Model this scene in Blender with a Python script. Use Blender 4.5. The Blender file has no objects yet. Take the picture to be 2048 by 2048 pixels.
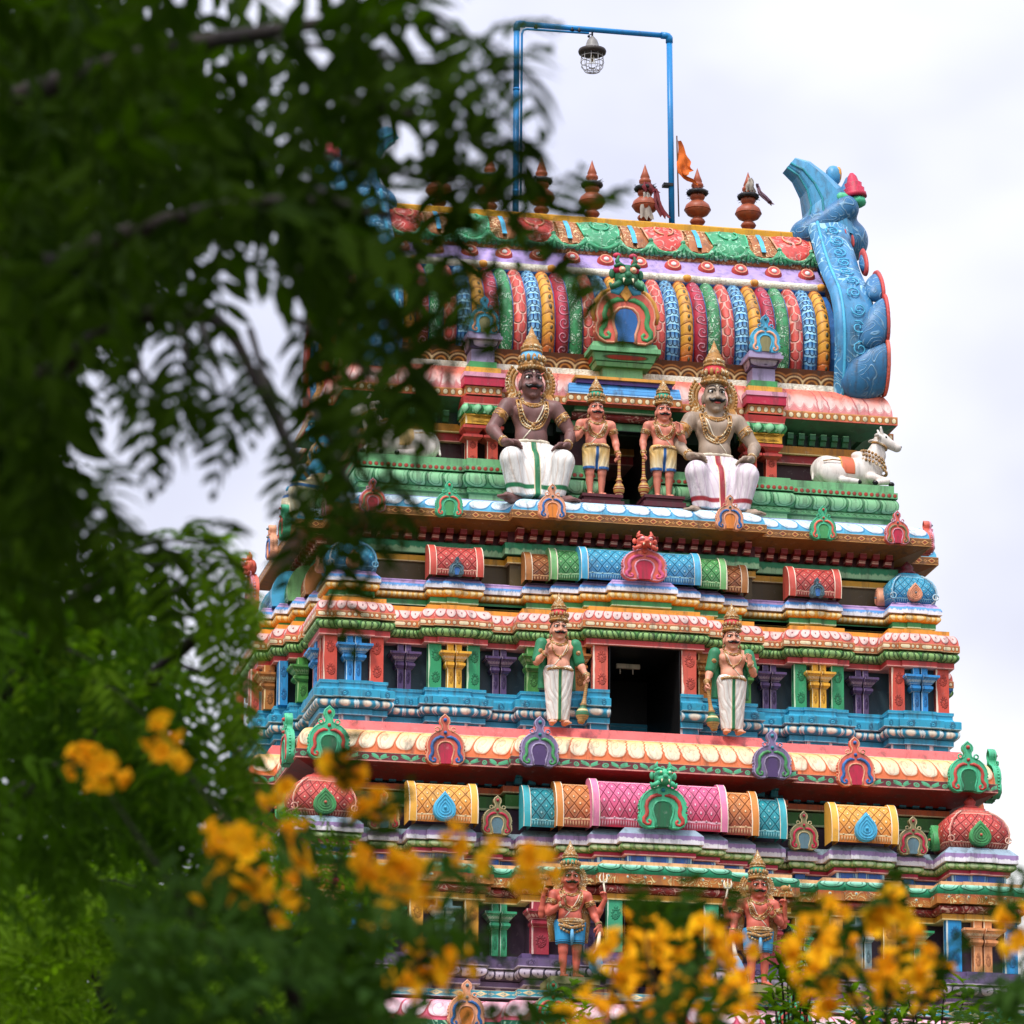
import bpy, math, random
import numpy as np
from mathutils import Vector, Matrix
random.seed(7)
SC = bpy.context.scene
COL = SC.collection
R = math.radians
PI = math.pi
TAU = 2 * PI

# ------------------------------------------------------------------ camera geometry
F_PX = 10000.0
YAW, PITCH, ROLL = R(11.7448), R(15.5656), R(0.3448)
CAM = Vector((-22.127, -100.0, 1.6))
_r = Vector((math.cos(YAW), -math.sin(YAW), 0))
_fh = Vector((math.sin(YAW), math.cos(YAW), 0))
FWD = _fh * math.cos(PITCH) + Vector((0, 0, 1)) * math.sin(PITCH)
_up = -_fh * math.sin(PITCH) + Vector((0, 0, 1)) * math.cos(PITCH)
RGT = _r * math.cos(ROLL) + _up * math.sin(ROLL)
UPV = -_r * math.sin(ROLL) + _up * math.cos(ROLL)


def at(px, py, d):
    """point at depth d in the direction that the 2048 px photograph shows at px, py"""
    return CAM + (RGT * ((px - 1024) / F_PX) - UPV * ((py - 1024) / F_PX) + FWD) * d


# ------------------------------------------------------------------ object helpers
def link(o, parent=None):
    COL.objects.link(o)
    if parent is not None:
        o.parent = parent
    return o


def tag(o, label=None, cat=None, group=None, kind=None):
    if label: o['label'] = label
    if cat: o['category'] = cat
    if group: o['group'] = group
    if kind: o['kind'] = kind
    return o


def thing(name, label, cat, loc=(0, 0, 0), rz=0, group=None):
    o = bpy.data.objects.new(name, None)
    o.empty_display_size = 0.2
    o.location = loc
    o.rotation_euler = (0, 0, rz)
    link(o)
    return tag(o, label, cat, group)


def copy_tree(o, parent=None):
    c = o.copy()
    COL.objects.link(c)
    if parent is not None:
        c.parent = parent
    for ch in list(o.children):
        copy_tree(ch, c)
    return c


class MB:
    """collects vertices, faces and uvs and becomes ONE mesh object"""
    def __init__(s):
        s.v, s.f, s.uv, s.m, s.sm = [], [], [], [], []

    def face(s, idx, uv=None, mi=0, smooth=False):
        s.f.append(tuple(idx)); s.m.append(mi); s.sm.append(smooth)
        s.uv.append(uv if uv else [(s.v[i][0] + s.v[i][1], s.v[i][2]) for i in idx])

    def grid(s, rows, uvs=None, closed=False, mi=0, smooth=True, flip=False):
        """rows: list of lists of points"""
        n0 = len(s.v); nr, nc = len(rows), len(rows[0])
        for r in rows: s.v.extend([tuple(p) for p in r])
        for i in range(nr - 1):
            for j in range(nc if closed else nc - 1):
                k = (j + 1) % nc
                q = [n0 + i * nc + j, n0 + i * nc + k, n0 + (i + 1) * nc + k, n0 + (i + 1) * nc + j]
                if uvs:
                    uq = [uvs[i][j], uvs[i][j + 1 if closed else k], uvs[i + 1][j + 1 if closed else k], uvs[i + 1][j]]
                else:
                    uq = [(j / (nc - 1 or 1), i / (nr - 1)), ((j + 1) / (nc - 1 or 1), i / (nr - 1)),
                          ((j + 1) / (nc - 1 or 1), (i + 1) / (nr - 1)), (j / (nc - 1 or 1), (i + 1) / (nr - 1))]
                if flip: q.reverse(); uq.reverse()
                s.face(q, uq, mi, smooth)
        return n0

    def box(s, x0, x1, y0, y1, z0, z1, mi=0, tx=0, ty=0):
        """tx, ty: how much wider each side is at the top"""
        n = len(s.v)
        s.v += [(x0, y0, z0), (x1, y0, z0), (x1, y1, z0), (x0, y1, z0),
                (x0 - tx, y0 - ty, z1), (x1 + tx, y0 - ty, z1), (x1 + tx, y1 + ty, z1), (x0 - tx, y1 + ty, z1)]
        w, h, d = x1 - x0, z1 - z0, y1 - y0
        u4 = [(0, 0), (1, 0), (1, 1), (0, 1)]
        for q in ((0, 1, 5, 4), (1, 2, 6, 5), (2, 3, 7, 6), (3, 0, 4, 7)):
            s.face([n + i for i in q], u4, mi)
        s.face([n + 4, n + 5, n + 6, n + 7], [(0, 1), (1, 1), (1, 1), (0, 1)], mi)
        s.face([n + 3, n + 2, n + 1, n + 0], [(0, 0), (1, 0), (1, 0), (0, 0)], mi)

    def tube(s, pts, rad, seg=6, mi=0, cap=True, flat=1.0, up=None):
        """pts polyline, rad number or list; flat squashes along the curve's normal"""
        n = len(pts)
        pts = [Vector(p) for p in pts]
        rr = rad if isinstance(rad, (list, tuple)) else [rad] * n
        ref = Vector(up) if up else Vector((0, -1, 0.12))
        rows = []
        for i in range(n):
            t = (pts[min(i + 1, n - 1)] - pts[max(i - 1, 0)])
            if t.length < 1e-9: t = Vector((0, 0, 1))
            t.normalize()
            a = ref - t * ref.dot(t)
            if a.length < 1e-3: a = Vector((1, 0, 0)) - t * t.x
            a.normalize(); b = t.cross(a)
            rows.append([pts[i] + (a * math.cos(TAU * k / seg) * flat + b * math.sin(TAU * k / seg)) * rr[i] for k in range(seg)])
        n0 = s.grid(rows, closed=True, mi=mi, flip=True)
        if cap:
            s.face([n0 + k for k in range(seg)], None, mi)
            s.face([n0 + (n - 1) * seg + k for k in reversed(range(seg))], None, mi)

    def lathe(s, prof, c=(0, 0, 0), seg=16, mi=0, sx=1, sy=1, ucells=1):
        """prof (r,z) bottom to top about a vertical axis"""
        rows, uvs = [], []
        for i, (r, z) in enumerate(prof):
            rows.append([(c[0] + r * sx * math.cos(TAU * k / seg), c[1] + r * sy * math.sin(TAU * k / seg), c[2] + z) for k in range(seg)])
            uvs.append([(ucells * k / seg, i / (len(prof) - 1)) for k in range(seg + 1)])
        n0 = s.grid(rows, uvs, closed=True, mi=mi)
        if prof[-1][0] > 1e-4: s.face([n0 + (len(prof) - 1) * seg + k for k in range(seg)], None, mi)
        if prof[0][0] > 1e-4: s.face([n0 + k for k in reversed(range(seg))], None, mi)

    def ball(s, c, r, seg=8, ring=6, mi=0, sc=(1, 1, 1)):
        rows = []
        for i in range(ring + 1):
            a = -PI / 2 + PI * i / ring
            rows.append([(c[0] + r * sc[0] * math.cos(a) * math.cos(TAU * k / seg),
                          c[1] + r * sc[1] * math.cos(a) * math.sin(TAU * k / seg),
                          c[2] + r * sc[2] * math.sin(a)) for k in range(seg)])
        s.grid(rows, closed=True, mi=mi)

    def plate(s, pts, y0, y1, mi=0, bevel=0.0, uvs=1.0):
        """outline pts (x,z) extruded from y1 (back) to y0 (front), front edge bevelled inward"""
        n = len(pts); cx = sum(p[0] for p in pts) / n; cz = sum(p[1] for p in pts) / n
        area = sum(pts[i][0] * pts[(i + 1) % n][1] - pts[(i + 1) % n][0] * pts[i][1] for i in range(n))
        if area < 0: pts = list(reversed(pts))

        def inset(d):
            out = []
            for i in range(n):
                a, b, c = Vector(pts[i - 1]), Vector(pts[i]), Vector(pts[(i + 1) % n])
                e1, e2 = (b - a), (c - b)
                if e1.length < 1e-9: e1 = e2
                if e2.length < 1e-9: e2 = e1
                e1.normalize(); e2.normalize()
                nn = Vector((-e1.y - e2.y, e1.x + e2.x))
                if nn.length < 1e-6: nn = Vector((-e1.y, e1.x))
                nn.normalize()
                out.append((b.x + nn.x * d, b.y + nn.y * d))
            return out
        rows = [[(p[0], y1, p[1]) for p in pts]]
        if bevel:
            rows.append([(p[0], y0 + bevel, p[1]) for p in pts])
            q = inset(bevel * 0.35)
            rows.append([(p[0], y0 + bevel * .3, p[1]) for p in q])
            q = inset(bevel)
        else:
            q = pts
        rows.append([(p[0], y0, p[1]) for p in q])
        uu = [[(p[0] * uvs, p[2] * uvs) for p in r + [r[0]]] for r in rows]
        n0 = s.grid(rows, uu, closed=True, mi=mi, smooth=bool(bevel))
        s.face([n0 + (len(rows) - 1) * n + k for k in range(n)], [(p[0] * uvs, p[1] * uvs) for p in q], mi)

    def add(s, o, mat=None):
        n = len(s.v)
        s.v += [tuple(mat @ Vector(p)) for p in o.v] if mat else o.v
        s.f += [tuple(i + n for i in f) for f in o.f]
        s.uv += o.uv; s.m += o.m; s.sm += o.sm

    def build(s, name, mats, parent=None, loc=None):
        me = bpy.data.meshes.new(name)
        me.from_pydata(s.v, [], s.f)
        me.polygons.foreach_set('use_smooth', s.sm)
        me.polygons.foreach_set('material_index', s.m)
        l = me.uv_layers.new(name='UVMap')
        flat = [c for f in s.uv for p in f for c in p]
        l.data.foreach_set('uv', flat)
        if not isinstance(mats, (list, tuple)): mats = [mats]
        for m in mats: me.materials.append(m)
        me.update()
        o = bpy.data.objects.new(name, me)
        if loc is not None: o.location = loc
        return link(o, parent)


# ------------------------------------------------------------------ node maths
class X:
    nt = None

    def __init__(s, v): s.v = v

    @staticmethod
    def op(o, *a, clamp=False):
        n = X.nt.nodes.new('ShaderNodeMath'); n.operation = o; n.use_clamp = clamp
        for i, b in enumerate(a):
            b = b.v if isinstance(b, X) else b
            if isinstance(b, bpy.types.NodeSocket): X.nt.links.new(b, n.inputs[i])
            else: n.inputs[i].default_value = float(b)
        return X(n.outputs[0])
    def __add__(s, o): return X.op('ADD', s, o)
    __radd__ = __add__
    def __sub__(s, o): return X.op('SUBTRACT', s, o)
    def __rsub__(s, o): return X.op('SUBTRACT', o, s)
    def __mul__(s, o): return X.op('MULTIPLY', s, o)
    __rmul__ = __mul__
    def __truediv__(s, o): return X.op('DIVIDE', s, o)
    def __neg__(s): return X.op('MULTIPLY', s, -1)


def fr(x): return X.op('FRACT', x)
def flo(x): return X.op('FLOOR', x)
def ab(x): return X.op('ABSOLUTE', x)
def mn(a, b): return X.op('MINIMUM', a, b)
def mx(a, b): return X.op('MAXIMUM', a, b)
def ln(a, b): return X.op('SQRT', X.op('MULTIPLY_ADD', a, a, b * b))
def sn(x): return X.op('SINE', x)
def at2(a, b): return X.op('ARCTAN2', a, b)
def sm(d, w=.03): return X.op('MULTIPLY_ADD', d, -.5 / w, .5, clamp=True)      # 1 where d < 0
def st(a, b, x): return X.op('MULTIPLY_ADD', x, 1 / (b - a), -a / (b - a), clamp=True)


def noise(vec, scale, detail=3, rough=.55, dist=0.0, mapscale=None):
    nt = X.nt
    if mapscale:
        mp = nt.nodes.new('ShaderNodeMapping'); mp.inputs['Scale'].default_value = mapscale
        nt.links.new(vec, mp.inputs[0]); vec = mp.outputs[0]
    n = nt.nodes.new('ShaderNodeTexNoise')
    n.inputs['Scale'].default_value = scale; n.inputs['Detail'].default_value = detail
    n.inputs['Roughness'].default_value = rough; n.inputs['Distortion'].default_value = dist
    nt.links.new(vec, n.inputs['Vector'])
    return X(n.outputs['Fac'])


def lin(h):
    if not isinstance(h, str): return tuple(h)
    h = h.lstrip('#')
    c = [int(h[i:i + 2], 16) / 255 for i in (0, 2, 4)]
    c = [x / 12.92 if x <= .04045 else ((x + .055) / 1.055) ** 2.4 for x in c]
    g = .2126 * c[0] + .7152 * c[1] + .0722 * c[2]
    return tuple(x * .98 + g * .02 for x in c)         # sun-faded enamel, a little duller than the tin


def mixc(fac, a, b, mode='MIX'):
    n = X.nt.nodes.new('ShaderNodeMix'); n.data_type = 'RGBA'; n.blend_type = mode
    for val, sk in ((fac, n.inputs[0]), (a, n.inputs[6]), (b, n.inputs[7])):
        if isinstance(val, X): val = val.v
        if isinstance(val, bpy.types.NodeSocket): X.nt.links.new(val, sk)
        elif isinstance(val, (int, float)): sk.default_value = val
        else: sk.default_value = (*lin(val), 1)
    return n.outputs[2]


MATS = {}


def paint(name, base, pat=None, rough=.5, bump=.5, wear=1.0, coords='UV', spec=.35, dist=.02, emit=None):
    """enamel paint on cement: base colour, painted pattern layers, weather stains, brush texture"""
    if name in MATS: return MATS[name]
    m = bpy.data.materials.new(name); m.use_nodes = True
    nt = m.node_tree; X.nt = nt
    b = nt.nodes['Principled BSDF']
    tc = nt.nodes.new('ShaderNodeTexCoord')
    obj = tc.outputs['Object']
    h = None
    sep = nt.nodes.new('ShaderNodeSeparateXYZ')
    nt.links.new(tc.outputs['UV'] if coords == 'UV' else obj, sep.inputs[0])
    X.obj = obj; X.uv = tc.outputs['UV']
    rgb = nt.nodes.new('ShaderNodeRGB'); rgb.outputs[0].default_value = (*lin(base), 1)
    col = rgb.outputs[0]
    if pat:
        a = [X(o) for o in sep.outputs]
        if coords == 'UV':         # hand-made: nothing is spaced quite evenly
            a[0] = a[0] + (noise(obj, 1.6, 2) - .5) * .4
            a[1] = a[1] + (noise(obj, 2.6, 2) - .5) * .07
        layers, h = pat(*a[:2]) if coords == 'UV' else pat(*a)
        for mk, c in layers: col = mixc(mk, col, c)
    if wear:
        n1 = noise(obj, 1.7, 5, .65)
        col = mixc(1.0, col, mixc(st(.3, .7, n1), (1 - .22 * wear,) * 3, (1 + .08 * wear,) * 3), 'MULTIPLY')
        n2 = noise(obj, 1.0, 6, .7, .3, (5.5, 5.5, .8))
        col = mixc(st(.5, .68, n2) * (.58 * wear), col, (.055, .047, .038))
        n5 = noise(obj, 3.4, 8, .78)
        col = mixc(st(.56, .68, n5) * (.5 * wear), col, (.05, .045, .038))
        n4 = noise(obj, 9.0, 4, .7)
        col = mixc(st(.6, .75, n4) * (.3 * wear), col, mixc(.5, col, (.75, .72, .66)))
    nt.links.new(col, b.inputs['Base Color'])
    b.inputs['Roughness'].default_value = rough
    b.inputs['Specular IOR Level'].default_value = spec
    n3 = noise(obj, 22, 4, .6)
    hh = n3 * .12 if h is None else h + n3 * .12
    bp = nt.nodes.new('ShaderNodeBump'); bp.inputs['Strength'].default_value = bump; bp.inputs['Distance'].default_value = dist
    nt.links.new(hh.v, bp.inputs['Height']); nt.links.new(bp.outputs[0], b.inputs['Normal'])
    if emit:
        b.inputs['Emission Color'].default_value = (*lin(emit[0]), 1); b.inputs['Emission Strength'].default_value = emit[1]
    MATS[name] = m
    return m


# ------------------------------------------------------------------ painted patterns (u counts cells along, v 0 foot .. 1 top)
def cell(u): return fr(u) - .5


def p_petal(line, lo, hi, dot=None, rx=.42, v0=.46, ry=.36, inner=None):
    def f(u, v):
        x = cell(u)
        vv = mn(v - v0, 0.) / ry
        d = ln(x / rx, vv) - 1
        L = [(sm(d, .06), mixc(st(.1, .95, v), lo, hi)), (sm(ab(d - .04) - .07, .05), line)]
        if inner: L.append((sm(ab(d + .38) - .04, .04), inner))
        if dot: L.append((sm(ln(x * 1.2, v - .42) - .075, .03), dot))
        return L, sm(d, .15) * .8
    return f


def p_curl(line, lo, hi):
    """big curled petals"""
    def f(u, v):
        x = cell(u); vv = mn(v - .5, 0.) / .4
        d = X.op('POWER', X.op('POWER', ab(x) / .475, 3.2) + X.op('POWER', ab(vv), 3.2), .3125) - 1
        r = ln(x * 1.1 + .08, v - .42); a = at2(v - .42, x + .08)
        sp = fr(r * 4.2 - a / TAU)
        L = [(sm(d, .05), mixc(st(.05, .95, v), lo, hi)), (sm(ab(d - .03) - .05, .04), line),
             (sm(ab(sp - .5) - .09, .06) * sm(r - .33, .03), line)]
        return [L[0], L[1], (L[2][0] * .38, L[2][1])], sm(d, .12) * .8 + sm(ab(sp - .5) - .15, .2) * sm(r - .33, .05) * -.3
    return f


def p_dots(c, r=.3, asp=1.0, rim=None, v0=.5):
    def f(u, v):
        q = ln(cell(u) * asp, v - v0) - r
        L = []
        if rim: L.append((sm(q - .07, .03), rim))
        L.append((sm(q, .04), c))
        return L, sm(q, .12)
    return f


def p_dashdot(c, asp=3.2, rim=None):
    def f(u, v):
        x = fr(u); y = v - .5
        d1 = ln(mx(ab(x - .28) - .13, 0.) * asp, y) - .26
        d2 = ln((x - .63) * asp, y) - .24
        d3 = ln((x - .86) * asp, y) - .24
        d = mn(mn(d1, d2), d3)
        L = []
        if rim: L.append((sm(d - .1, .04), rim))
        L.append((sm(d, .04), c))
        L.append((sm(.44 - ab(y), .02), mixc(.5, c, '#c87848')))
        return L, sm(d, .15) * .7
    return f


def p_ovals(c, c2=None, asp=1.0):
    """one round spot between two slivers per cell, as painted on a roll moulding"""
    def f(u, v):
        x = cell(u)
        d = ln(x * asp, (v - .5) * 1.15) - .3
        e = ab(ab(x) - .44) * asp * 1.6 + ab(v - .5) * .35 - .16
        return [(sm(d, .07), c), (sm(e, .05), c2 or c)], sm(d, .2) * .3
    return f


def p_leafroll(line, light):
    """scrolling leaves on a roll"""
    def f(u, v):
        x = cell(u)
        d = ln(x / .46, (v - .1) / .85) - 1
        d2 = ln((ab(x) - .3) / .17, (v - .42) / .3) - 1
        d3 = ln(x / .2, (v - .35) / .42) - 1
        return [(sm(d, .1) * .45, light), (sm(ab(d) - .05, .04), line), (sm(ab(d2) - .1, .06), line), (sm(ab(d3) - .1, .05), line)], \
            sm(d, .2) * .6 + sm(ab(d2) - .1, .1) * -.5 + sm(ab(d3) - .1, .1) * -.5
    return f


def p_ring(line, asp, r=.24, light=None):
    def f(u, v):
        x, y = cell(u) * asp, v - .5
        q = ln(x, y); a = at2(y, x)
        m = sm(ab(q - r) - .045, .03); c = sm(q - .09, .03)
        rag = sm(ab(q - r - .13 - sn(a * 9) * .03) - .03, .03)
        L = [(mx(m, rag) * .75, line)]
        if light: L.append((c, light))
        return L, c * .6 + m * .8 + rag * .5
    return f


def p_streak(c, lo=.35, hi=.75, sc=7.0, k=.9):
    def f(u, v):
        n = noise(X.uv, 1.0, 3, .6, 0, (sc, .5, 1))
        return [(st(lo, hi, n + (v - .5) * k), c)], None
    return f


def p_lattice(n, line, dot, foot=None, band=.14, top=None):
    def f(u, v):
        w = (v - band) / (1 - 2 * band)
        x, y = cell(u), fr(w * n) - .5
        s = ab(x) + ab(y)
        ins = sm(ab(v - .5) - (.5 - band), .01)
        l = sm(ab(s - .5) - .035, .03) * ins
        l2 = sm(ab(s - .36) - .018, .02) * ins
        q = mn(ln(x, y), ln(.5 - ab(x), .5 - ab(y)))
        d = sm(q - .085, .03) * ins
        z = sm(ab(fr(u * 4) - .5) - .28, .1) * sm(ab(ab(v - .5) - (.5 - band * .5)) - band * .24, .02)
        L = [(l, line), (l2 * .45, dot), (d, dot), (z * .6, dot), (sm(ab(ab(v - .5) - (.5 - band)) - .012, .01), dot)]
        if foot: L.insert(0, (st(.55, .08, v) * .9, foot))
        return L, d * 1.0 + l * -.6 + z * .5 + l2 * .2
    return f


def p_vine(leaf, line):
    def f(u, v):
        x = fr(u)
        w = v - .5 - sn(x * TAU) * .2
        r = ln((x - .25) * 2.6, v - .45); r2 = ln((x - .75) * 2.6, v - .5)
        lf = ln((ab(x - .75) - .17) / .15, (v - .62 - (ab(x - .75) - .17) * 1.2) / .19) - 1
        ring = sm(ab(r - .2) - .06, .04)
        return [(sm(ab(w) - .05, .04) * sm(.2 - ab(x - .25), .05), leaf), (sm(lf, .08), leaf), (ring, leaf), (sm(r - .08, .03), leaf),
                (sm(ln((x - .75) * 2.4, v - .22) - .12, .04) * .7, line), (sm(.46 - ab(v - .5), .015), line)], sm(lf, .2) * .3 + ring * .3
    return f


def p_diamond(a, b, line):
    def f(u, v):
        x = cell(u)
        s = ab(x) + ab(v - .5) * .9
        t = ab(ab(x) - .5) + ab(v - .5) * .9
        return [(sm(s - .4, .03), line), (sm(s - .33, .03), a), (sm(s - .2, .03), b), (sm(ab(s - .1) - .03, .02), line),
                (sm(ab(t - .12) - .03, .02), a), (sm(.45 - ab(v - .5), .02), a)], sm(s - .35, .1) * .4
    return f


def p_panel(pale, line, rose):
    """broad rose panels that pale towards the foot, with leaf outlines"""
    def f(u, v):
        x = fr(u)
        n = noise(X.uv, 3.2, 2, .5, .4)
        e = mn(ab(x - .08), ab(x - .34)) - .018
        sc = ab(fr(u * 4) - .5); sc = sc * sc * .5
        return [(st(.5, .08, v + (n - .5) * .4), pale), (sm(e, .012) * .8, line), (sm(ab(v - .66 + sc) - .008, .012) * sm(.36 - x, .01) * .7, line),
                (sm(.09 - sc - v, .012) * 0., rose), (sm(ab(v - .1 - sc) - .008, .012) * .8, line), (sm(v - .08 - sc, .02) * .8, rose), (sm(ab(ln((x - .68) * 2.2, v - .8) - .13) - .02, .02) * .7, line)], \
            sm(e - .02, .04) * -.6
    return f


def p_filigree(c, c2=None, sc=5.0, k=5.0, w=.1, sp='obj'):
    """curling relief lines"""
    def f(*a):
        n = noise(X.obj if sp == 'obj' else X.uv, sc, 1.2, .4, .9)
        e = fr(n * k)
        m = sm(ab(e - .5) - w, .06)
        n2 = noise(X.obj if sp == 'obj' else X.uv, sc * .45, 1, .4)
        g = st(.38, .5, n2)
        L = [(m * g, c)]
        if c2: L.insert(0, (st(.35, .7, n) * .5, c2))
        return L, m * g
    return f


def p_seg(n, lo, hi, dot, line):
    """segmented rib with bosses"""
    def f(u, v):
        y = fr(v * n); x = u - .62
        bow = y - .5
        yy = fr(v * n + (u - .5) * (u - .5) * .9) - .5
        d = ln(x * 2.4, bow) - .2
        edge = mn(v, 1 - v)
        return [(st(.22, .02, edge), hi), (sm(ab(yy - .46) - .05, .03), line), (sm(ab(yy + .42) - .06, .05) * .6, lo), (sm(d - .06, .03), line), (sm(d, .05), dot)], \
            sm(d, .1) + sm(ab(yy - .46) - .06, .06) * -.8
    return f


def p_spiral(n, line, dark):
    def f(u, v):
        x, y = (u - .55) * .95, fr(v * n) - .5
        r = ln(x, y); a = at2(y, x)
        s = fr(r * 3.4 - a / TAU)
        m = sm(ab(s - .5) - .16, .1) * sm(r - .44, .04)
        edge = mn(v, 1 - v)
        return [(st(.3, .03, v), dark), (m * .85, line)], m
    return f


def p_scale(n, k, lo, hi, line, dark=None, tip=1.0):
    def f(u, v):
        w = (1 - v) * n
        row = flo(w); y = fr(w)
        x = fr(u * k + fr(row * .5)) - .5
        d = ln(x * 1.15, mx(y - .45, 0.) * tip) - .52
        d2 = ln(x * 1.15, mx(y - .3, 0.) * tip) - .33
        L = [(st(.1, .95, y), hi), (sm(ab(d) - .07, .05), line), (sm(ab(d2) - .045, .04) * .5, lo)]
        if dark: L.append((st(.28, .02, v) * .75, dark))
        return L, y * .9 + sm(ab(d) - .08, .06) * -.6
    return f


def p_zig(c, n=1.0):
    def f(u, v):
        t = ab(fr(u) - .5) * 2
        return [(sm(ab(v - .25 - t * .5) - .07, .05), c), (sm(v - .2 - t * .5, .05) * .4, c)], sm(v - .25 - t * .5, .08) * .6
    return f
class SDF:
    def __init__(s, lo, hi, h):
        s.h = h; s.lo = np.array(lo, np.float32)
        s.n = np.ceil((np.array(hi) - np.array(lo)) / h).astype(int) + 1
        s.ax = [s.lo[i] + h * np.arange(s.n[i], dtype=np.float32) for i in range(3)]
        s.f = np.full(s.n, .5, np.float32)

    def _win(s, lo, hi):
        sl = []
        for i in range(3):
            a = int(max(0, (lo[i] - s.lo[i]) / s.h)); b = int(min(s.n[i], (hi[i] - s.lo[i]) / s.h + 2))
            sl.append(slice(a, max(a, b)))
        return tuple(sl)

    def _join(s, sl, d, k):
        a = s.f[sl]
        if k > 0:
            h = np.clip(.5 + .5 * (a - d) / k, 0, 1)
            s.f[sl] = a * (1 - h) + d * h - k * h * (1 - h)
        else: s.f[sl] = np.minimum(a, d)

    def cap(s, a, b, ra, rb=None, k=.03):
        rb = ra if rb is None else rb
        a, b = np.array(a, np.float32), np.array(b, np.float32); m = max(ra, rb) + .12
        sl = s._win(np.minimum(a, b) - m, np.maximum(a, b) + m)
        x, y, z = s.ax[0][sl[0]][:, None, None] - a[0], s.ax[1][sl[1]][None, :, None] - a[1], s.ax[2][sl[2]][None, None, :] - a[2]
        d = b - a; L = float(d @ d) + 1e-9
        t = np.clip((x * d[0] + y * d[1] + z * d[2]) / L, 0, 1)
        s._join(sl, np.sqrt((x - t * d[0]) ** 2 + (y - t * d[1]) ** 2 + (z - t * d[2]) ** 2) - (ra + (rb - ra) * t), k)

    def ell(s, c, r, k=.03, rot=None):
        c = np.array(c, np.float32); m = max(r) + .1
        sl = s._win(c - m, c + m)
        p = [s.ax[0][sl[0]][:, None, None] - c[0], s.ax[1][sl[1]][None, :, None] - c[1], s.ax[2][sl[2]][None, None, :] - c[2]]
        if rot is not None:
            q = np.array(rot.to_matrix().transposed()) if hasattr(rot, 'to_matrix') else np.array(rot)
            p = [q[i][0] * p[0] + q[i][1] * p[1] + q[i][2] * p[2] for i in range(3)]
        g = np.sqrt((p[0] / r[0]) ** 2 + (p[1] / r[1]) ** 2 + (p[2] / r[2]) ** 2)
        s._join(sl, (g - 1) * (np.prod(r) ** (1 / 3) * .6 + min(r) * .4), k)

    def clip(s, ax, v, keep_above):
        a = s.ax[ax].reshape([-1 if i == ax else 1 for i in range(3)])
        s.f = np.maximum(s.f, (v - a) if keep_above else (a - v))

    def sy(s, x, z, off_=0.0):
        """front surface (smallest y) above point x, z"""
        i = int(round((x - s.lo[0]) / s.h)); k = int(round((z - s.lo[2]) / s.h))
        i = min(max(i, 0), s.n[0] - 1); k = min(max(k, 0), s.n[2] - 1)
        col = s.f[i, :, k]; w = np.nonzero(col < 0)[0]
        if len(w) == 0: return 0.0
        j = w[0]
        if j == 0: return float(s.ax[1][0])
        t = col[j - 1] / (col[j - 1] - col[j])
        return float(s.ax[1][j - 1] + t * s.h) - off_

    def mesh(s, name, mat, parent=None, smooth=1):
        f = s.f; ins = f < 0
        nx, ny, nz = f.shape
        cnt = np.zeros((nx - 1, ny - 1, nz - 1), np.int8)
        for dx in (0, 1):
            for dy in (0, 1):
                for dz in (0, 1): cnt += ins[dx:nx - 1 + dx, dy:ny - 1 + dy, dz:nz - 1 + dz]
        act = (cnt > 0) & (cnt < 8)
        idx = -np.ones(act.shape, np.int64); cells = np.argwhere(act); idx[act] = np.arange(len(cells))
        P_ = np.zeros((len(cells), 3)); W = np.zeros(len(cells))
        ci, cj, ck = cells.T
        for a in ((0, 0, 0), (0, 0, 1), (0, 1, 0), (0, 1, 1), (1, 0, 0), (1, 0, 1), (1, 1, 0), (1, 1, 1)):
            for ax in range(3):
                if a[ax]: continue
                b = list(a); b[ax] = 1
                va = f[ci + a[0], cj + a[1], ck + a[2]]; vb = f[ci + b[0], cj + b[1], ck + b[2]]
                x = (va < 0) != (vb < 0)
                t = np.where(x, va / np.where(x, va - vb, 1), 0)
                q = np.tile(np.array(a, float), (len(cells), 1)); q[:, ax] += t
                P_[x] += q[x]; W[x] += 1
        V = (P_ / W[:, None] + cells) * s.h + s.lo
        quads = []
        for ax in range(3):
            o1, o2 = [(1, 2), (2, 0), (0, 1)][ax]
            sl0 = [slice(None)] * 3; sl1 = [slice(None)] * 3
            sl0[ax] = slice(0, f.shape[ax] - 1); sl1[ax] = slice(1, f.shape[ax])
            ch = ins[tuple(sl0)] != ins[tuple(sl1)]
            e = np.argwhere(ch)
            ok = (e[:, o1] > 0) & (e[:, o2] > 0) & (e[:, o1] < f.shape[o1] - 1) & (e[:, o2] < f.shape[o2] - 1)
            e = e[ok]

            def g(d1, d2):
                q = e.copy(); q[:, o1] += d1; q[:, o2] += d2
                return idx[q[:, 0], q[:, 1], q[:, 2]]
            q = np.stack([g(-1, -1), g(0, -1), g(0, 0), g(-1, 0)], 1)
            fl = ~ins[e[:, 0], e[:, 1], e[:, 2]]
            q[fl] = q[fl][:, ::-1]
            quads.append(q)
        Q = np.concatenate(quads)
        me = bpy.data.meshes.new(name)
        me.vertices.add(len(V)); me.vertices.foreach_set('co', V.astype(np.float32).ravel())
        me.loops.add(Q.size); me.loops.foreach_set('vertex_index', Q.astype(np.int32).ravel())
        me.polygons.add(len(Q)); me.polygons.foreach_set('loop_start', np.arange(0, Q.size, 4, dtype=np.int32))
        me.polygons.foreach_set('use_smooth', np.ones(len(Q), bool))
        me.update(calc_edges=True); me.validate()
        me.materials.append(mat)
        return link(bpy.data.objects.new(name, me), parent)




def ring(m, c, ax, r, t, seg=18, n=6):
    c, ax = Vector(c), Vector(ax).normalized()
    a = ax.orthogonal().normalized(); b = ax.cross(a)
    m.tube([c + (a * math.cos(TAU * i / seg) + b * math.sin(TAU * i / seg)) * r for i in range(seg + 1)], t, n, cap=False)


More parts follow.
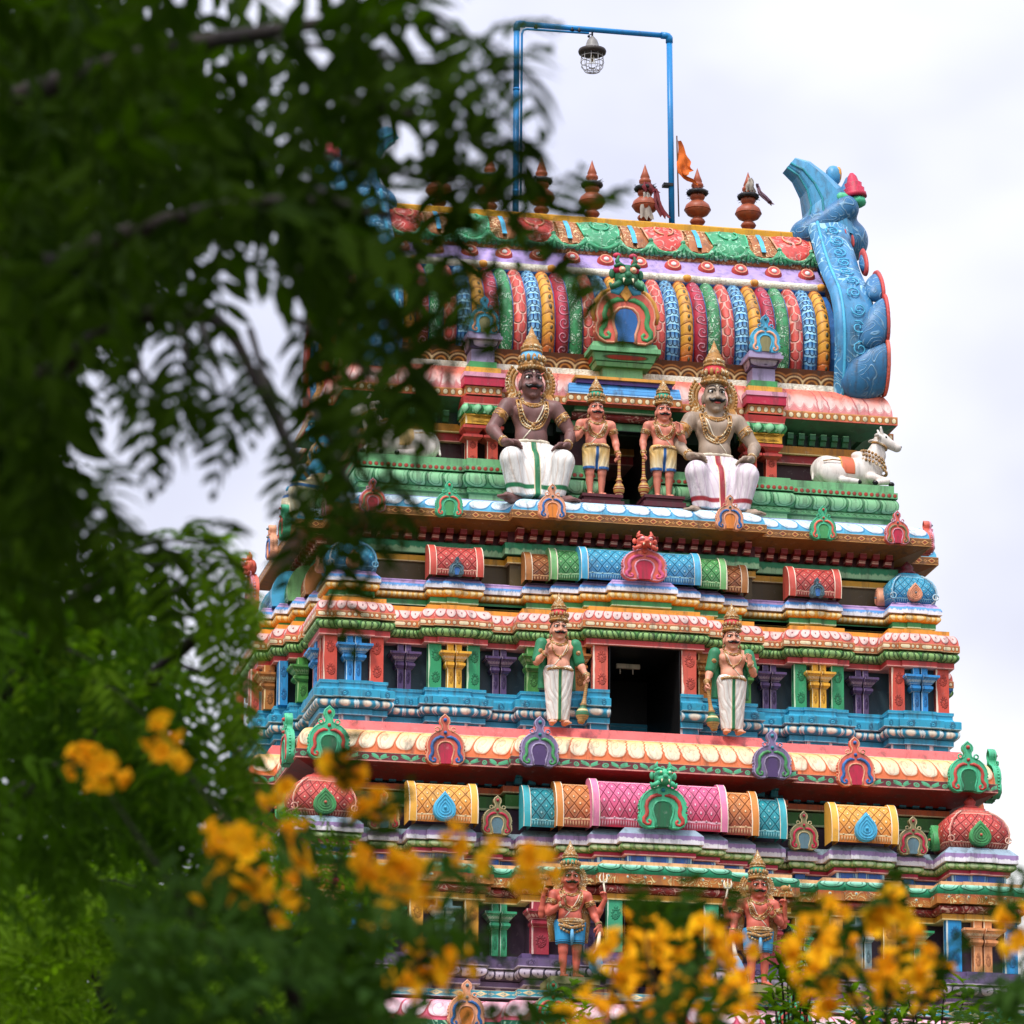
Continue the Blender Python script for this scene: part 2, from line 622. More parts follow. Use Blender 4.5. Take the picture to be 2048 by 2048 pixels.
# ------------------------------------------------------------------ the tower: plans, bands
YC = -1.9
tower = thing('temple_tower', 'tall stepped temple gateway tower covered in painted cornices, small vaulted roofs and statues', 'tower', (0, 0, 0))


def steps_full(st_, back=False):
    """[(x_end, out)] from the middle outwards -> [(x0, x1, out)] left to right"""
    r, x0 = [], 0.0
    for x1, o in st_:
        r.append((x0, x1, 0.0 if back and o < -1 else o)); x0 = x1
    m = [(-b, -a, o) for a, b, o in reversed(r)]
    a = m + r
    out = []
    for q in a:
        if out and abs(out[-1][2] - q[2]) < 1e-6: out[-1] = (out[-1][0], q[1], q[2])
        else: out.append(q)
    return out


def plan(W, YF, front, side=None, yc=YC):
    L = yc - YF
    pts = []
    f = steps_full(front); b = steps_full(front, True)
    s = steps_full(side) if side else [(-L, L, 0.0)]
    for a, e, o in f: pts += [(a, YF - o), (e, YF - o)]
    for a, e, o in s: pts += [(W + o, yc + a), (W + o, yc + e)]
    for a, e, o in b: pts += [(-a, 2 * yc - YF + o), (-e, 2 * yc - YF + o)]
    for a, e, o in s: pts += [(-W - o, yc - a), (-W - o, yc - e)]
    out = []
    for p in pts:
        if not out or abs(out[-1][0] - p[0]) + abs(out[-1][1] - p[1]) > 1e-6: out.append(p)
    if abs(out[0][0] - out[-1][0]) + abs(out[0][1] - out[-1][1]) < 1e-6: out.pop()
    # drop points in the middle of a straight run
    res = []
    n = len(out)
    for i in range(n):
        a, b_, c = out[i - 1], out[i], out[(i + 1) % n]
        if abs((b_[0] - a[0]) * (c[1] - b_[1]) - (b_[1] - a[1]) * (c[0] - b_[0])) > 1e-9: res.append(b_)
    return res


def nrm(a, b):
    d = (b[0] - a[0], b[1] - a[1]); l = math.hypot(*d)
    return (d[1] / l, -d[0] / l)


def off(pl, o):
    n = len(pl); r = []
    for i in range(n):
        n1, n2 = nrm(pl[i - 1], pl[i]), nrm(pl[i], pl[(i + 1) % n])
        if abs(n1[1]) < .5 and abs(pl[i][1] - pl[i - 1][1]) > 1.5 and abs(pl[i][0]) < 1 or abs(n2[1]) < .5 and abs(pl[i][1] - pl[(i + 1) % n][1]) > 1.5 and abs(pl[i][0]) < 1:
            r.append((pl[i][0], pl[i][1] + o * (n1[1] + n2[1]))); continue      # door reveals stay where they are
        r.append((pl[i][0] + o * (n1[0] + n2[0]), pl[i][1] + o * (n1[1] + n2[1])))
    return r


def flat(o, zb, zt, o2=None): return [(o, zb, 0), (o if o2 is None else o2, zt, 1)]
def roll(o, zb, zt, b, n=8): return [(o + b * math.sin(PI * i / n), (zb + zt) / 2 - (zt - zb) / 2 * math.cos(PI * i / n), i / n) for i in range(n + 1)]
def kap(ob, ot, zb, zt, n=7): return [(ot + (ob - ot) * math.cos(PI / 2 * i / n) ** .8, zb + (zt - zb) * math.sin(PI / 2 * i / n), i / n) for i in range(n + 1)]
def cove(ob, ot, zb, zt, n=5): return [(ot + (ob - ot) * (1 - math.sin(PI / 2 * i / n)), zb + (zt - zb) * (1 - math.cos(PI / 2 * i / n)), i / n) for i in range(n + 1)]


def band(name, pl, mat, prof, cell=.3, parent=tower, smooth=None):
    mb = MB(); n = len(pl)
    rings = [off(pl, o) for o, z, v in prof]
    smooth = len(prof) > 3 if smooth is None else smooth
    for i in range(n):
        k = (i + 1) % n
        a0, b0 = rings[0][i], rings[0][k]
        L = math.hypot(b0[0] - a0[0], b0[1] - a0[1])
        if L < 1e-6: continue
        if L < cell * .7: u0, u1 = .5 - L / cell / 2, .5 + L / cell / 2
        else: u0, u1 = 0, max(1, round(L / cell))
        rows = [[(*rings[j][i], prof[j][1]), (*rings[j][k], prof[j][1])] for j in range(len(prof))]
        uvs = [[(u0 + i * 7, prof[j][2]), (u1 + i * 7, prof[j][2])] for j in range(len(prof))]
        mb.grid(rows, uvs, smooth=smooth)
    for j, rev in ((len(prof) - 1, False), (0, True)):
        n0 = len(mb.v); mb.v += [(*p, prof[j][1]) for p in rings[j]]
        idx = list(range(n0, n0 + n))
        if rev: idx.reverse()
        mb.face(idx, [(0, prof[j][2])] * n)
    return mb.build(name, mat, parent)


# ------------------------------------------------------------------ colours
def edge(c, w=.1, top=None):
    """pale painted line along the lower (and upper) arris"""
    def f(u, v):
        L = [(sm(v - w, .03), c)]
        if top: L.append((sm(1 - w - v, .03), top))
        return L, None
    return f


def plus(p1, p2):
    def f(*a):
        l1, h1 = p1(*a); l2, h2 = p2(*a)
        return l1 + l2, (h1 if h2 is None else h2 if h1 is None else h1 + h2)
    return f


CR = '#f0e2bc'
M = {}
def mk(k, *a, **kw): M[k] = paint(k, *a, **kw)


# storey B
mk('plinth_blue', '#2a9fc0', edge('#8fd8e8', .12))
mk('plinth_blue_panel', '#2a9fc0', plus(lambda u, v: ([(sm(.40 - ab(cell(u)), .02), '#d8ecec')], None), edge('#1a6f9a', .06)))
mk('plinth_blue_ring', '#2a9fc0', plus(p_ring('#0e6d9a', 2.6, .26), edge('#a5dcea', .1)), bump=.9)
mk('plinth_blue_oval', '#2492b2', p_ovals('#e6ddc6', '#cfdcd8', 1.4))
mk('slate_wall', '#33474f', None, wear=.7)
mk('deep_wall', '#2a2f38', None, wear=.6)
mk('red_band', '#c9403c', edge('#f0a89a', .16))
mk('green_roll', '#5fa04a', p_leafroll('#1f4a20', '#b9d68a'), bump=.9)
mk('dash_border', '#cf7a3a', p_dashdot('#f4e3b4', 3.4, '#a04a28'))
mk('rose_petal', '#e8705c', p_petal('#c04a48', '#fae0d6', '#f2a494', '#7a3038', rx=.46), bump=.7)
mk('orange_fillet', '#f0a030', None)
mk('green_strip', '#3d9a58', edge('#c4dcb0', .2))
mk('orange_bead', '#e08a1c', p_ovals('#f6dfa0', '#f0b848', .9))
mk('blue_fascia', '#5a9cdc', plus(p_streak('#f2f2f6', .3, .62, 7, -1.3), edge('#eeeaf2', .1)))
mk('lilac_top', '#bc9cc8', lambda u, v: ([(sm(ab(v - .62) - .1, .05), '#7d62a0')], None))
mk('brown_gap', '#4a2420', None)
mk('olive_wall', '#5a4c2c', None, wear=.6)
mk('yellow_beam', '#dca018', edge('#f4dc98', .14))
mk('green_beam', '#2f9462', plus(p_streak('#a8d8a0', .45, .6, 5, -1.2), edge('#1d6b44', .05, '#1d6b44')))
mk('bracket_red', '#8e1f20', plus(lambda u, v: ([(sm(ab(v - .24) - .05, .02), '#f0b8a0'), (sm(ab(v - .36) - .02, .01), '#f0b8a0'), (sm(ab(v - .93) - .04, .02), '#e8a890')], None), edge('#7a1a1a', .08)), wear=.5)
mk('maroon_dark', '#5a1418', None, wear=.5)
mk('soffit_brown', '#8f5a22', None)
mk('diamond_border', '#8f5a2a', p_diamond('#e0a45a', '#b4502e', '#5e3018'))
mk('blue_petal', '#57b4d8', p_curl('#3f8fc0', '#f0f4f4', '#9ad6e8'), bump=.8)
mk('lilac_line', '#9c8ab8', None)
# cornice above storey A
mk('soffit_red', '#8a2a24', None)
mk('vine_border', '#702e34', plus(p_vine('#5fbf8c', '#b9b48a'), edge('#e8988a', .12)))
mk('yellow_petal', '#ee7c48', p_curl('#d8682f', '#fdf0d4', '#f4b238'), bump=.9)
mk('coral_cap', '#e06660', edge('#f4c4a8', .1))
# storey A
mk('teal_bracket', '#1c6f80', plus(p_streak('#5fb4b0', .5, .65, 4, .3), edge('#0e3c48', .08, '#7fc4bc')), wear=.5)
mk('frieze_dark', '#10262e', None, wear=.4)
mk('orange_beam', '#c4581c', edge('#e8c890', .16))
mk('moss_beam', '#3c7a2c', edge('#b4c890', .14))
mk('plum_wall', '#3c2838', None, wear=.6)
mk('slate_top', '#8fa4b0', None)
mk('lilac_fascia', '#a888b8', plus(p_streak('#f2ecee', .42, .6, 6, -1.6), edge('#e4dce0', .1)))
mk('moss_bead', '#3f7a38', p_ovals('#c2d69a', '#8fb468', .9))
mk('crimson_band', '#b02a48', edge('#f0c0b8', .2))
mk('royal_neck', '#2a62b4', lambda u, v: ([(sm(.40 - ab(cell(u)), .02), '#a8dcea'), (sm(ab(ab(cell(u)) - .33) - .015, .01), '#6fb4dc')], None))
mk('peach_fillet', '#f0b07a', None)
mk('mint_kapota', '#2ba070', plus(p_petal('#0e5a40', '#2fae78', '#bdeed8', rx=.44, v0=.5, ry=.3, inner='#0e5a40'), lambda u, v: ([(st(.3, 0, v) * .4, '#1d7a48')], None)), bump=.7)
mk('gold_frieze', '#b86a26', plus(p_filigree('#f4d890', '#c88a3a', 5.5, 6, .13), plus(lambda u, v: ([(st(.55, .95, v) * .75, '#a8442c')], None), p_dots('#8ac4dc', .09, 2.2, '#f0d890', .72))), bump=.9)
mk('maroon_roll', '#8a2420', p_filigree('#eeb8a0', '#b04434', 4.5, 5, .1), bump=.9)
mk('gold_beam', '#d8961c', edge('#f0d48c', .2))
mk('purple_plinth', '#6d5684', edge('#c4b0d0', .14))
mk('purple_ring', '#75608c', plus(p_ring('#453458', 2.4, .24), edge('#cfc0d8', .1)), bump=.9)
mk('purple_bead', '#54406a', p_petal('#2c1f3c', '#a894b8', '#ded2dc', '#54406a', .44, .52, .42), bump=.8)
mk('purple_panel', '#6a5480', lambda u, v: ([(sm(.40 - ab(cell(u)), .02), '#b8a8c4')], None))
mk('teal_dots', '#3f9fae', plus(p_diamond('#f0dca0', '#f0dca0', '#3f9fae'), edge('#b8e0dc', .1)))
mk('pink_kapota', '#e8607e', p_curl('#c02c50', '#fbe8ea', '#f4a0b4'), bump=.8)
mk('green_scroll', '#1f6a52', p_filigree('#a8dcb4', '#2c8a68', 5, 5, .12))
mk('granite', '#8c857a', None)
# storey C
mk('leaf_green', '#74b47a', edge('#2f7a44', .08))
mk('leaf_green_dots', '#74b47a', plus(p_dots('#b03c28', .3, 1.0, '#2f7038'), edge('#2f7a44', .06)))
mk('leaf_green_petal', '#66ac70', p_petal('#2a7040', '#a4d8a4', '#70b67a', None, .44, .45, .4, '#3a8450'), bump=1.0)
mk('leaf_green_zig', '#74b47a', p_zig('#2a7a40'), bump=.9)
mk('leaf_green_panel', '#8cc890', lambda u, v: ([(sm(.43 - ab(cell(u)), .02), '#4a9a58')], None))
mk('niche_maroon', '#3a1216', None, wear=.5)
mk('red_beam', '#a01e20', edge('#e89a88', .1))
mk('ochre_beam', '#c08018', edge('#f0d088', .12))
mk('bracket_green', '#2a6a42', edge('#143c22', .08, '#6faf78'), wear=.5)
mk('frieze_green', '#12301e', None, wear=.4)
mk('soffit_green', '#3c6a4c', None)
mk('dot_border', '#c4762c', plus(p_dots('#f6e6b4', .29, 1.0, '#8a4420'), edge('#e06a50', .14, '#e8a060')))
mk('rose_panel', '#ee7c62', p_panel('#fce8de', '#b84048', '#d4686a'), bump=.5)
for k, c in (('blue', '#3f9fd8'), ('purple', '#6a4c98'), ('gold', '#e0a83a'), ('crimson', '#c82848'), ('green', '#4aa05c'), ('lilac', '#a898b8'), ('pink', '#e8a0b4'),
             ('teal', '#1f8f9c'), ('brown', '#a8622c'), ('rose', '#e0608a'), ('red', '#c8463c'), ('ochre', '#e8a23c'), ('mint', '#4cc08c'),
             ('cream', '#efe0b8'), ('peach', '#f0a880'), ('coral', '#e86a54'), ('maroon', '#6a1f2a'), ('white', '#e8e6de'), ('orange', '#e8862c'), ('olive', '#8a8458'),
             ('grey', '#5f7f8a'), ('plum', '#84749a'), ('violet', '#56406e'), ('skyblue', '#4fb8dc'), ('navy', '#2f6cae'), ('darkgreen', '#1f6b42'), ('black', '#141416'), ('buff', '#c8b88a')):
    mk('plain_' + k, c, edge('#ffffff', -1) if False else None)

# ------------------------------------------------------------------ storey A (lowest in view) and the plain base below it
A_ST = [(1.12, .45), (1.6, .2), (2.62, -.1), (3.42, -.5), (3.95, -.2), (4.5, -.15), (4.86, -.2), (5.76, -.5), (6.2, 0), (6.9, .05), (7.25, 0)]
A_HO = [(.78, -2.6)] + A_ST
A_SD = [(1.5, .7), (2.0, .45), (2.6, .1), (3.5, -.45), (5.67, 0)]
plA = plan(7.25, -7.57, A_ST, A_SD); plAh = plan(7.25, -7.57, A_HO, A_SD)
C0 = plan(7.7, -8.1, [(2.9, .3), (7.7, 0)], [(3.0, .5), (6.2, 0)])
band('base_wall', plan(7.5, -7.9, [(2.2, -2.5), (3.2, .4), (7.5, 0)], [(2.4, .4), (6.0, 0)]), M['granite'], flat(0, .9, 14.6), .8)
band('base_plinth', plan(7.9, -8.3, [(2.2, -2.5), (3.4, .4), (7.9, 0)], [(2.5, .4), (6.4, 0)]), M['granite'], [(0, 0, 0), (0, .6, .6), (-.25, .9, 1)], .8)
band('upper_base_wall', plan(7.5, -7.9, [(3.2, .4), (7.5, 0)], [(2.4, .4), (6.0, 0)]), M['olive_wall'], flat(0, 14.6, 17.2), .8)
band('cornice', C0, M['green_scroll'], [(-.3, 17.15, 0), (.36, 17.42, .02), (.4, 17.46, .05), (.4, 17.63, 1)], .5, smooth=False)
band('petal_eave', C0, M['pink_kapota'], kap(.36, .02, 17.64, 18.08), .5)
band('diamond_band', C0, M['teal_dots'], flat(.02, 18.16, 18.3), .42)
band('plinth_neck', plAh, M['purple_panel'], flat(-.1, 18.3, 18.56), .5)
band('plinth_fillet', plAh, M['purple_plinth'], flat(-.01, 18.55, 18.66), .5)
band('beaded_plinth', plAh, M['purple_bead'], roll(.02, 18.68, 18.88, .1), .24)
band('plinth_band', plAh, M['purple_ring'], flat(.13, 18.89, 19.05), .42)
band('plinth_top', plAh, M['purple_plinth'], flat(.03, 19.05, 19.16), .5)
band('wall', plAh, M['plum_wall'], flat(-.14, 19.16, 20.2), .8)
band('lintel_band', plA, M['gold_beam'], flat(.06, 20.17, 20.29), .5)
band('carved_roll', plA, M['maroon_roll'], roll(.05, 20.3, 20.46, .1), .3)
band('gold_frieze', plA, M['gold_frieze'], flat(.2, 20.47, 20.655), .4)
band('leaf_eave', plA, M['mint_kapota'], [(.17 - .1 * (1 - math.cos(t)) ** .9 + .06 * math.sin(2 * t), 20.66 + .2 * math.sin(t) ** .9 if t else 20.66, t / (PI / 2)) for t in [PI / 2 * i / 7 for i in range(8)]], .42)
band('fillet', plA, M['peach_fillet'], flat(.08, 20.86, 20.93), .5)
UA_ST = [(.84, .35), (1.38, .1), (2.0, -.15), (2.67, -.4), (2.77, -.8), (3.37, -.62), (3.52, -.8), (3.95, -.3), (4.5, -.24), (4.89, -.3), (4.98, -.8), (5.58, -.62), (5.78, -.8), (6.2, 0), (6.85, .05), (7.29, 0)]
UA_SD = [(.8, .75), (1.3, .5), (1.9, .25), (2.6, 0), (3.6, -.6), (5.71, 0)]
plUA = plan(7.29, -7.61, UA_ST, UA_SD)
band('neck', plUA, M['royal_neck'], flat(-.2, 20.93, 21.11), .42)
band('fillet', plUA, M['crimson_band'], flat(-.13, 21.12, 21.2), .5)
band('beaded_roll', plUA, M['moss_bead'], roll(-.12, 21.205, 21.34, .09), .2)
band('fascia', plUA, M['lilac_fascia'], flat(0, 21.344, 21.511), .4)
band('fascia_slope', plUA, M['slate_top'], flat(0, 21.511, 21.655, -.14), .4)
plVA = plan(6.15, -6.25, [(2.75, .3), (6.15, 0)], [(2.6, .5), (4.35, 0)])
band('back_wall', plVA, M['plum_wall'], flat(0, 21.6, 22.2), .8)
band('beam', plVA, M['moss_beam'], flat(.06, 22.18, 22.45), .5)
band('beam', plVA, M['orange_beam'], flat(.12, 22.48, 22.61), .5)
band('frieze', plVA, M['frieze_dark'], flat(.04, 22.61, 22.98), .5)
C1 = plan(7.05, -7.12, [(2.87, .3), (7.05, 0)], [(2.7, .55), (5.22, 0)])
band('soffit', C1, M['soffit_red'], [(-.75, 22.8, 0), (-.72, 22.66, .1), (-.04, 22.865, 1)], .5, smooth=False)
band('cornice', C1, M['vine_border'], flat(0, 22.866, 23.044), .56)
band('petal_eave', C1, M['yellow_petal'], kap(-.04, -.42, 23.05, 23.55), .385)
band('cornice_cap', C1, M['coral_cap'], flat(-.44, 23.56, 23.79, -.58), .5)
# ------------------------------------------------------------------ storey B
B_ST = [(1.1, .4), (1.45, .15), (2.34, -.1), (3.16, -.45), (3.46, -.2), (3.98, -.15), (4.24, -.2), (5.16, -.45), (5.47, 0), (6.0, .05), (6.37, 0)]
B_HO = [(.72, -2.4)] + B_ST
B_SD = [(1.3, .75), (1.75, .5), (2.1, .25), (2.45, 0), (3.1, -.4), (4.22, 0)]
plB = plan(6.37, -6.12, B_ST, B_SD); plBh = plan(6.37, -6.12, B_HO, B_SD)
band('plinth_neck', plBh, M['plinth_blue_panel'], flat(0, 23.7, 23.98), .42)
band('plinth_fillet', plBh, M['plinth_blue'], flat(.07, 23.978, 24.09), .4)
band('plinth_roll', plBh, M['plinth_blue_oval'], roll(.08, 24.1, 24.29, .1), .33)
band('plinth_band', plBh, M['plinth_blue_ring'], [(.17, 24.295, 0), (.2, 24.305, .05), (.2, 24.455, .95), (.17, 24.473, 1)], .36, smooth=False)
band('plinth_top', plBh, M['plinth_blue'], [(.1, 24.473, .2), (.06, 24.53, .3), (.06, 24.6, .12), (.08, 24.61, .05), (.08, 24.665, 1)], .4, smooth=False)
band('wall', plBh, M['slate_wall'], flat(-.13, 24.665, 25.6), .8)
band('lintel_band', plB, M['red_band'], flat(.1, 25.572, 25.685), .4)
band('leaf_roll', plB, M['green_roll'], roll(.09, 25.695, 25.88, .1), .34)
band('eave_border', plB, M['dash_border'], flat(.195, 25.893, 26.031), .47)
band('petal_eave', plB, M['rose_petal'], kap(.18, .04, 26.033, 26.265), .2)
band('fillet', plB, M['orange_fillet'], flat(.03, 26.27, 26.36), .4)
UB_ST = [(.72, .47), (1.24, .25), (1.78, .05), (2.32, -.15), (3.08, -.42), (3.5, -.12), (3.95, -.07), (4.28, -.12), (5.2, -.42), (5.5, 0), (6.0, .05), (6.33, 0)]
UB_SD = [(.7, .8), (1.15, .53), (1.7, .28), (2.3, .03), (3.0, -.4), (4.03, 0)]
plUB = plan(6.33, -5.93, UB_ST, UB_SD)
band('gap', plUB, M['brown_gap'], flat(-.26, 26.36, 26.48), .3)
band('fillet', plUB, M['green_strip'], flat(-.11, 26.47, 26.585), .4)
band('beaded_roll', plUB, M['orange_bead'], roll(-.12, 26.59, 26.75, .1), .13)
band('fascia', plUB, M['blue_fascia'], [(0, 26.755, 0), (0, 26.84, .6), (-.03, 26.894, 1)], .3, smooth=False)
band('fascia_cap', plUB, M['lilac_top'], flat(-.04, 26.894, 27.0, -.12), .3)
plVB = plan(5.5, -5.1, [(2.5, .3), (5.5, 0)], [(2.5, .5), (3.2, 0)])
band('back_wall', plVB, M['olive_wall'], flat(0, 26.9, 27.47), .8)
band('beam', plVB, M['yellow_beam'], flat(.06, 27.44, 27.57), .5)
band('beam', plVB, M['green_beam'], flat(.12, 27.6, 27.85), .5)
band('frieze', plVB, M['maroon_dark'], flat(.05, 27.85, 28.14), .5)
C2 = plan(6.15, -5.86, [(2.62, .3), (6.15, 0)], [(2.6, .55), (3.96, 0)])
band('soffit', C2, M['soffit_brown'], [(-.62, 28.1, 0), (-.6, 28.03, .1), (-.03, 28.198, 1)], .5, smooth=False)
band('cornice', C2, M['diamond_border'], flat(0, 28.2, 28.362), .27)
band('petal_eave', C2, M['blue_petal'], kap(-.03, -.55, 28.365, 28.7), .46)
band('cornice_cap', C2, M['lilac_line'], flat(-.56, 28.7, 28.76), .5)
# ------------------------------------------------------------------ storey C
Cp_ST = [(.58, -2.2), (1.22, .06), (2.56, -.35), (3.3, .1), (5.52, 0)]
Cp_SD = [(1.5, .35), (3.2, 0)]
plC = plan(5.52, -5.1, Cp_ST, Cp_SD)
band('plinth_neck', plC, M['leaf_green_panel'], flat(0, 28.6, 28.9), 2.2)
band('zigzag_band', plC, M['leaf_green_zig'], [(.0, 28.89, 0), (.05, 28.92, .1), (.05, 29.0, .9), (.03, 29.02, 1)], .14, smooth=False)
band('petal_roll', plC, M['leaf_green_petal'], roll(.03, 29.03, 29.34, .11), .37)
band('dotted_band', plC, M['leaf_green_dots'], flat(.12, 29.345, 29.47), .125)
band('plinth_top', plC, M['leaf_green'], flat(.06, 29.475, 29.63), .5)
plCw = plan(4.9, -4.1, [(.55, -2.0), (1.25, .1), (2.5, -.5), (3.3, .1), (4.9, 0)], [(1.5, .2), (2.2, 0)])
plCo = plan(4.9, -4.1, [(1.25, .1), (2.5, -.2), (3.3, .1), (4.9, 0)], [(1.5, .2), (2.2, 0)])
band('wall', plCw, M['niche_maroon'], flat(-.05, 29.6, 30.72), .8)
band('beam', plCo, M['red_beam'], flat(.08, 30.17, 30.34), .5) if False else None
plCc = plan(4.9, -4.1, [(3.3, -.9), (4.9, 0)], [(1.5, .2), (2.2, 0)])
band('beam', plCc, M['red_beam'], flat(.08, 30.27, 30.45), .5)
band('beam', plCc, M['ochre_beam'], flat(.16, 30.45, 30.62), .5)
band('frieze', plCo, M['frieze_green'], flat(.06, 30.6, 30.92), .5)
C3 = plan(5.82, -4.68, [(2.58, -.05), (3.32, .22), (5.82, 0)], [(1.6, .25), (2.78, 0)])
band('soffit', C3, M['soffit_green'], [(-.66, 30.92, 0), (-.6, 30.86, .1), (-.03, 31.08, 1)], .5, smooth=False)
band('cornice', C3, M['dot_border'], flat(0, 31.085, 31.262), .16)
C3p = plan(5.82, -4.68, [(5.82, 0)], [(1.6, .25), (2.78, 0)])
band('rose_eave', C3p, M['rose_panel'], kap(-.08, -.52, 31.265, 31.86), .85)
# ------------------------------------------------------------------ pilasters, arches, little vaulted roofs
ROT_L = Matrix.Rotation(-PI / 2, 4, 'Z')       # local front (-y) turned to face -x


def TF(x, y, z=0.0): return Matrix.Translation((x, y, z))
def TL(x, y, z=0.0): return Matrix.Translation((x, y, z)) @ ROT_L


def put(mb, T, name, mats, parent):
    q = MB(); q.add(mb, T)
    return q.build(name, mats, parent)


def p_pil(dark, pale, n=2):
    def f(u, v):
        x, y = (u - .56) * 1.0, fr(v * n) - .5
        y2 = y * 1.1
        r = ln(x, y2); a = at2(y2, x)
        ring = sm(ab(r - .2 - sn(a * 11) * .05) - .05, .03)
        sp = sm(ab(fr(r * 5 - a / TAU) - .5) - .13, .08) * sm(r - .3, .04)
        return [(mx(ring, sp) * .6, dark), (sm(u - .09, .02), pale)], mx(ring, sp)
    return f


for k, c, d, pl_ in (('red', '#d8503c', '#8a2a20', '#f4dcc0'), ('blue', '#2f94d8', '#1a4f9a', '#c8e4ec'), ('purple', '#5d4672', '#33244a', '#b8a4b4'),
                     ('green', '#2f9c64', '#17583a', '#c4e0b8'), ('yellow', '#eeb02c', '#a86a18', '#f8eaba'), ('leaf', '#4c9440', '#22521f', '#a4cc88'),
                     ('brown', '#b8702a', '#6e3a14', '#f0d090'), ('coral', '#e0604c', '#9a3028', '#f8e0c8'), ('mint', '#3cac7c', '#1a6a4c', '#d0ecd4'),
                     ('peach', '#e89a60', '#a85830', '#f8e4c0'), ('azure', '#1f8fcc', '#1a4f94', '#dce8e0'), ('grey', '#7a9aa0', '#3c5660', '#dce8e4'),
                     ('crimson', '#b0384a', '#6a1a2c', '#f0c8c0'), ('ochre', '#dc9a2c', '#9a5a18', '#f4e0a8')):
    mk('pil_' + k, c, p_pil(d, pl_), bump=.9, wear=.8)
    mk('cap_' + k, c, plus(p_ovals(pl_, None, 1.2), edge(pl_, .1)), wear=.8)


def pil_flat(T, w, h, col, dep=.13, name='pilaster', parent=tower):
    m = MB(); m.box(-w / 2, w / 2, -dep, .05, 0, h)
    return put(m, T, name, M['pil_' + col], parent)


def pil_cap(T, w, h, cw, col, double=True, dep=.16, parent=tower, capcol=None):
    """shaft (split down the middle when double) under a bracket capital"""
    s, c = MB(), MB(); g = .018
    if double:        # one shaft with a deep groove down its middle
        o = [(-w / 2, .05), (-w / 2, -dep), (-g, -dep), (-g, -.03), (g, -.03), (g, -dep), (w / 2, -dep), (w / 2, .05)]
        us = [0, 0, 1, 1, 0, 0, 1, 1]
        s.grid([[(x, y, z) for x, y in o] for z in (0, h)], [[(0 if i in (0, 3, 4, 7) else .5, q) for i in range(8)] for q in (0, 1)], smooth=False)
        for k, (i, j) in enumerate(((1, 2), (5, 6))):
            for q, f in enumerate(s.f):
                if f[0] == i and f[1] == j: s.uv[q] = [(0, 0), (1, 0), (1, 1), (0, 1)]
        s.face([8 + i for i in range(8)])
    else: s.box(-w / 2, w / 2, -dep, .05, 0, h)
    ch = ((-1, -g), (g, 1)) if double else ((-1, 1),)
    sc = h / .86 if h < .86 else 1
    for a, b in ch:
        def X_(q, k): return q if abs(q) < .1 else math.copysign(k / 2, q)
        def blk(k0, k1, z0, z1, d0, d1):
            n = len(c.v)
            x0, x1, X0, X1 = X_(a, k0), X_(b, k0), X_(a, k1), X_(b, k1)
            c.v += [(x0, -d0, z0), (x1, -d0, z0), (x1, .05, z0), (x0, .05, z0), (X0, -d1, z1), (X1, -d1, z1), (X1, .05, z1), (X0, .05, z1)]
            nn = max(1, round(k1 / .13))
            for q in ((0, 1, 5, 4), (1, 2, 6, 5), (2, 3, 7, 6), (3, 0, 4, 7)): c.face([n + i for i in q], [(0, 0), (nn, 0), (nn, 1), (0, 1)], 1 if z1 - z0 > .085 and k1 > k0 else 0)
            c.face([n + 4, n + 5, n + 6, n + 7]); c.face([n + 3, n + 2, n + 1, n])
        blk(cw, cw, h - .215, h - .17, dep + .17, dep + .17)
        blk(cw * .93, cw * .96, h - .235, h - .215, dep + .14, dep + .14)
        blk(cw * .62, cw * .9, h - .34, h - .235, dep + .04, dep + .13)
        blk(cw * .6, cw * .6, h - .36, h - .34, dep + .03, dep + .03)
        blk(cw * .66, cw * .55, h - .395, h - .365, dep + .09, dep + .04)
        blk(cw * .66, cw * .66, h - .44, h - .395, dep + .09, dep + .09)
        blk(cw * .54, cw * .66, h - .49, h - .44, dep + .03, dep + .09)
    p = put(s, T, 'pilaster', M['pil_' + col], parent)
    put(c, T, 'capital', [M['pil_' + (capcol or col)], M['cap_' + (capcol or col)]], p)
    return p


PB = 24.66; HB = .905
for sx in (-1, 1):
    y0, ym, yr, yc = -6.12 + .1, -5.92 + .1, -5.67 + .1, -6.02 + .1
    pil_flat(TF(sx * 5.31, y0, PB), .27, HB, 'red'); pil_flat(TF(sx * 6.235, y0, PB), .27, HB, 'red')
    pil_cap(TF(sx * 5.77, y0, PB), .3, HB, .72, 'blue')
    pil_cap(TF(sx * 4.68, yr, PB), .27, HB, .62, 'purple')
    pil_flat(TF(sx * 3.335, ym, PB), .26, HB, 'green'); pil_flat(TF(sx * 4.11, ym, PB), .26, HB, 'green')
    pil_cap(TF(sx * 3.72, ym, PB), .29, HB, .62, 'yellow')
    pil_cap(TF(sx * 2.76, yr, PB), .28, HB, .63, 'purple')
    pil_cap(TF(sx * 2.16, yc, PB), .25, HB, .5, 'leaf', False)
    pil_cap(TF(sx * 1.28, -6.27 + .1, PB), .28, HB, .46, 'brown', False)
    pil_flat(TF(sx * .9, -6.52 + .1, PB), .3, HB, 'coral')
for yy, col, w in ((-5.75, 'red', .26), (-5.2, 'red', .24)):
    pil_flat(TL(-6.37 + .1, yy, PB), w, HB, col)
pil_cap(TL(-6.37 + .1, -5.47, PB), .26, HB, .6, 'blue')
pil_cap(TL(-6.4, -4.1, PB), .24, HB, .5, 'leaf', False)
pil_flat(TL(-6.75, -3.72, PB), .3, HB, 'azure'); pil_cap(TL(-6.95, -3.3, PB), .28, HB, .56, 'brown', False)
pil_flat(TL(-7.2, -2.9, PB), .3, HB, 'coral'); pil_flat(TL(-7.2, -.9, PB), .3, HB, 'coral')
pil_cap(TF(6.5, -5.0, PB), .2, HB, .42, 'blue')
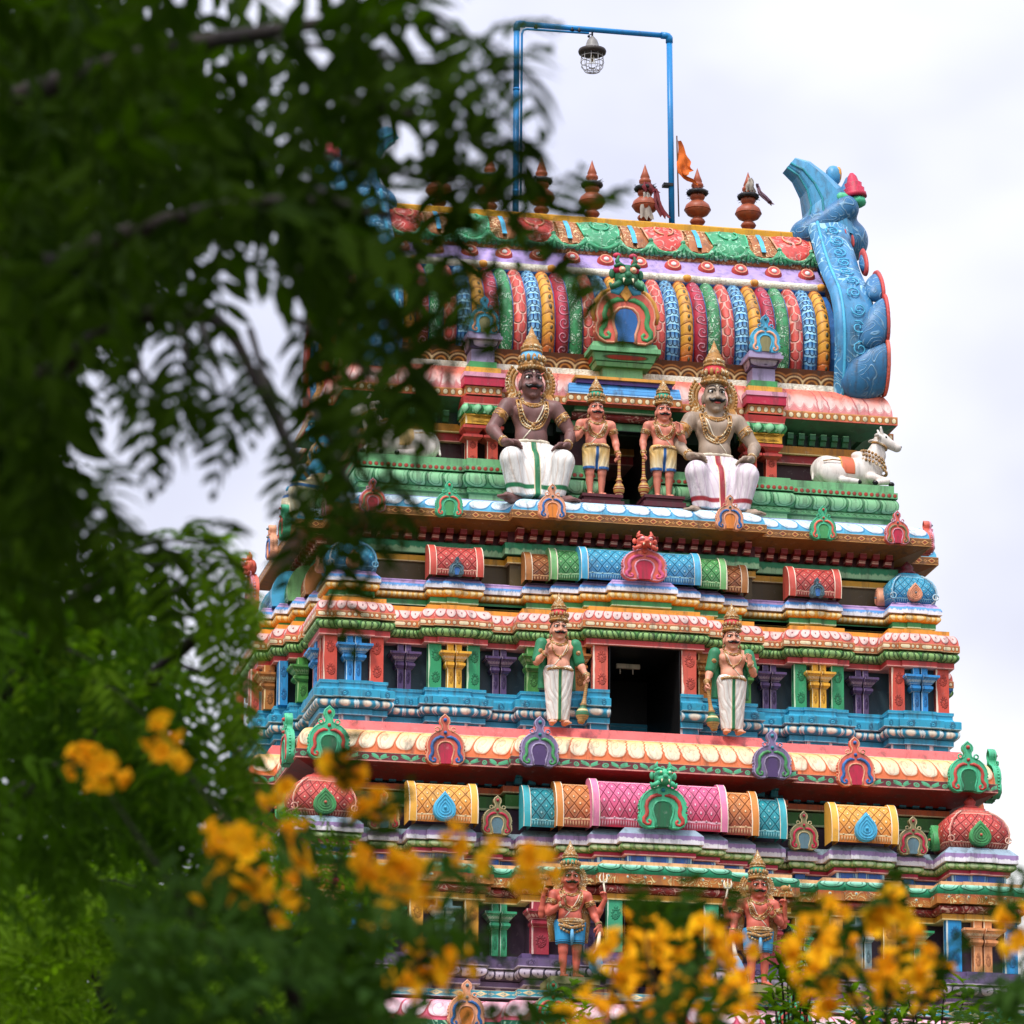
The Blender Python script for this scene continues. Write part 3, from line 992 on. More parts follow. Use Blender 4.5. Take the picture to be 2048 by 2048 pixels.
PA = 19.15; HA = 1.02
for sx in (-1, 1):
    y0, ym, yr = -7.57 + .1, -7.37 + .1, -7.07 + .1
    pil_flat(TF(sx * 5.94, y0, PA), .31, HA, 'azure'); pil_flat(TF(sx * 7.1, y0, PA), .27, HA, 'azure')
    pil_cap(TF(sx * 6.52, y0, PA), .37, HA, .86, 'peach')
    pil_cap(TF(sx * 5.25, yr, PA), .3, HA, .78, 'green')
    pil_flat(TF(sx * 3.62, ym, PA), .27, HA, 'ochre'); pil_flat(TF(sx * 4.7, ym, PA), .27, HA, 'ochre')
    pil_cap(TF(sx * 4.16, ym, PA), .32, HA, .6, 'grey')
    pil_cap(TF(sx * 3.02, yr, PA), .3, HA, .62, 'mint')
    pil_cap(TF(sx * 2.3, -7.47 + .1, PA), .34, HA, .6, 'crimson', False)
    pil_cap(TF(sx * 1.4, -7.77 + .1, PA), .24, HA, .5, 'purple', False)
    pil_flat(TF(sx * .95, -8.02 + .1, PA), .3, HA, 'mint')
for yy in (-7.1, -6.2): pil_flat(TL(-7.25 + .1, yy, PA), .3, HA, 'azure')
# twin red pillars of the upper storey, with yellow block and green petal capital above
mk('cap_petal', '#3f9f58', p_petal('#1a6038', '#a8e0b0', '#5ab878', None, .42, .55, .5), bump=.9)
for sx in (-1, 1):
    p = None
    for dx in (-.22, .2):
        s = MB(); s.box(-.11, .11, -.12, .12, 0, .62)
        c = MB(); c.box(-.1, .1, -.12, .12, .54, .6, 0, .1, .1); c.box(-.2, .2, -.22, .2, .6, .65); c.box(-.14, .14, -.16, .12, .65, .69)
        c.box(-.13, .13, -.16, .12, .69, .78, 0, .08, .08); c.box(-.21, .21, -.26, .2, .78, .84)
        pl = put(s, TF(sx * 2.92 + dx, -4.55, 29.63), 'pillar', M['pil_red'], tower)
        put(c, TF(sx * 2.92 + dx, -4.55, 29.63), 'capital', M['plain_red'], pl)
    b = MB(); b.box(-.38, .38, -.3, .3, 0, .2); b.box(-.41, .41, -.33, .3, .17, .2)
    put(b, TF(sx * 2.93, -4.52, 30.49), 'capital_block', M['pil_yellow'], tower)
    b = MB()
    for i in range(4): b.ball((-.36 + .24 * i, -.34, .09), .12, 8, 6, 0, (1, .8, .9))
    b.box(-.44, .44, -.34, .3, 0, .18)
    put(b, TF(sx * 2.93, -4.52, 30.7), 'petal_capital', M['cap_petal'], tower)
    b = MB(); b.box(-.42, .42, -.34, .3, 0, .16, 0, .03, .03)
    put(b, TF(sx * 2.93, -4.52, 30.89), 'dentil_block', M['red_band'], tower)


# ------------------------------------------------------------------ horseshoe arches
def mirror_pts(r): return [(-x, z) for x, z in r] + [(x, z) for x, z in reversed(r) if abs(x) > 1e-6] if False else [(x, z) for x, z in r] + [(-x, z) for x, z in reversed(r) if abs(x) > 1e-6]


K_OUT = [(.13, .0), (.2, -.03), (.33, -.035), (.44, .03), (.5, .13), (.49, .25), (.46, .31), (.49, .42), (.47, .55), (.4, .68), (.3, .77), (.19, .82), (.1, .86), (.075, .93), (.08, .99), (.12, 1.05), (.125, 1.12), (.1, 1.18), (.05, 1.22), (0, 1.27)]
K_NICHE = [(.135, .0), (.13, .1), (.17, .22), (.19, .33), (.16, .44), (.09, .51), (0, .53)]
K_RIB = [(.3, .14), (.26, .1), (.27, .05), (.34, .035), (.4, .09), (.395, .17), (.34, .24), (.33, .32), (.35, .42), (.32, .53), (.24, .62), (.13, .67), (.03, .66)]


def horseshoe(T, w, cols, parent=tower, thick=.13, mask=False, name='horseshoe_arch', beads=True, wide=1.0, tall=1.0):
    body, lip, rib, nic, boss = cols
    rj = random.Random(int(abs(T.translation.x * 97 + T.translation.z * 31 + T.translation.y)))
    S = Matrix.Rotation(rj.gauss(0, .018), 4, 'Y') @ Matrix.Diagonal((w * wide * rj.uniform(.97, 1.03), 1, w * tall * rj.uniform(.97, 1.04), 1))
    out = K_OUT if not mask else K_OUT[:12] + [(.1, .86), (.05, .9), (0, .92)]
    m = MB()
    m.plate(mirror_pts(out), -thick, .02, 0, .035)
    q = [(x * .95, z * .97 + .012) for x, z in out]
    full = [(x, -thick * .92, z) for x, z in mirror_pts(q)]
    m.tube(full, .022, 5, 1, False)
    ni = [(x, -thick, z) for x, z in mirror_pts([(x + .025, z + .02 if i else z - .02) for i, (x, z) in enumerate(K_NICHE)])]
    m.tube(ni, .024, 5, 1)
    for sx in (-1, 1):
        m.tube([(sx * (.2 + .055 * math.cos(a)), -thick, .86 + .055 * math.sin(a)) for a in [i * .7 for i in range(10)]], .02, 5, 1)
        if beads:
            for i in range(11):
                t = i / 10; a = -.55 + 1.75 * t
                m.ball((sx * (.5 * math.cos(a)) if a > 0 else sx * .49, -thick * .6, .38 + .47 * math.sin(a)), .026, 5, 4, 1)
    a = put(m, T @ S, name, [M['plain_' + body], M['plain_' + lip]], parent)
    hold = a if parent is tower else parent
    r = MB()
    for sx in (-1, 1): r.tube([(sx * x, -thick, z) for x, z in K_RIB], [.03] * 4 + [.045] * 8 + [.02], 6, 0, True, .7)
    put(r, T @ S, 'scroll_ribbon', M['plain_' + rib], hold)
    n = MB(); n.plate(mirror_pts(K_NICHE), -thick - .006, 0, 0, 0)
    put(n, T @ S, 'niche_panel', M['plain_' + nic], hold)
    b = MB()
    if not mask:
        b.ball((0, -thick - .01, 1.1), .05, 8, 6)
    b.ball((0, -thick - .01, .78), .045, 8, 6)
    put(b, T @ S, 'boss', M['plain_' + boss], hold)
    if mask:
        f, e, g = MB(), MB(), MB()
        f.ball((0, -thick + .02, 1.06), .2, 12, 8, 0, (1, .7, .95)); f.ball((0, -thick - .12, .99), .12, 10, 8, 0, (1.25, .8, .8))
        f.ball((0, -thick - .2, 1.03), .06, 8, 6)
        for sx in (-1, 1):
            f.tube([(sx * .05, -thick - .14, 1.17), (sx * .12, -thick - .15, 1.21), (sx * .2, -thick - .08, 1.18)], .03, 6)
            f.tube([(sx * .1, -thick, 1.2), (sx * .15, -thick, 1.3), (sx * .12, -thick - .02, 1.38)], [.05, .04, .015], 6)
            f.ball((sx * .23, -thick, 1.08), .07, 8, 6, 0, (.7, .6, 1.2))
            f.tube([(sx * .08, -thick - .1, .95), (sx * .17, -thick - .12, .88), (sx * .24, -thick - .06, .85), (sx * .27, -thick - .04, .92)], [.05, .055, .05, .02], 6)
            e.ball((sx * .09, -thick - .15, 1.12), .055, 8, 6)
            g.ball((sx * .09, -thick - .2, 1.12), .025, 6, 5)
            g.tube([(sx * .07, -thick - .2, .97), (sx * .08, -thick - .21, .9)], [.022, .005], 5)
        put(f, T @ S, 'lion_face', M['plain_' + (mask if isinstance(mask, str) else body)], a)
        put(e, T @ S, 'eye', M['plain_' + lip], a)
        put(g, T @ S, 'fang', M['plain_cream'] if mask else 0, a)
    return a


GR = ('mint', 'mint', 'red', 'darkgreen', 'red'); ORG = ('coral', 'peach', 'navy', 'crimson', 'navy'); PUR = ('plum', 'lilac', 'green', 'violet', 'teal')
RD = ('coral', 'pink', 'olive', 'crimson', 'grey'); PCH = ('peach', 'peach', 'navy', 'orange', 'grey'); GR2 = ('mint', 'mint', 'coral', 'green', 'red')
BUF = ('olive', 'buff', 'crimson', 'grey', 'crimson')
for sx in (-1, 1):
    horseshoe(TF(sx * 6.42, -7.12, 22.86), .8, GR); horseshoe(TF(sx * 4.12, -7.12, 22.86), .78, ORG); horseshoe(TF(sx * 2.33, -7.42, 22.86), .76, PUR)
    horseshoe(TF(sx * 5.4, -5.87, 28.2), .52, RD); horseshoe(TF(sx * 3.85, -5.87, 28.2), .55, GR2); horseshoe(TF(sx * 1.82, -6.17, 28.2), .56, PCH)
    horseshoe(TF(sx * 5.29, -6.99, 21.56), .6, BUF); horseshoe(TF(sx * 3.07, -6.99, 21.56), .6, BUF)
    horseshoe(TF(sx * 3.95, -8.5, 17.5), .72, PCH); horseshoe(TF(sx * 2.35, -8.8, 17.5), .74, ('mint', 'olive', 'red', 'darkgreen', 'red'))
    horseshoe(TF(sx * 6.6, -8.5, 17.5), .72, GR)
    for C_, X_, zz, w_, cc in ((0, 7.05, 22.86, .8, GR), (0, 6.15, 28.2, .52, RD)):
        T = Matrix.Translation((sx * X_, -6.55 if zz < 25 else -5.35, zz)) @ Matrix.Rotation(sx * PI / 2, 4, 'Z')
        horseshoe(T, w_, cc)
horseshoe(TL(-7.6, -3.6, 22.86), .76, PUR); horseshoe(TL(-6.72, -3.6, 28.2), .55, GR2); horseshoe(TL(-6.72, -2.0, 28.2), .55, PCH)
horseshoe(TF(0, -6.42, 26.98), .92, ('coral', 'pink', 'rose', 'crimson', 'coral'), mask=True, wide=1.02, tall=.74)
horseshoe(TF(0, -7.96, 21.64), .98, ('mint', 'mint', 'red', 'darkgreen', 'teal'), mask=True, tall=.92)
horseshoe(TL(-7.1, -1.9, 27.0), .95, ('coral', 'pink', 'rose', 'coral', 'coral'), mask=True)


# ------------------------------------------------------------------ barrel roofs and domes of the small pavilions
def lat(k, base, line, dot, foot=None, n=2.5):
    mk('lat_' + k, base, p_lattice(n, line, dot, foot), bump=1.0, wear=.8)


lat('red', '#c8463c', '#7a1f1c', '#f0b49a', '#8a2420'); lat('blue', '#3a9ebc', '#1a5f86', '#a8e0ee', '#1f6cae'); lat('green', '#4f9a50', '#24562c', '#b4dca0', '#2a6a38')
lat('brown', '#a8602c', '#5a2c14', '#eeb47c', '#6a3018'); lat('rose', '#e0608a', '#8a1f40', '#fac8d4', '#b81f38'); lat('ochre', '#eaa43a', '#9a5018', '#fce0a8', '#d8762a')
lat('teal', '#1f97a0', '#0c4c5c', '#9adcdc', '#17707c'); lat('copper', '#cf7c34', '#6e3414', '#f8cc98', '#8a2f28')
for k, c in (('red', '#d05444'), ('blue', '#4fb4dc'), ('green', '#7ab870'), ('brown', '#b8763a'), ('rose', '#e884a8'), ('ochre', '#f0b040'), ('teal', '#3aacb4'), ('copper', '#d8883a')):
    mk('rim_' + k, c, lambda u, v: ([(sm(ab(u - .5) - .0, .01) * 0, '#ffffff'), (sm(.40 - ab(cell(u)), .03), '#f6e4c8')], None), wear=.7)
BAR = [(-1.0, 0), (-1.06, .15), (-1.08, .3), (-1.04, .48), (-.94, .64), (-.77, .79), (-.54, .91), (-.28, .98), (0, 1.0), (.3, .98)]


def barrel(T, x0, x1, d, h, key, bands=(True, True), cell_=.2, parent=tower):
    """vault from x0 to x1; raised end rims"""
    L = x1 - x0; bw = .12
    m = MB(); n = max(1, round(L / cell_ / 1.0))
    cum = [0]
    for a, b in zip(BAR, BAR[1:]): cum.append(cum[-1] + math.hypot((b[0] - a[0]) * d, (b[1] - a[1]) * h))
    vv = [c / cum[-2] for c in cum]
    m.grid([[(x0, y * d, z * h), (x1, y * d, z * h)] for y, z in BAR], [[(0, v), (n, v)] for v in vv])
    b = put(m, T, 'barrel_roof', M['lat_' + key], parent)
    for on, a, c in ((bands[0], x0 - .03, x0 + bw), (bands[1], x1 - bw, x1 + .03)):
        if not on: continue
        e = MB(); s = 1.045
        e.grid([[(a, y * d * s, z * h * s), (c, y * d * s, z * h * s)] for y, z in BAR], [[(0, v), (1, v)] for v in vv])
        for x, rv in ((a, True), (c, False)):
            n0 = len(e.v)
            e.v += [(x, y * d * s, z * h * s) for y, z in BAR] + [(x, .3 * d, 0)]
            idx = list(range(n0, n0 + len(BAR) + 1))
            if rv: idx.reverse()
            e.face(idx, [(.2, .5)] * len(idx))
        put(e, T, 'roof_rim', M['rim_' + key], b)
    return b


def teardrop(T, w, h, col, bosscol, parent, rings=True):
    o = [(math.sin(a) * .5 * (1 - .12 * (1 - math.cos(a))), .42 - .42 * math.cos(a)) for a in [PI * i / 14 for i in range(12)]] + [(.07, .93), (0, 1.0)]
    S = Matrix.Diagonal((w, 1, h, 1))
    m = MB(); m.plate([(x, z) for x, z in o] + [(-x, z) for x, z in reversed(o) if x > 1e-6], -.1, .06, 0, .03)
    for k in (.8, .56, .34):
        pts = [(x * k, -.1, .42 + (z - .42) * k) for x, z in o]
        m.tube(pts + [(-x, y, z) for x, y, z in reversed(pts)], .016, 5)
    a = put(m, T @ S, 'teardrop_medallion', M['plain_' + col], parent)
    b = MB(); b.ball((0, -.12, .42), .1 * .6, 8, 6, 0, (1, .6, .9))
    put(b, T @ S, 'boss', M['plain_' + bosscol], parent)
    return a


def dome(T, w, d, h, key, med, medcol, boss, parent=tower):
    prof = [(.86, 0), (.95, .08), (1.0, .22), (1.02, .36), (.98, .52), (.88, .68), (.72, .82), (.55, .92), (.5, .93), (.5, .97), (.4, .97), (.4, 1.03)]
    m = MB(); N = 40; rows, uvs = [], []
    for i, (r, z) in enumerate(prof):
        row = []
        for k in range(N):
            a = TAU * k / N + PI / 4
            c, s = math.cos(a), math.sin(a)
            f = (abs(c) ** 4.2 + abs(s) ** 4.2) ** (-1 / 4.2)
            row.append((c * f * r * w / 2, s * f * r * d / 2, z * h))
        rows.append(row); uvs.append([(k / N * 22, min(1, z)) for k in range(N + 1)])
    m.grid(rows, uvs, closed=True)
    n0 = len(m.v) - N
    m.face([n0 + k for k in range(N)], [(0, 1)] * N)
    o = put(m, T, 'dome_roof', M['lat_' + key], parent)
    r = MB()
    for sx in (-1, 1):
        for a0, sy in ((0, -1),):
            p = [(sx * w * .5 * (rr - .14) * .98, -d / 2 * rr - .012, z * h) for rr, z in prof[:8]]
            r.tube(p, .016, 5)
            r.tube([(sx * (w * .41 + .06 * math.cos(q)), -d / 2 - .02, h * .2 + .06 * math.sin(q)) for q in [i * .6 for i in range(11)]], .014, 5)
    put(r, T, 'corner_scroll', M['rim_' + key], o)
    f = MB(); f.lathe([(.16, 0), (.18, .05), (.1, .1), (.13, .16), (.06, .24), (.0, .3)], (0, 0, h * 1.03), 10)
    put(f, T, 'finial_stub', M['plain_' + ('red' if key == 'red' else 'maroon')], o)
    teardrop(T @ TF(0, -d / 2 * 1.0 - .01, .03), med[0], med[1], medcol, boss, o)
    teardrop(T @ Matrix.Rotation(-PI / 2, 4, 'Z') @ TF(0, -w / 2 - .01, .03), med[0], med[1], medcol, boss, o)
    return o


for sx in (-1, 1):
    dome(TF(sx * 5.76, -5.4, 26.99), 1.08, .95, .68, 'blue', (.34, .38), 'peach', 'coral' if sx < 0 else 'grey')
    o = barrel(TF(0, -5.55, 26.99), *sorted((sx * 3.16, sx * 4.2)), .34, .66, 'red')
    horseshoe(TF(sx * 3.7, -5.9, 26.98), .3, ('grey', 'grey', 'grey', 'navy', 'grey'), o, beads=False)
    barrel(TF(0, -5.6, 26.99), *sorted((sx * 2.26, sx * 1.76)), .3, .62, 'brown', (sx < 0, sx > 0))
    barrel(TF(0, -5.7, 26.99), *sorted((sx * 1.78, sx * 1.2)), .36, .7, 'green', (sx < 0, sx > 0))
    dome(TF(sx * 6.53, -6.9, 21.65), 1.42, 1.2, .86, 'red', (.5, .52), 'green', 'coral')
    o = barrel(TF(0, -7.1, 21.65), *sorted((sx * 3.55, sx * 4.85)), .38, .82, 'ochre')
    teardrop(TF(sx * 4.2, -7.53, 21.66), .5, .58, 'skyblue', 'skyblue', o)
    barrel(TF(0, -7.15, 21.65), *sorted((sx * 2.6, sx * 1.97)), .32, .84, 'teal', (sx < 0, sx > 0))
    barrel(TF(0, -7.25, 21.65), *sorted((sx * 1.99, sx * 1.3)), .38, .92, 'copper', (sx < 0, sx > 0))
barrel(TF(0, -5.85, 26.99), -1.2, 1.2, .4, .72, 'blue')
barrel(TF(0, -7.38, 21.65), -1.32, 1.32, .44, .98, 'rose')
for dy, hw, k, xx in ((0, 1.1, 'brown', -6.0), (0, .75, 'green', -6.25), (0, .45, 'blue', -6.5)):
    m = barrel(TL(xx, YC, 26.99), -hw * 1.7, hw * 1.7, .34, .68 + .05 * (xx < -6.2), k)
o = barrel(TL(-6.35, YC, 21.65), -2.2, 2.2, .4, .86, 'teal'); o = barrel(TL(-6.7, YC, 21.65), -1.4, 1.4, .42, .9, 'copper')

# brackets under the cornices: front rows are single parts, the side rows one mesh
def bracket_mb(w, h, d):
    m = MB(); n = len(m.v)
    p = [(0, 0), (-d * .55, 0), (-d * .7, h * .35), (-d * .7, h * .42), (-d, h * .5), (-d, h), (0, h)]
    m.v += [(-w / 2, y, z) for y, z in p] + [(w / 2, y, z) for y, z in p]
    k = len(p)
    for i in range(k - 1): m.face([i + k, i, i + 1, i + 1 + k][::-1], [(0, p[i][1] / h), (1, p[i][1] / h), (1, p[i + 1][1] / h), (0, p[i + 1][1] / h)][::-1])
    m.face(list(range(k))[::-1], [(.5, q[1] / h) for q in p][::-1]); m.face(list(range(k, 2 * k)), [(.5, q[1] / h) for q in p])
    return m


def bracket_row(xs, yf, z, w, h, d, mat):
    first = None
    for x in xs:
        if first is None:
            first = bracket_mb(w, h, d).build('bracket', mat, tower, (x, yf(x), z))
        else:
            c = first.copy(); c.location = (x, yf(x), z); COL.objects.link(c)
    return first


def sym(a, b, n): return [a + (b - a) * i / (n - 1) for i in range(n)]


bracket_row(sym(-5.38, 5.38, 40), lambda x: -5.45 if abs(x) < 2.6 else -5.15, 27.86, .135, .25, .3, M['bracket_red'])
bracket_row(sym(-6.1, 6.1, 46), lambda x: -6.59 if abs(x) < 2.8 else -6.29, 22.63, .14, .3, .26, M['teal_bracket'])
for sx in (-1, 1): bracket_row(sym(sx * 3.62, sx * 4.8, 6), lambda x: -4.16, 30.64, .12, .24, .2, M['bracket_green'])
for X_, z, n, L, h, mt in ((-5.55, 27.86, 22, 3.0, .25, 'bracket_red'), (-6.2, 22.63, 30, 4.2, .3, 'teal_bracket')):
    m = MB(); b = bracket_mb(.135, h, .3)
    for i in range(n):
        y = YC - L + 2 * L * i / (n - 1)
        m.add(b, TL(X_ - (.5 if abs(y - YC) < 2.5 else 0), y, z))
    tag(m.build('bracket_row', M[mt], tower), kind='stuff')
# ------------------------------------------------------------------ crowning vault
YR = -1.74
mk('rib_orange', '#e2a030', p_seg(11, '#8a4a14', '#d8602c', '#6a6a4a', '#9a5a1c'), bump=1.2, dist=.03)
mk('rib_crimson', '#b82c44', p_spiral(9, '#f2a0b0', '#7a0e18'), bump=1.2, dist=.03)
mk('rib_green', '#3f9a5c', p_filigree('#bfe8c0', '#1f6a3c', 9, 4, .16), bump=1.3, dist=.03)
mk('rib_red', '#cc4a3c', p_scale(12, 1.6, '#b8382c', '#d8584a', '#f4b4a0', '#7a1018'), bump=1.2, dist=.03)
mk('rib_blue', '#1f78b4', p_scale(15, 3.0, '#174f8c', '#a4e0f0', '#123c6c', '#1c4a7c', 1.6), bump=1.3, dist=.03)
mk('leaf_band', '#5e3214', plus(lambda u, v: ([(sm(ab(ln(cell(u) * 1.05, v + .05) - q) - .05, .04), c) for q, c in ((.74, '#b8783a'), (.54, '#e8c48a'), (.3, '#c88238'))], None),
                                lambda u, v: ([(sm(ln(ab(cell(u)) - .5, v - .2) - .05, .03), '#f0d4a0')], None)), bump=1.0)
mk('cream_roll', '#f0ead2', lambda u, v: ([(st(.5, .7, noise(X.obj, 26, 2)) * .6, '#c8b888')], noise(X.obj, 26, 2)), bump=1.2)
mk('lilac_slope', '#b29ad0', edge('#e4d8ec', .08))
mk('blue_gable', '#4590ba', p_filigree('#a8dcec', '#2c74a8', 1.7, 8, .09), bump=.6, rough=.42)
mk('blue_lobe', '#4c98bc', plus(p_filigree('#a8dcec', '#2f76a6', 2.0, 9, .09), lambda u, v: ([(st(.75, .2, v) * .5, '#174a86')], None)), bump=.6, rough=.42)
mk('blue_smooth', '#4a9ac2', None, rough=.4)
mk('terracotta', '#a4512f', None, rough=.45, wear=.8)
mk('garland_green', '#3a9a66', p_filigree('#9adcb0', None, 6, 3, .1), bump=.6)
mk('garland_red', '#d84438', p_filigree('#f8b0a0', None, 5, 3, .1), bump=.7)
mk('garland_brown', '#b06a34', p_filigree('#f0c890', '#8a4a20', 6, 4, .14), bump=.8)
PROF = [(2.36, 32.28), (2.47, 32.6), (2.5, 32.95), (2.45, 33.3), (2.3, 33.65), (2.06, 33.95), (1.78, 34.17), (1.6, 34.27)]   # half depth, height
FULL = [(2.5, 31.7)] + PROF + [(1.6, 34.36), (1.55, 34.45), (1.0, 34.98), (.98, 35.02), (.86, 35.3), (.62, 35.6), (.36, 35.85), (.36, 36.04)]
core = MB()
rows = [[(-4.66, YR - (d - .06), z), (4.66, YR - (d - .06), z)] for d, z in FULL] + [[(-4.66, YR + (d - .06), z), (4.66, YR + (d - .06), z)] for d, z in reversed(FULL)]
core.grid(rows, smooth=False)
core.build('vault_core', M['plain_navy'], tower)
for k in range(31):
    x = -4.4 + 8.8 * k / 30
    key = ('orange', 'crimson', 'green', 'red', 'blue')[k % 5]
    m = MB(); rows, uvs = [], []
    n = len(PROF); fine = []
    for i in range(n - 1):
        for t in (0, .5): fine.append((PROF[i][0] * (1 - t) + PROF[i + 1][0] * t, PROF[i][1] * (1 - t) + PROF[i + 1][1] * t))
    fine.append(PROF[-1]); N = len(fine)
    for i, (d, z) in enumerate(fine):
        a, b = fine[max(i - 1, 0)], fine[min(i + 1, N - 1)]
        t = Vector((-(b[0] - a[0]), b[1] - a[1])).normalized()     # y, z along the vault
        nr = Vector((-t.y, t.x))
        row = []
        for j in range(9):
            q = -1 + 2 * j / 8
            hgt = .13 * math.sqrt(max(0, 1 - q * q)) - .05
            row.append((x + .138 * q, YR - d + nr.x * hgt, z + nr.y * hgt))
        rows.append(row); uvs.append([(j / 8, i / (N - 1)) for j in range(9)])
    m.grid(rows, uvs)
    m.build('vault_rib', M['rib_' + key], tower)


def sweepx(name, prof, mat, x0=-4.66, x1=4.66, cell_=.5, smooth=True):
    """section (depth before the ridge line, height, v) drawn along the tower's long axis"""
    m = MB(); n = round((x1 - x0) / cell_)
    m.grid([[(x0, YR - d, z), (x1, YR - d, z)] for d, z, v in prof], [[(0, v), (n, v)] for d, z, v in prof], smooth=smooth)
    for x, rv in ((x0, False), (x1, True)):
        k = len(m.v); m.v += [(x, YR - d, z) for d, z, v in prof]
        q = list(range(k, k + len(prof)))
        m.face(q[::-1] if rv else q, [(.5, .5)] * len(q))
    return m.build(name, mat, tower)


sweepx('vault_foot', [(2.3, 31.7, 0), (2.6, 31.78, 0), (2.58, 31.95, 1), (2.3, 31.96, 1)], M['cream_roll'], smooth=False)
sweepx('leaf_band', [(2.3, 31.96, 0), (2.52, 31.97, 0), (2.6, 32.27, 1), (2.5, 32.3, 1), (2.2, 32.3, 1)], M['leaf_band'], cell_=.37, smooth=False)
sweepx('slope', [(1.4, 34.4, 0), (1.6, 34.42, 0), (1.56, 34.5, .12), (1.02, 34.97, .95), (.9, 34.98, 1)], M['lilac_slope'], smooth=False)
sweepx('garland_ground', [(.8, 34.9, 0), (1.03, 34.98, 0), (1.04, 35.1, .1), (.95, 35.3, .35), (.78, 35.52, .6), (.56, 35.72, .85), (.36, 35.86, 1), (.2, 35.86, 1)], M['garland_brown'])
sweepx('ridge', [(.3, 35.83, 0), (.42, 35.86, 0), (.42, 36.0, 1), (.36, 36.04, 1), (-.36, 36.04, 1), (-.42, 36.0, 1), (-.42, 35.86, 0), (-.3, 35.83, 0)], M['yellow_beam'], -4.5, 4.5, smooth=False)
m = MB(); m.tube([(x, YR - 1.66, 34.36) for x in sym(-4.64, 4.64, 40)], .095, 10); m.build('cream_roll', M['cream_roll'], tower)
m = MB(); m.tube([(x, YR - 1.66, 34.27) for x in sym(-4.64, 4.64, 40)], .05, 8); m.build('thin_roll', M['plain_navy'], tower)
for k in range(13):
    x = -4.35 + .725 * k
    m = MB(); T = TF(x, YR - 1.3, 34.74) @ Matrix.Rotation(R(60), 4, 'X')
    m.lathe([(.17, -.06), (.185, .0), (.175, .04), (.15, .06), (.145, .09), (.1, .1), (.07, .085)], (0, 0, 0), 16)
    rg = MB(); ring(rg, (0, 0, .095), (0, 0, 1), .125, .014, 18, 5)
    a = put(m, T, 'rosette', M['plain_red'], tower)
    put(rg, T, 'rim', M['plain_peach'], a)
    m = MB(); m.ball((0, 0, .09), .06, 8, 6, 0, (1, 1, .6)); put(m, T, 'boss', M['plain_white'], a)
    if k % 2 == 0:
        m = MB(); m.ball((0, 0, 0), .09, 8, 6, 0, (1.1, .8, .9)); put(m, TF(x + .2, YR - 1.74, 34.37), 'yellow_flower', M['plain_ochre'], tower)
GAR = [(1.05, 35.0), (1.05, 35.12), (.97, 35.32), (.8, 35.54), (.58, 35.74), (.4, 35.86)]


def gs(x, t, o=.03):
    t = max(0, min(.9999, t)) * 5; i = int(t); f = t - i
    d = GAR[i][0] * (1 - f) + GAR[i + 1][0] * f; z = GAR[i][1] * (1 - f) + GAR[i + 1][1] * f
    return (x, YR - d - o * .8, z + o * .6)


for k in range(13):
    x = -4.2 + .7 * k
    g = MB()
    g.tube([gs(x - .35 + .7 * i / 8, .12 + .2 * (2 * i / 8 - 1) ** 2, .05) for i in range(9)], .045, 6)
    for q in (-.5, -.25, 0, .25, .5): g.tube([gs(x + .35 + q * .02, .4, .06), gs(x + .35 + q * .45, .02, .05)], [.025, .05], 6)
    g.ball(gs(x + .35, .44, .06), .055, 8, 6)
    g.build('swag', M['garland_green'], tower)
    if k % 2 == 0:
        red = (k // 2) % 2 == 0
        u = MB(); rows = []
        for i in range(9):
            s = i / 8; hw = .42 * math.sqrt(max(.02, 1 - (1 - s) ** 3.0))
            rows.append([gs(x + hw * q, .2 + .78 * s, .07 - .05 * abs(q) ** 3) for q in (-1, -.75, -.5, -.25, 0, .25, .5, .75, 1)])
        u.grid(rows)
        a = u.build('hanging_drop', M['garland_red' if red else 'garland_green'], tower)
        l = MB()
        l.tube([p[0] for p in rows][::-1] + [p[-1] for p in rows], .022, 5)
        for sx in (-1, 1): l.tube([gs(x + sx * (.04 + .16 * math.sin(q)), .8 - .2 * math.cos(q * .9) * (1 - q * .1), .09) for q in [.3 * i for i in range(9)]], .02, 5)
        l.build('drop_outline', M['plain_peach' if red else 'plain_mint'], a)
    else:
        u = MB()
        for dx in (-.13, .13):
            u.grid([[gs(x + dx + q, .25 + .7 * s, .05 - .03 * abs(q) * 8) for q in (-.09, 0, .09)] for s in (0, .25, .5, .75, 1)])
        u.build('hanging_drop', M['garland_brown'], tower)
        u = MB(); u.grid([[gs(x + q, .35 + .62 * s, .06) for q in (-.05, 0, .05)] for s in (0, .5, 1)]); u.build('blue_ribbon', M['plain_skyblue'], tower)

def pY(px, py, Y):
    d = at(px, py, 1) - CAM
    q = CAM + d * ((Y - CAM.y) / d.y)
    return q.x, q.z


def cr(x, y): return 1360 + x * .7331, 160 + y * .7331


HORN_L = [pY(*cr(x, y), YR) for x, y in ((312, 440), (335, 402), (346, 360), (337, 312), (314, 270), (286, 246))]
HORN_R = [pY(*cr(x, y), YR) for x, y in ((482, 440), (462, 350), (432, 302), (388, 260), (350, 229), (311, 217))]
LOBES = [(1752, 742, .5, .86, 5.58, .62), (1760, 644, .36, .72, 5.6, 1.0), (1762, 572, .33, .64, 5.6, 1.05), (1750, 515, .31, .58, 5.5, 1.05), (1736, 468, .29, .53, 5.38, 1.1), (1718, 436, .26, .46, 5.26, 1.1)]


def to_px(p):
    d = Vector(p) - CAM; z = d.dot(FWD)
    return 1024 + F_PX * d.dot(RGT) / z, 1024 - F_PX * d.dot(UPV) / z


def lobe_t(ly):
    return min((abs(to_px(gp(i / 200)[0] + Vector((5.3, 0, 0)))[1] - ly), i / 200) for i in range(200))[1]


def lobe_at(lx, ly):
    p = gp(lobe_t(ly))[0]
    return p, pY(lx, ly, p.y)[0]


def gp_n(ly): return gp(lobe_t(ly))[2]


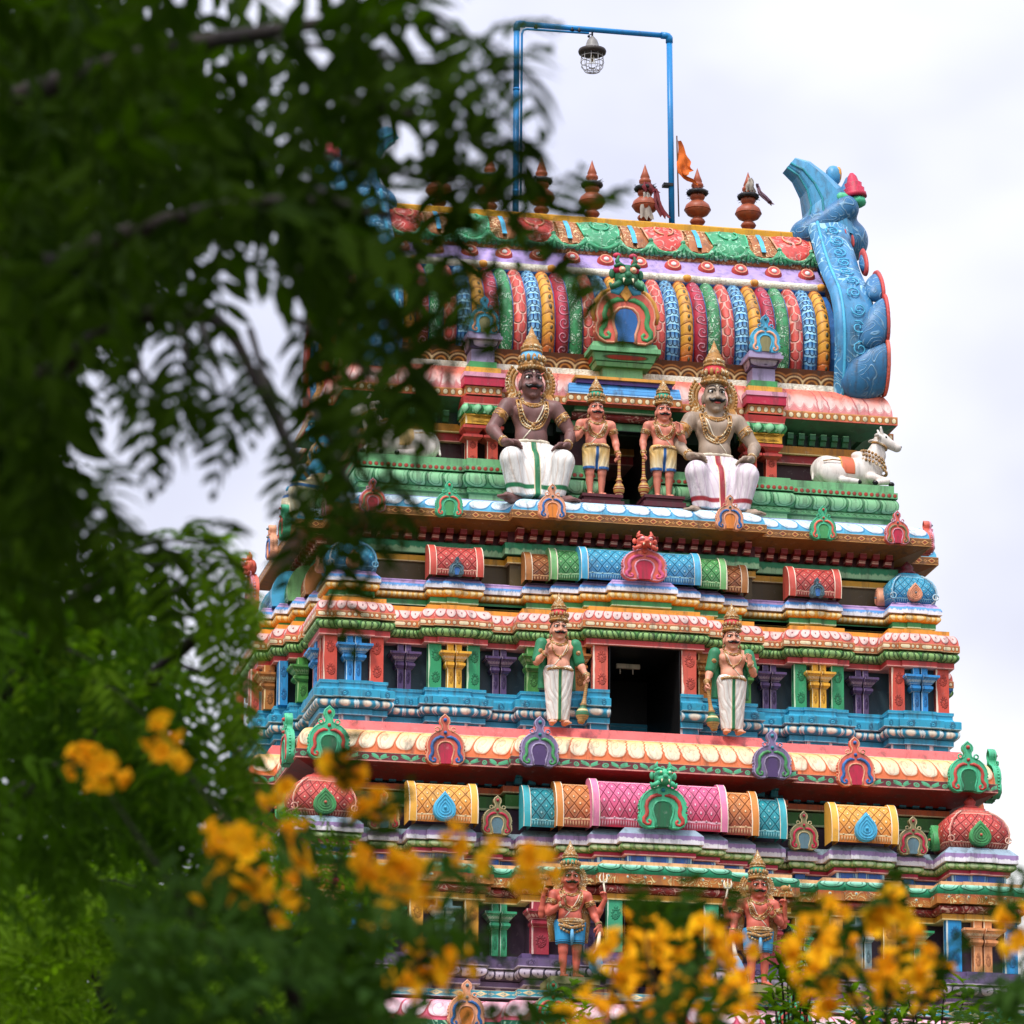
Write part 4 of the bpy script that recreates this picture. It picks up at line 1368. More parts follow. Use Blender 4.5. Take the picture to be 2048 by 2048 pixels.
# gable ends: flaring horseshoe shells with flame lobes and a curled horn on top
GP = [(2.62, 31.72), (2.72, 32.1), (2.82, 32.6), (2.84, 33.1), (2.74, 33.6), (2.5, 34.05), (2.14, 34.42), (1.8, 34.75), (1.5, 35.1), (1.2, 35.5), (.95, 35.85), (.8, 36.1)]


def gp(t):
    t = max(0, min(.9999, t)) * (len(GP) - 1); i = int(t); f = t - i
    d = GP[i][0] * (1 - f) + GP[i + 1][0] * f; z = GP[i][1] * (1 - f) + GP[i + 1][1] * f
    a, b = GP[i], GP[i + 1]
    tg = Vector((0, -(b[0] - a[0]), b[1] - a[1])).normalized()
    return Vector((0, YR - d, z)), tg, Vector((0, -tg.z, tg.y))


def gable(sx):
    root = bpy.data.objects.new('gable', None); link(root, tower)
    for sy in (-1, 1):                                  # front half and back half of the horseshoe
        def fy(p):
            return (p.x, p.y if sy < 0 else 2 * YR - p.y, p.z)
        m = MB(); N = 26; rows, uvs = [], []
        sec = [(4.55, -.1), (4.58, .0), (4.66, .06), (4.82, .04), (5.0, .08), (5.2, .1), (5.38, .02), (5.5, -.2), (5.4, -.55)]
        for i in range(N + 1):
            p, tg, nr = gp(i / N)
            rows.append([fy(Vector((sx * x, 0, 0)) + p + nr * o) for x, o in sec])
            uvs.append([(j * .2, i * .2) for j in range(len(sec))])
        m.grid(rows, uvs, flip=(sx < 0) ^ (sy > 0))
        m.build('gable_shell', M['blue_gable'], root)
        if sy < 0:
            e = MB(); e.tube([fy(Vector((sx * 4.72, 0, 0)) + gp(i / N)[0] + gp(i / N)[2] * .07) for i in range(N + 1)], .035, 6)
            for i in range(11):
                p, tg, nr = gp(.12 + .078 * i); sg = 1 if i % 2 else -1
                e.tube([fy(Vector((sx * (5.02 + .1 * sg * .2 + (.17 - .011 * q) * math.cos(q * .75 * sg + i)), 0, 0)) + p + tg * ((.17 - .011 * q) * math.sin(q * .75 * sg + i)) + nr * .125) for q in range(13)], .017, 5)
            e.build('shell_border', M['plain_skyblue'], root)
        for i, (lx, ly, w_, h_, xr, an) in enumerate(LOBES):
            p, X_ = lobe_at(lx, ly)
            s = SDF((X_ - .95, p.y - 1, p.z - 1), (X_ + .4, p.y + 1, p.z + 1), .026)
            nr = gp_n(ly)
            ax = Vector((1, 0, 0)); up = ax.cross(nr) * -1
            e1 = (ax * math.cos(an) + up * math.sin(an)).normalized(); e2 = nr.cross(e1) * -1
            s.ell((X_, p.y + nr.y * .02, p.z + nr.z * .02), (h_, w_, .24 if i else .3), 0, Matrix((e1, e2, nr)))
            s2 = SDF.__new__(SDF); s2.h, s2.lo, s2.n, s2.ax, s2.f = s.h, s.lo, s.n, s.ax, s.f - .045
            s.clip(0, xr, False)
            s2.clip(0, xr - .005, True); s2.clip(0, xr + .07, False)
            for q, nm, mt in ((s, 'flame_lobe', M['blue_lobe']), (s2, 'lobe_rim', M['plain_coral' if i == 0 else 'plain_red'])):
                o = q.mesh(nm, mt, None)
                if sx < 0: o.data.transform(Matrix.Diagonal((-1, 1, 1, 1))); o.data.flip_normals()
                if sy > 0: o.data.transform(TF(0, 2 * YR) @ Matrix.Diagonal((1, -1, 1, 1))); o.data.flip_normals()
                o.parent = root
    # solid inner face of the gable, painted panel with gold arch
    m = MB(); o = [(YR - gp(i / 20)[0].y, gp(i / 20)[0].z) for i in range(21)]
    pts = [(sx * 5.3, YR - (d - .2), z) for d, z in o] + [(sx * 5.3, YR + (d - .2), z) for d, z in reversed(o)]
    m.v += pts; m.face(list(range(len(pts))) if sx < 0 else list(range(len(pts)))[::-1]); m.build('gable_panel', M['garland_brown'], root)
    for q, c in ((.86, 'ochre'), (.6, 'red'), (.36, 'green')):
        m = MB(); m.tube([(sx * 5.33, YR + s_ * d * q, 31.8 + (z - 31.8) * q) for s_, oo in ((-1, o), (1, o[::-1])) for d, z in oo], .16 * q, 8); m.build('gable_arch', M['plain_' + c], root)
    # horn
    rows = []
    for i, ((lx, lz), (rx, rz)) in enumerate(zip(HORN_L, HORN_R)):
        h = .62 - .075 * i
        def q(t, y): return (sx * (lx + (rx - lx) * t), YR + y, lz + (rz - lz) * t)
        rows.append([q(.0, -h * .8), q(.04, 0), q(.0, h * .8), q(.3, h * 1.05), q(.75, h), q(1, h * .5), q(1.02, 0), q(1, -h * .5), q(.75, -h), q(.3, -h * 1.05), q(.1, -h * .95)])
    NR = 11
    m = MB(); n0 = m.grid(rows, closed=True, smooth=False, flip=sx > 0)
    k = len(rows) - 1
    m.face([n0 + k * NR + j for j in range(NR)] if sx < 0 else [n0 + k * NR + j for j in range(NR)][::-1])
    m.build('horn', M['blue_smooth'], root)
    e = MB()
    for j in (0, 9): e.tube([r_[j] for r_ in rows], .028, 6)
    e.build('horn_edge', M['plain_teal'], root)
    # swirling root of the horn and small dragon head behind it
    def P3(x, y, Y): X_, z = pY(*cr(x, y), Y); return Vector((sx * X_, Y, z))
    lo_, hi_ = P3(300, 480, YR), P3(500, 300, YR)
    s = SDF((min(lo_.x, hi_.x) - .3, YR - 1.2, 35.0), (max(lo_.x, hi_.x) + .3, YR + 1.2, 37.6), .03)
    s.cap(P3(345, 425, YR - .3), P3(450, 352, YR - .35), .36, .3, .1); s.cap(P3(345, 425, YR + .3), P3(450, 352, YR + .35), .36, .3, .1); s.cap(P3(450, 352, YR - .1), P3(462, 275, YR - .1), .3, .1, .12)
    s.cap(P3(360, 440, YR), P3(450, 440, YR), .45, .5, .15)
    s.mesh('horn_root', M['blue_lobe'], root)
    m = MB(); m.lathe([(.26, 0), (.25, .1), (.22, .12), (.23, .2), (.18, .23), (.19, .32), (.13, .36), (.1, .48), (.04, .56)], (0, 0, 0), 14)
    T0 = P3(478, 322, YR - .25)
    put(m, TF(*T0) @ Matrix.Rotation(sx * R(-8), 4, 'Y'), 'dragon_snout', M['plain_crimson'], root)
    m = MB(); m.ball(P3(484, 332, YR - .3), .2, 8, 6, 0, (1, 1, .7)); m.build('dragon_cheek', M['plain_mint'], root)
    m = MB(); m.ball(P3(442, 322, YR - .45), .14, 8, 6, 0, (1.2, .8, .9)); m.build('dragon_ear', M['plain_mint'], root)
    m = MB(); m.ball(P3(466, 348, YR - .4), .14, 8, 6, 0, (.6, .7, 1.6)); m.build('crest_leaf', M['plain_ochre'], root)
    m = MB(); m.ball(P3(418, 262, YR + .2), .2, 8, 6, 0, (.9, .8, 1.2)); m.build('crest_knob', M['blue_smooth'], root)
    m = MB(); m.ball(P3(432, 258, YR + .2), .15, 8, 6, 0, (.5, .8, 1.2)); m.build('crest_leaf', M['plain_ochre'], root)


gable(1); gable(-1)

# pedestals with arches in front of the vault
P = MB()
P.box(-.74, .74, -4.9, -4.0, 32.2, 32.3, 0, 0, 0); P.box(-.7, .7, -4.86, -4.0, 32.3, 32.42, 0, -.04, -.04)
P.box(-.56, .56, -4.72, -4.0, 31.93, 32.02, 0, .04, .04); P.box(-.42, .42, -4.62, -4.0, 31.55, 31.93)
ped = P.build('arch_pedestal', M['leaf_green'], tower)
P = MB(); P.box(-.62, .62, -4.78, -4.0, 32.03, 32.19, 0, .05, .05)
P.build('beaded_roll', M['leaf_green_dots'], ped)
a = horseshoe(TF(0, -4.72, 32.42), 1.34, ('coral', 'peach', 'green', 'navy', 'ochre'), tower, .2, 'darkgreen')
m = MB()
for sx in (-1, 1):
    m.tube([(sx * x, -4.9, 32.42 + z) for x, z in ((.04, 1.5), (.06, 1.3), (.1, 1.14), (.18, 1.06), (.27, 1.08), (.29, 1.16))], [.05, .06, .08, .085, .08, .04], 8)
m.build('blue_scroll', M['plain_skyblue'], a)
m = MB()
for sx in (-1, 1): m.tube([(sx * x, -4.86, 32.42 + z) for x, z in ((.66, .42), (.68, .6), (.6, .85), (.46, 1.04), (.34, 1.12))], [.03, .05, .06, .06, .03], 8)
m.build('gold_leaf', M['plain_ochre'], a)
m = MB(); m.plate([(-.13, 1.0), (0, .84), (.13, 1.0), (0, 1.22)], -4.96, -4.9, 0, .02); put(m, TF(0, 0, 32.42), 'diamond', M['plain_ochre'], a)
m = MB()
for sx in (-1, 1): m.ball((sx * .16, -4.95, 33.95), .12, 8, 6, 0, (1, .8, .8)); m.ball((sx * .17, -4.85, 34.28), .09, 8, 6, 0, (1, .7, .7))
m.build('mask_jowl', M['plain_crimson'], a)
for sx in (-1, 1):
    x = sx * 2.95
    P = MB(); P.box(x - .37, x + .37, -4.95, -4.1, 32.27, 32.34); P.box(x - .34, x + .34, -4.9, -4.1, 32.34, 32.42)
    P.box(x - .24, x + .24, -4.75, -4.1, 31.82, 32.1)
    p1 = P.build('arch_pedestal', M['plain_lilac'], tower)
    P = MB(); P.box(x - .27, x + .27, -4.79, -4.1, 32.11, 32.26, 0, .05, .05); P.build('beaded_roll', M['purple_bead'], p1)
    for z0, z1, w, y, k in ((31.68, 31.82, .28, -4.8, 'green'), (31.54, 31.68, .36, -4.86, 'gold'), (31.45, 31.54, .43, -4.98, 'pink'), (31.27, 31.45, .42, -4.96, 'crimson')):
        P = MB(); P.box(x - w, x + w, y, -4.2, z0, z1); P.build('pedestal_block', M['plain_' + k], p1)
    a = horseshoe(TF(x, -4.8, 32.42), .62, ('skyblue', 'skyblue', 'peach', 'olive', 'grey'), tower, .12, beads=False)
# lintel canopy over the upper doorway
for w, y, z0, z1, k in ((1.2, -4.82, 31.1, 31.27, 'dot_border'), (1.0, -4.8, 31.52, 31.6, 'plain_purple'), (1.05, -4.86, 31.6, 31.66, 'plain_ochre')):
    P = MB(); P.box(-w, w, y, -4.2, z0, z1)
    o = P.build('canopy_band', M[k], tower)
    if k == 'dot_border':
        for l in o.data.uv_layers[0].data: l.uv = (l.uv[0] * 15, l.uv[1])
mk('canopy_blue', '#4f9fd8', lambda u, v: ([(sm(ab(fr(v * 3) - .5) - .08, .04), '#2a6aa8'), (sm(v - .08, .02), '#bcdcf0')], None))
P = MB(); P.grid([[(-1.16 - .02 * (1 - v), -4.84 + .1 * v * v, z), (1.16 + .02 * (1 - v), -4.84 + .1 * v * v, z)] for v, z in ((0, 31.272), (.3, 31.35), (.6, 31.42), (.85, 31.48), (1, 31.52))], [[(0, v), (1, v)] for v in (0, .3, .6, .85, 1)])
P.box(-1.14, 1.14, -4.74, -4.2, 31.27, 31.52); P.build('canopy_roof', M['canopy_blue'], tower)
P = MB(); P.box(-1.0, 1.0, -4.6, -4.05, 30.98, 31.1); P.build('canopy_dentil', M['green_strip'], tower)
P = MB(); P.grid([[(-1.05, -4.45 - o, z), (1.05, -4.45 - o, z)] for o, z, v in roll(.02, 30.82, 30.98, .1)], [[(0, v), (8, v)] for o, z, v in roll(.02, 30.82, 30.98, .1)])
P.build('canopy_roll', M['purple_bead'] if False else M['maroon_roll'], tower)
P = MB(); P.box(-1.0, 1.0, -4.4, -4.05, 30.66, 30.82); P.build('canopy_lintel', M['leaf_green'], tower)

# rooms behind the doorways: near-black linings with the indoor darkness painted in
mk('room_shade', '#151414', None, wear=.3)
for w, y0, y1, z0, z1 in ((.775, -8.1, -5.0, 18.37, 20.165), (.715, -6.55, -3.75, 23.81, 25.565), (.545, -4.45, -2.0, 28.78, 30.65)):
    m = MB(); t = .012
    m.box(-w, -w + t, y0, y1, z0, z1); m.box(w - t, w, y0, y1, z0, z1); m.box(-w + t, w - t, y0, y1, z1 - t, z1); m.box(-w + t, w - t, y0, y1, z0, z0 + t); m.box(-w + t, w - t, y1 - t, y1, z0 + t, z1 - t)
    m.build('door_recess', M['room_shade'], tower)
# ------------------------------------------------------------------ sculpted figures: smooth unions of solids, meshed as one continuous surface
def V3(*a): return Vector(a)


def hand(s, w, d, n, curl=.5, sc=1.0, side=1, spread=.012):
    """palm and five separate fingers from wrist w along d; n is the palm's normal, side puts the thumb"""
    d = Vector(d).normalized(); n = (Vector(n) - d * d.dot(Vector(n))).normalized(); t = d.cross(n) * side; w = Vector(w)
    for q in (-.6, 0, .6): s.cap(w + t * q * .045 * sc, w + d * .1 * sc + t * q * .06 * sc, .028 * sc, .025 * sc, .02)
    for i, L in enumerate((.085, .1, .095, .07)):
        q = (i - 1.5) * .037 * sc
        a = w + d * .105 * sc + t * -q
        u = (d * math.cos(curl * .6) + n * math.sin(curl * .6)); v = (d * math.cos(curl * 1.7) + n * math.sin(curl * 1.7))
        m = a + u * L * .55 * sc - t * (i - 1.5) * spread
        s.cap(a, m, .019 * sc, .017 * sc, .008); s.cap(m, m + v * L * .5 * sc, .017 * sc, .012 * sc, .006)
    a = w + d * .035 * sc + t * .05 * sc
    m = a + (d * .6 + t * .7 + n * .35).normalized() * .06 * sc
    s.cap(a, m, .022 * sc, .018 * sc, .01); s.cap(m, m + (d * .9 + n * (.3 + curl * .4)).normalized() * .045 * sc, .018 * sc, .013 * sc, .008)


def head(s, z=0.0):
    s.cap((0, .02, 1.5 + z), (0, -.01, 1.72 + z), .1, .09, .03)
    s.ell((0, -.02, 1.85 + z), (.148, .172, .19), .03); s.ell((0, -.06, 1.73 + z), (.118, .118, .105), .04)
    s.ell((0, -.135, 1.655 + z), (.05, .045, .035), .03)
    s.cap((0, -.18, 1.865 + z), (0, -.222, 1.79 + z), .016, .03, .012)
    for x in (-1, 1):
        s.ell((x * .035, -.195, 1.783 + z), (.026, .03, .02), .01); s.ell((x * .095, -.125, 1.775 + z), (.055, .05, .045), .03)
        s.ell((x * .155, .0, 1.8 + z), (.022, .045, .07), .012)
        s.cap((x * .03, -.185, 1.905 + z), (x * .115, -.14, 1.905 + z), .02, .014, .02)
    s.cap((-.045, -.178, 1.727 + z), (.045, -.178, 1.727 + z), .016, .016, .01); s.cap((-.03, -.172, 1.705 + z), (.03, -.172, 1.705 + z), .018, .018, .01)


def torso(s, z=0.0, belly=1.0):
    s.ell((0, .0, 1.42 + z), (.27, .15, .2), .03); s.ell((0, 0, 1.2 + z), (.215, .145, .17), .07)
    s.ell((0, -.045, 1.12 + z), (.2 * belly, .125 * belly, .14), .06); s.ell((0, 0, 1.0 + z), (.245, .165, .15), .06)
    for x in (-1, 1):
        s.ell((x * .12, -.095, 1.45 + z), (.125, .075, .095), .03); s.ell((x * .31, .01, 1.53 + z), (.105, .105, .1), .05)
        s.cap((x * .06, .02, 1.63 + z), (x * .26, .02, 1.57 + z), .07, .07, .05)


def arm(s, sh, el, wr, sc=1.0):
    s.cap(sh, el, .092 * sc, .07 * sc, .03); s.cap(el, wr, .072 * sc, .045 * sc, .02)
    a, b = Vector(sh), Vector(el); c = a.lerp(b, .45); s.ell(c, (.085 * sc,) * 3, .03)
    e, w = Vector(el), Vector(wr); c = e.lerp(w, .28); s.ell(c, (.074 * sc,) * 3, .03)


def legs(s, thick=1.0):
    for x in (-1, 1):
        s.cap((x * .135, 0, .98), (x * .13, -.01, .52), .135 * thick, .088, .03); s.cap((x * .13, -.01, .54), (x * .12, .02, .1), .085, .052, .03)
        s.ell((x * .13, .035, .37), (.072, .075, .14), .03)
        s.cap((x * .12, .03, .055), (x * .15, -.15, .04), .055, .048, .03)
        for i, q in enumerate((-.042, -.016, .01, .034, .055)):
            s.cap((x * (.145 + q), -.16, .03), (x * (.15 + q * 1.15), -.235 + .012 * abs(i - 0) , .026), .02 if i else .026, .018 if i else .024, .008)


def on(s, pts, o=.008): return [(x, s.sy(x, z, o), z) for x, z in pts]


def beads(m, pts, r):
    for p in pts: m.ball(p, r, 6, 4)


def ucurve(w, z0, z1, n=15): return [(w * math.sin(PI * (i / (n - 1) - .5)), z0 - (z0 - z1) * math.cos(PI * (i / (n - 1) - .5)) ** .8) for i in range(n)]


FACE_Z = 0.0


def dress_head(root, s, z, col, skin, frill=True):
    """eyes, brows, moustache, crown, earrings, gold frill"""
    m, d, k = MB(), MB(), MB()
    for x in (-1, 1):
        y = s.sy(x * .07, 1.865 + z)
        m.ball((x * .07, y + .006, 1.865 + z), .034, 10, 6, 0, (1.2, .55, .56))
        d.ball((x * .068, y - .01, 1.865 + z), .018, 8, 6, 0, (1, .55, 1))
        d.tube(on(s, [(x * q, 1.865 + z + h) for q, h in ((.022, .0), (.045, .026), (.075, .032), (.1, .02), (.122, -.004))], .004), .006, 5)
        d.tube(on(s, [(x * q, 1.865 + z + h) for q, h in ((.02, .045), (.05, .068), (.085, .07), (.125, .045))], .005), [.006, .012, .011, .004], 5)
        k.tube(on(s, [(x * q, 1.752 + z + h) for q, h in ((0, .002), (.03, .008), (.06, -.004), (.09, .002), (.118, .028))], .012), [.022, .03, .026, .018, .005], 7)
    m.build('eyes', M['st_white'], root); d.build('pupils_and_brows', M['st_black'], root); k.build('moustache', M['st_black'], root)
    l = MB(); l.tube(on(s, [(q, 1.722 + z) for q in (-.045, -.02, 0, .02, .045)], .003), [.005, .013, .011, .013, .005], 6); l.build('lips', M['st_lip'], root)
    t = MB()
    for h in (0, .014): t.tube(on(s, [(q, 1.955 + z + h) for q in (-.06, 0, .06)], .003), .0045, 4)
    t.ball((0, s.sy(0, 1.935 + z) - .002, 1.935 + z), .014, 6, 5); t.build('forehead_marks', M['st_cream'], root)
    c = MB()
    c.lathe([(.165, 1.945), (.18, 1.95), (.185, 1.98), (.17, 1.99), (.178, 2.0), (.18, 2.03), (.165, 2.045)], (0, -.015, z + .035), 22, 0)
    c.lathe([(.16, 2.04), (.155, 2.1), (.14, 2.17)], (0, -.015, z + .035), 22, 1)
    c.lathe([(.14, 2.17), (.155, 2.178), (.15, 2.2), (.115, 2.205), (.15, 2.225), (.152, 2.245), (.12, 2.27), (.126, 2.285), (.095, 2.315), (.1, 2.33), (.07, 2.36), (.074, 2.375), (.045, 2.41), (.03, 2.45), (0, 2.52)], (0, -.015, z + .035), 20, 0)
    for i in range(13):
        a = PI + PI * i / 12
        c.ball((.183 * math.cos(a), -.015 + .183 * math.sin(a), 2.002 + z), .02, 6, 5, 0)
    for i in range(7):
        a = PI + PI * (i + .5) / 7
        c.tube([(.175 * math.cos(a), -.015 + .175 * math.sin(a), 2.075 + z), (.178 * math.cos(a), -.015 + .178 * math.sin(a), 2.135 + z), (.165 * math.cos(a), -.015 + .165 * math.sin(a), 2.165 + z)], [.025, .03, .008], 6)
    c.ball((0, -.2, 2.095 + z), .04, 8, 6, 0, (.8, .6, 1.3)); c.ball((0, -.225, 2.095 + z), .018, 6, 5, 1)
    c.build('crown', [M['st_gold'], M['st_' + col]], root)
    e = MB()
    for x in (-1, 1):
        e.ball((x * .17, -.03, 1.69 + z), .035, 8, 6, 0, (.8, .8, 1.1)); e.ball((x * .17, -.045, 1.645 + z), .018, 6, 5)
        if frill:
            for r0, th in ((.2, .03), (.245, .035)):
                p = [(x * (.02 + r0 * math.sin(q) * (1 + .1 * math.sin(q))), .06, 1.84 + z + (r0 + .02) * math.cos(q)) for q in [.85 + i * .2 for i in range(10)]]
                e.tube(p, th, 6)
            for i in range(14):
                q = .85 + i * .14
                e.ball((x * (.02 + .285 * math.sin(q) * 1.08), .05, 1.84 + z + .3 * math.cos(q)), .024, 6, 5)
            for i in range(3): e.tube([(x * (.2 + .03 * i), .03, 1.7 + z), (x * (.24 + .035 * i), .0, 1.62 + z), (x * (.25 + .04 * i), -.05, 1.56 + z)], [.03, .03, .015], 5)
    e.build('ear_ornaments', M['st_gold'], root)
    if not frill:
        h = MB(); h.ball((0, .05, 1.87 + z), .165, 12, 8, 0, (1, .9, 1.05)); h.build('hair', M['st_black'], root)


def dress_chest(root, s, z, arms, heavy=True):
    g = MB()
    g.tube(on(s, ucurve(.13, 1.63 + z, 1.54 + z)), .014, 6)
    beads(g, on(s, ucurve(.15, 1.61 + z, 1.51 + z, 19)), .017)
    g.tube(on(s, ucurve(.17, 1.6 + z, 1.3 + z)), .013, 6)
    if heavy:
        beads(g, on(s, ucurve(.19, 1.6 + z, 1.25 + z, 27)), .016)
        g.tube(on(s, ucurve(.215, 1.6 + z, 1.22 + z)), .013, 6)
    g.ball((0, s.sy(0, 1.27 + z) - .01, 1.27 + z), .03, 8, 6)
    for sh, el, wr in arms:
        sh, el, wr = Vector(sh), Vector(el), Vector(wr)
        d = (el - sh).normalized(); c = sh.lerp(el, .42)
        for q in (-.035, 0, .035): ring(g, c + d * q, d, .094, .013)
        g.ball(c + Vector((0, -.1, 0)), .05, 8, 6, 0, (1, .5, 1)); g.ball(c + Vector((0, -.12, 0)), .022, 6, 5)
        d = (wr - el).normalized()
        for q in (.86, .93): ring(g, el.lerp(wr, q), d, .056, .014, 14)
    g.build('jewellery', M['st_gold'], root)
    th = MB()
    th.tube(on(s, [(.16 - .3 * t + .04 * math.sin(PI * t), 1.56 + z - .46 * t) for t in [i / 10 for i in range(11)]], .006), .009, 5)
    th.build('sacred_thread', M['st_cream'], root)


def stat_mat(k, c, pat=None, **kw):
    kw.setdefault('rough', .5); kw.setdefault('bump', .35); kw.setdefault('wear', .8)
    mk('st_' + k, c, pat, coords='OBJ', **kw)


stat_mat('white', '#f0ece2'); stat_mat('black', '#0e0c0c', wear=0, rough=.3); stat_mat('lip', '#b8443c'); stat_mat('cream', '#f0e4c8')
stat_mat('gold', '#c08a44', p_filigree('#f0dcae', '#84501e', 14, 4, .16), bump=.8); stat_mat('teal', '#1f9a78', None); stat_mat('red', '#c8343a'); stat_mat('lightblue', '#6ab4dc')
stat_mat('skin_pink', '#e28a70'); stat_mat('skin_peach', '#e8a080'); stat_mat('skin_red', '#cf6650'); stat_mat('skin_brown', '#7c5650'); stat_mat('skin_tan', '#a8927c'); stat_mat('skin_blue', '#3f9fc4')
stat_mat('green', '#2f8a5c', None)
stat_mat('maroon', '#5c2028', None)


def fold(s_=1.0, k=30.0):
    return lambda x, y, z: noise(X.obj, 6 * s_, 3, .5, .6, (2.2, 1, .5))


def dhoti_pat(strip, hem, z_hem, w=.035, shade='#d8b090', yel=None):
    def f(x, y, z):
        n = noise(X.obj, 3, 1, .4, .2)
        t = z * 3.2 - ab(x) * 11 + n * 2.0
        n = fr(t)
        L = [(sm(ab(n - .5) - .06, .1) * .6, shade)]
        if yel: L.append((st(.62, .95, z + ab(x) * .2) * .7, yel))
        if hem: L.append((sm(ab(z - z_hem) - .028, .008), hem))
        L.append((sm(ab(x) - w - .012, .004) * sm(y, .01), '#f0d8b0')); L.append((sm(ab(x) - w, .004) * sm(y, .01), strip))
        return L, ab(n - .5) * 1.2
    return f


stat_mat('dhoti_green', '#efece4', dhoti_pat('#1f7a4a', '#1f7a4a', .2), bump=.9)
stat_mat('dhoti_crimson', '#ecdfe2', dhoti_pat('#a82a34', '#a82a34', .2, .035, '#c8a0c0'), bump=.9)
stat_mat('dhoti_yellow', '#f2e6c0', dhoti_pat('#2f6cae', '#2f6cae', .61, .03, '#d8a850', '#e8b03a'), bump=.8)
stat_mat('dhoti_long', '#f0e8dc', dhoti_pat('#1f7a4a', None, .1, .03, '#c89078'), bump=.9)
stat_mat('shorts_blue', '#2f9cd0', lambda x, y, z: ([(sm(ab(z - .655) - .012, .004), '#16384e'), (sm(ab(z - .69) - .006, .003), '#16384e')], None))
stat_mat('club_stripes', '#c89a48', lambda x, y, z: ([(sm(ab(fr(z * 8) - .5) - .26, .05), '#8a1c1c'), (sm(ab(fr(z * 8) - .5) - .05, .03), '#f0d490')], None), bump=.3)
stat_mat('club_green', '#b88a4c', lambda x, y, z: ([(sm(ab(z - .27) - .1, .01), '#2f7a50'), (sm(ab(z - .27) - .02, .01), '#f0d490'), (sm(ab(fr(z * 26) - .5) - .1, .05) * .6, '#6a4420')], None))
stat_mat('hide_white', '#e6ded2', lambda x, y, z: ([(st(.45, .7, noise(X.obj, 3, 3)) * .25, '#d8a890'), (sm(z - .03, .03) * .0, '#ffffff')], None))
stat_mat('saddle_orange', '#e0704a', lambda x, y, z: ([(sm(.14 - ab(x + .2), .01), '#e8b44c')], None)); stat_mat('saddle_green', '#2f9a68', lambda x, y, z: ([(sm(.14 - ab(x + .2), .01), '#e8c07c')], None))

H = .0135


def grid_for(z1): return SDF((-.85, -.62, -.02), (.85, .4, z1), H)


def club(m, a, b, r, fat=1.0):
    """club with its fat end at b"""
    a, b = Vector(a), Vector(b); d = b - a
    P_ = [(0, .03), (.08, .045), (.12, .03), (.5, .035), (.6, .05), (.63, .075), (.66, .05), (.72, .09 * fat), (.8, .125 * fat), (.88, .115 * fat), (.94, .07), (.96, .075), (1, .05)]
    pts = [a + d * t for t, _ in P_]
    m.tube(pts, [q * r for _, q in P_], 14)


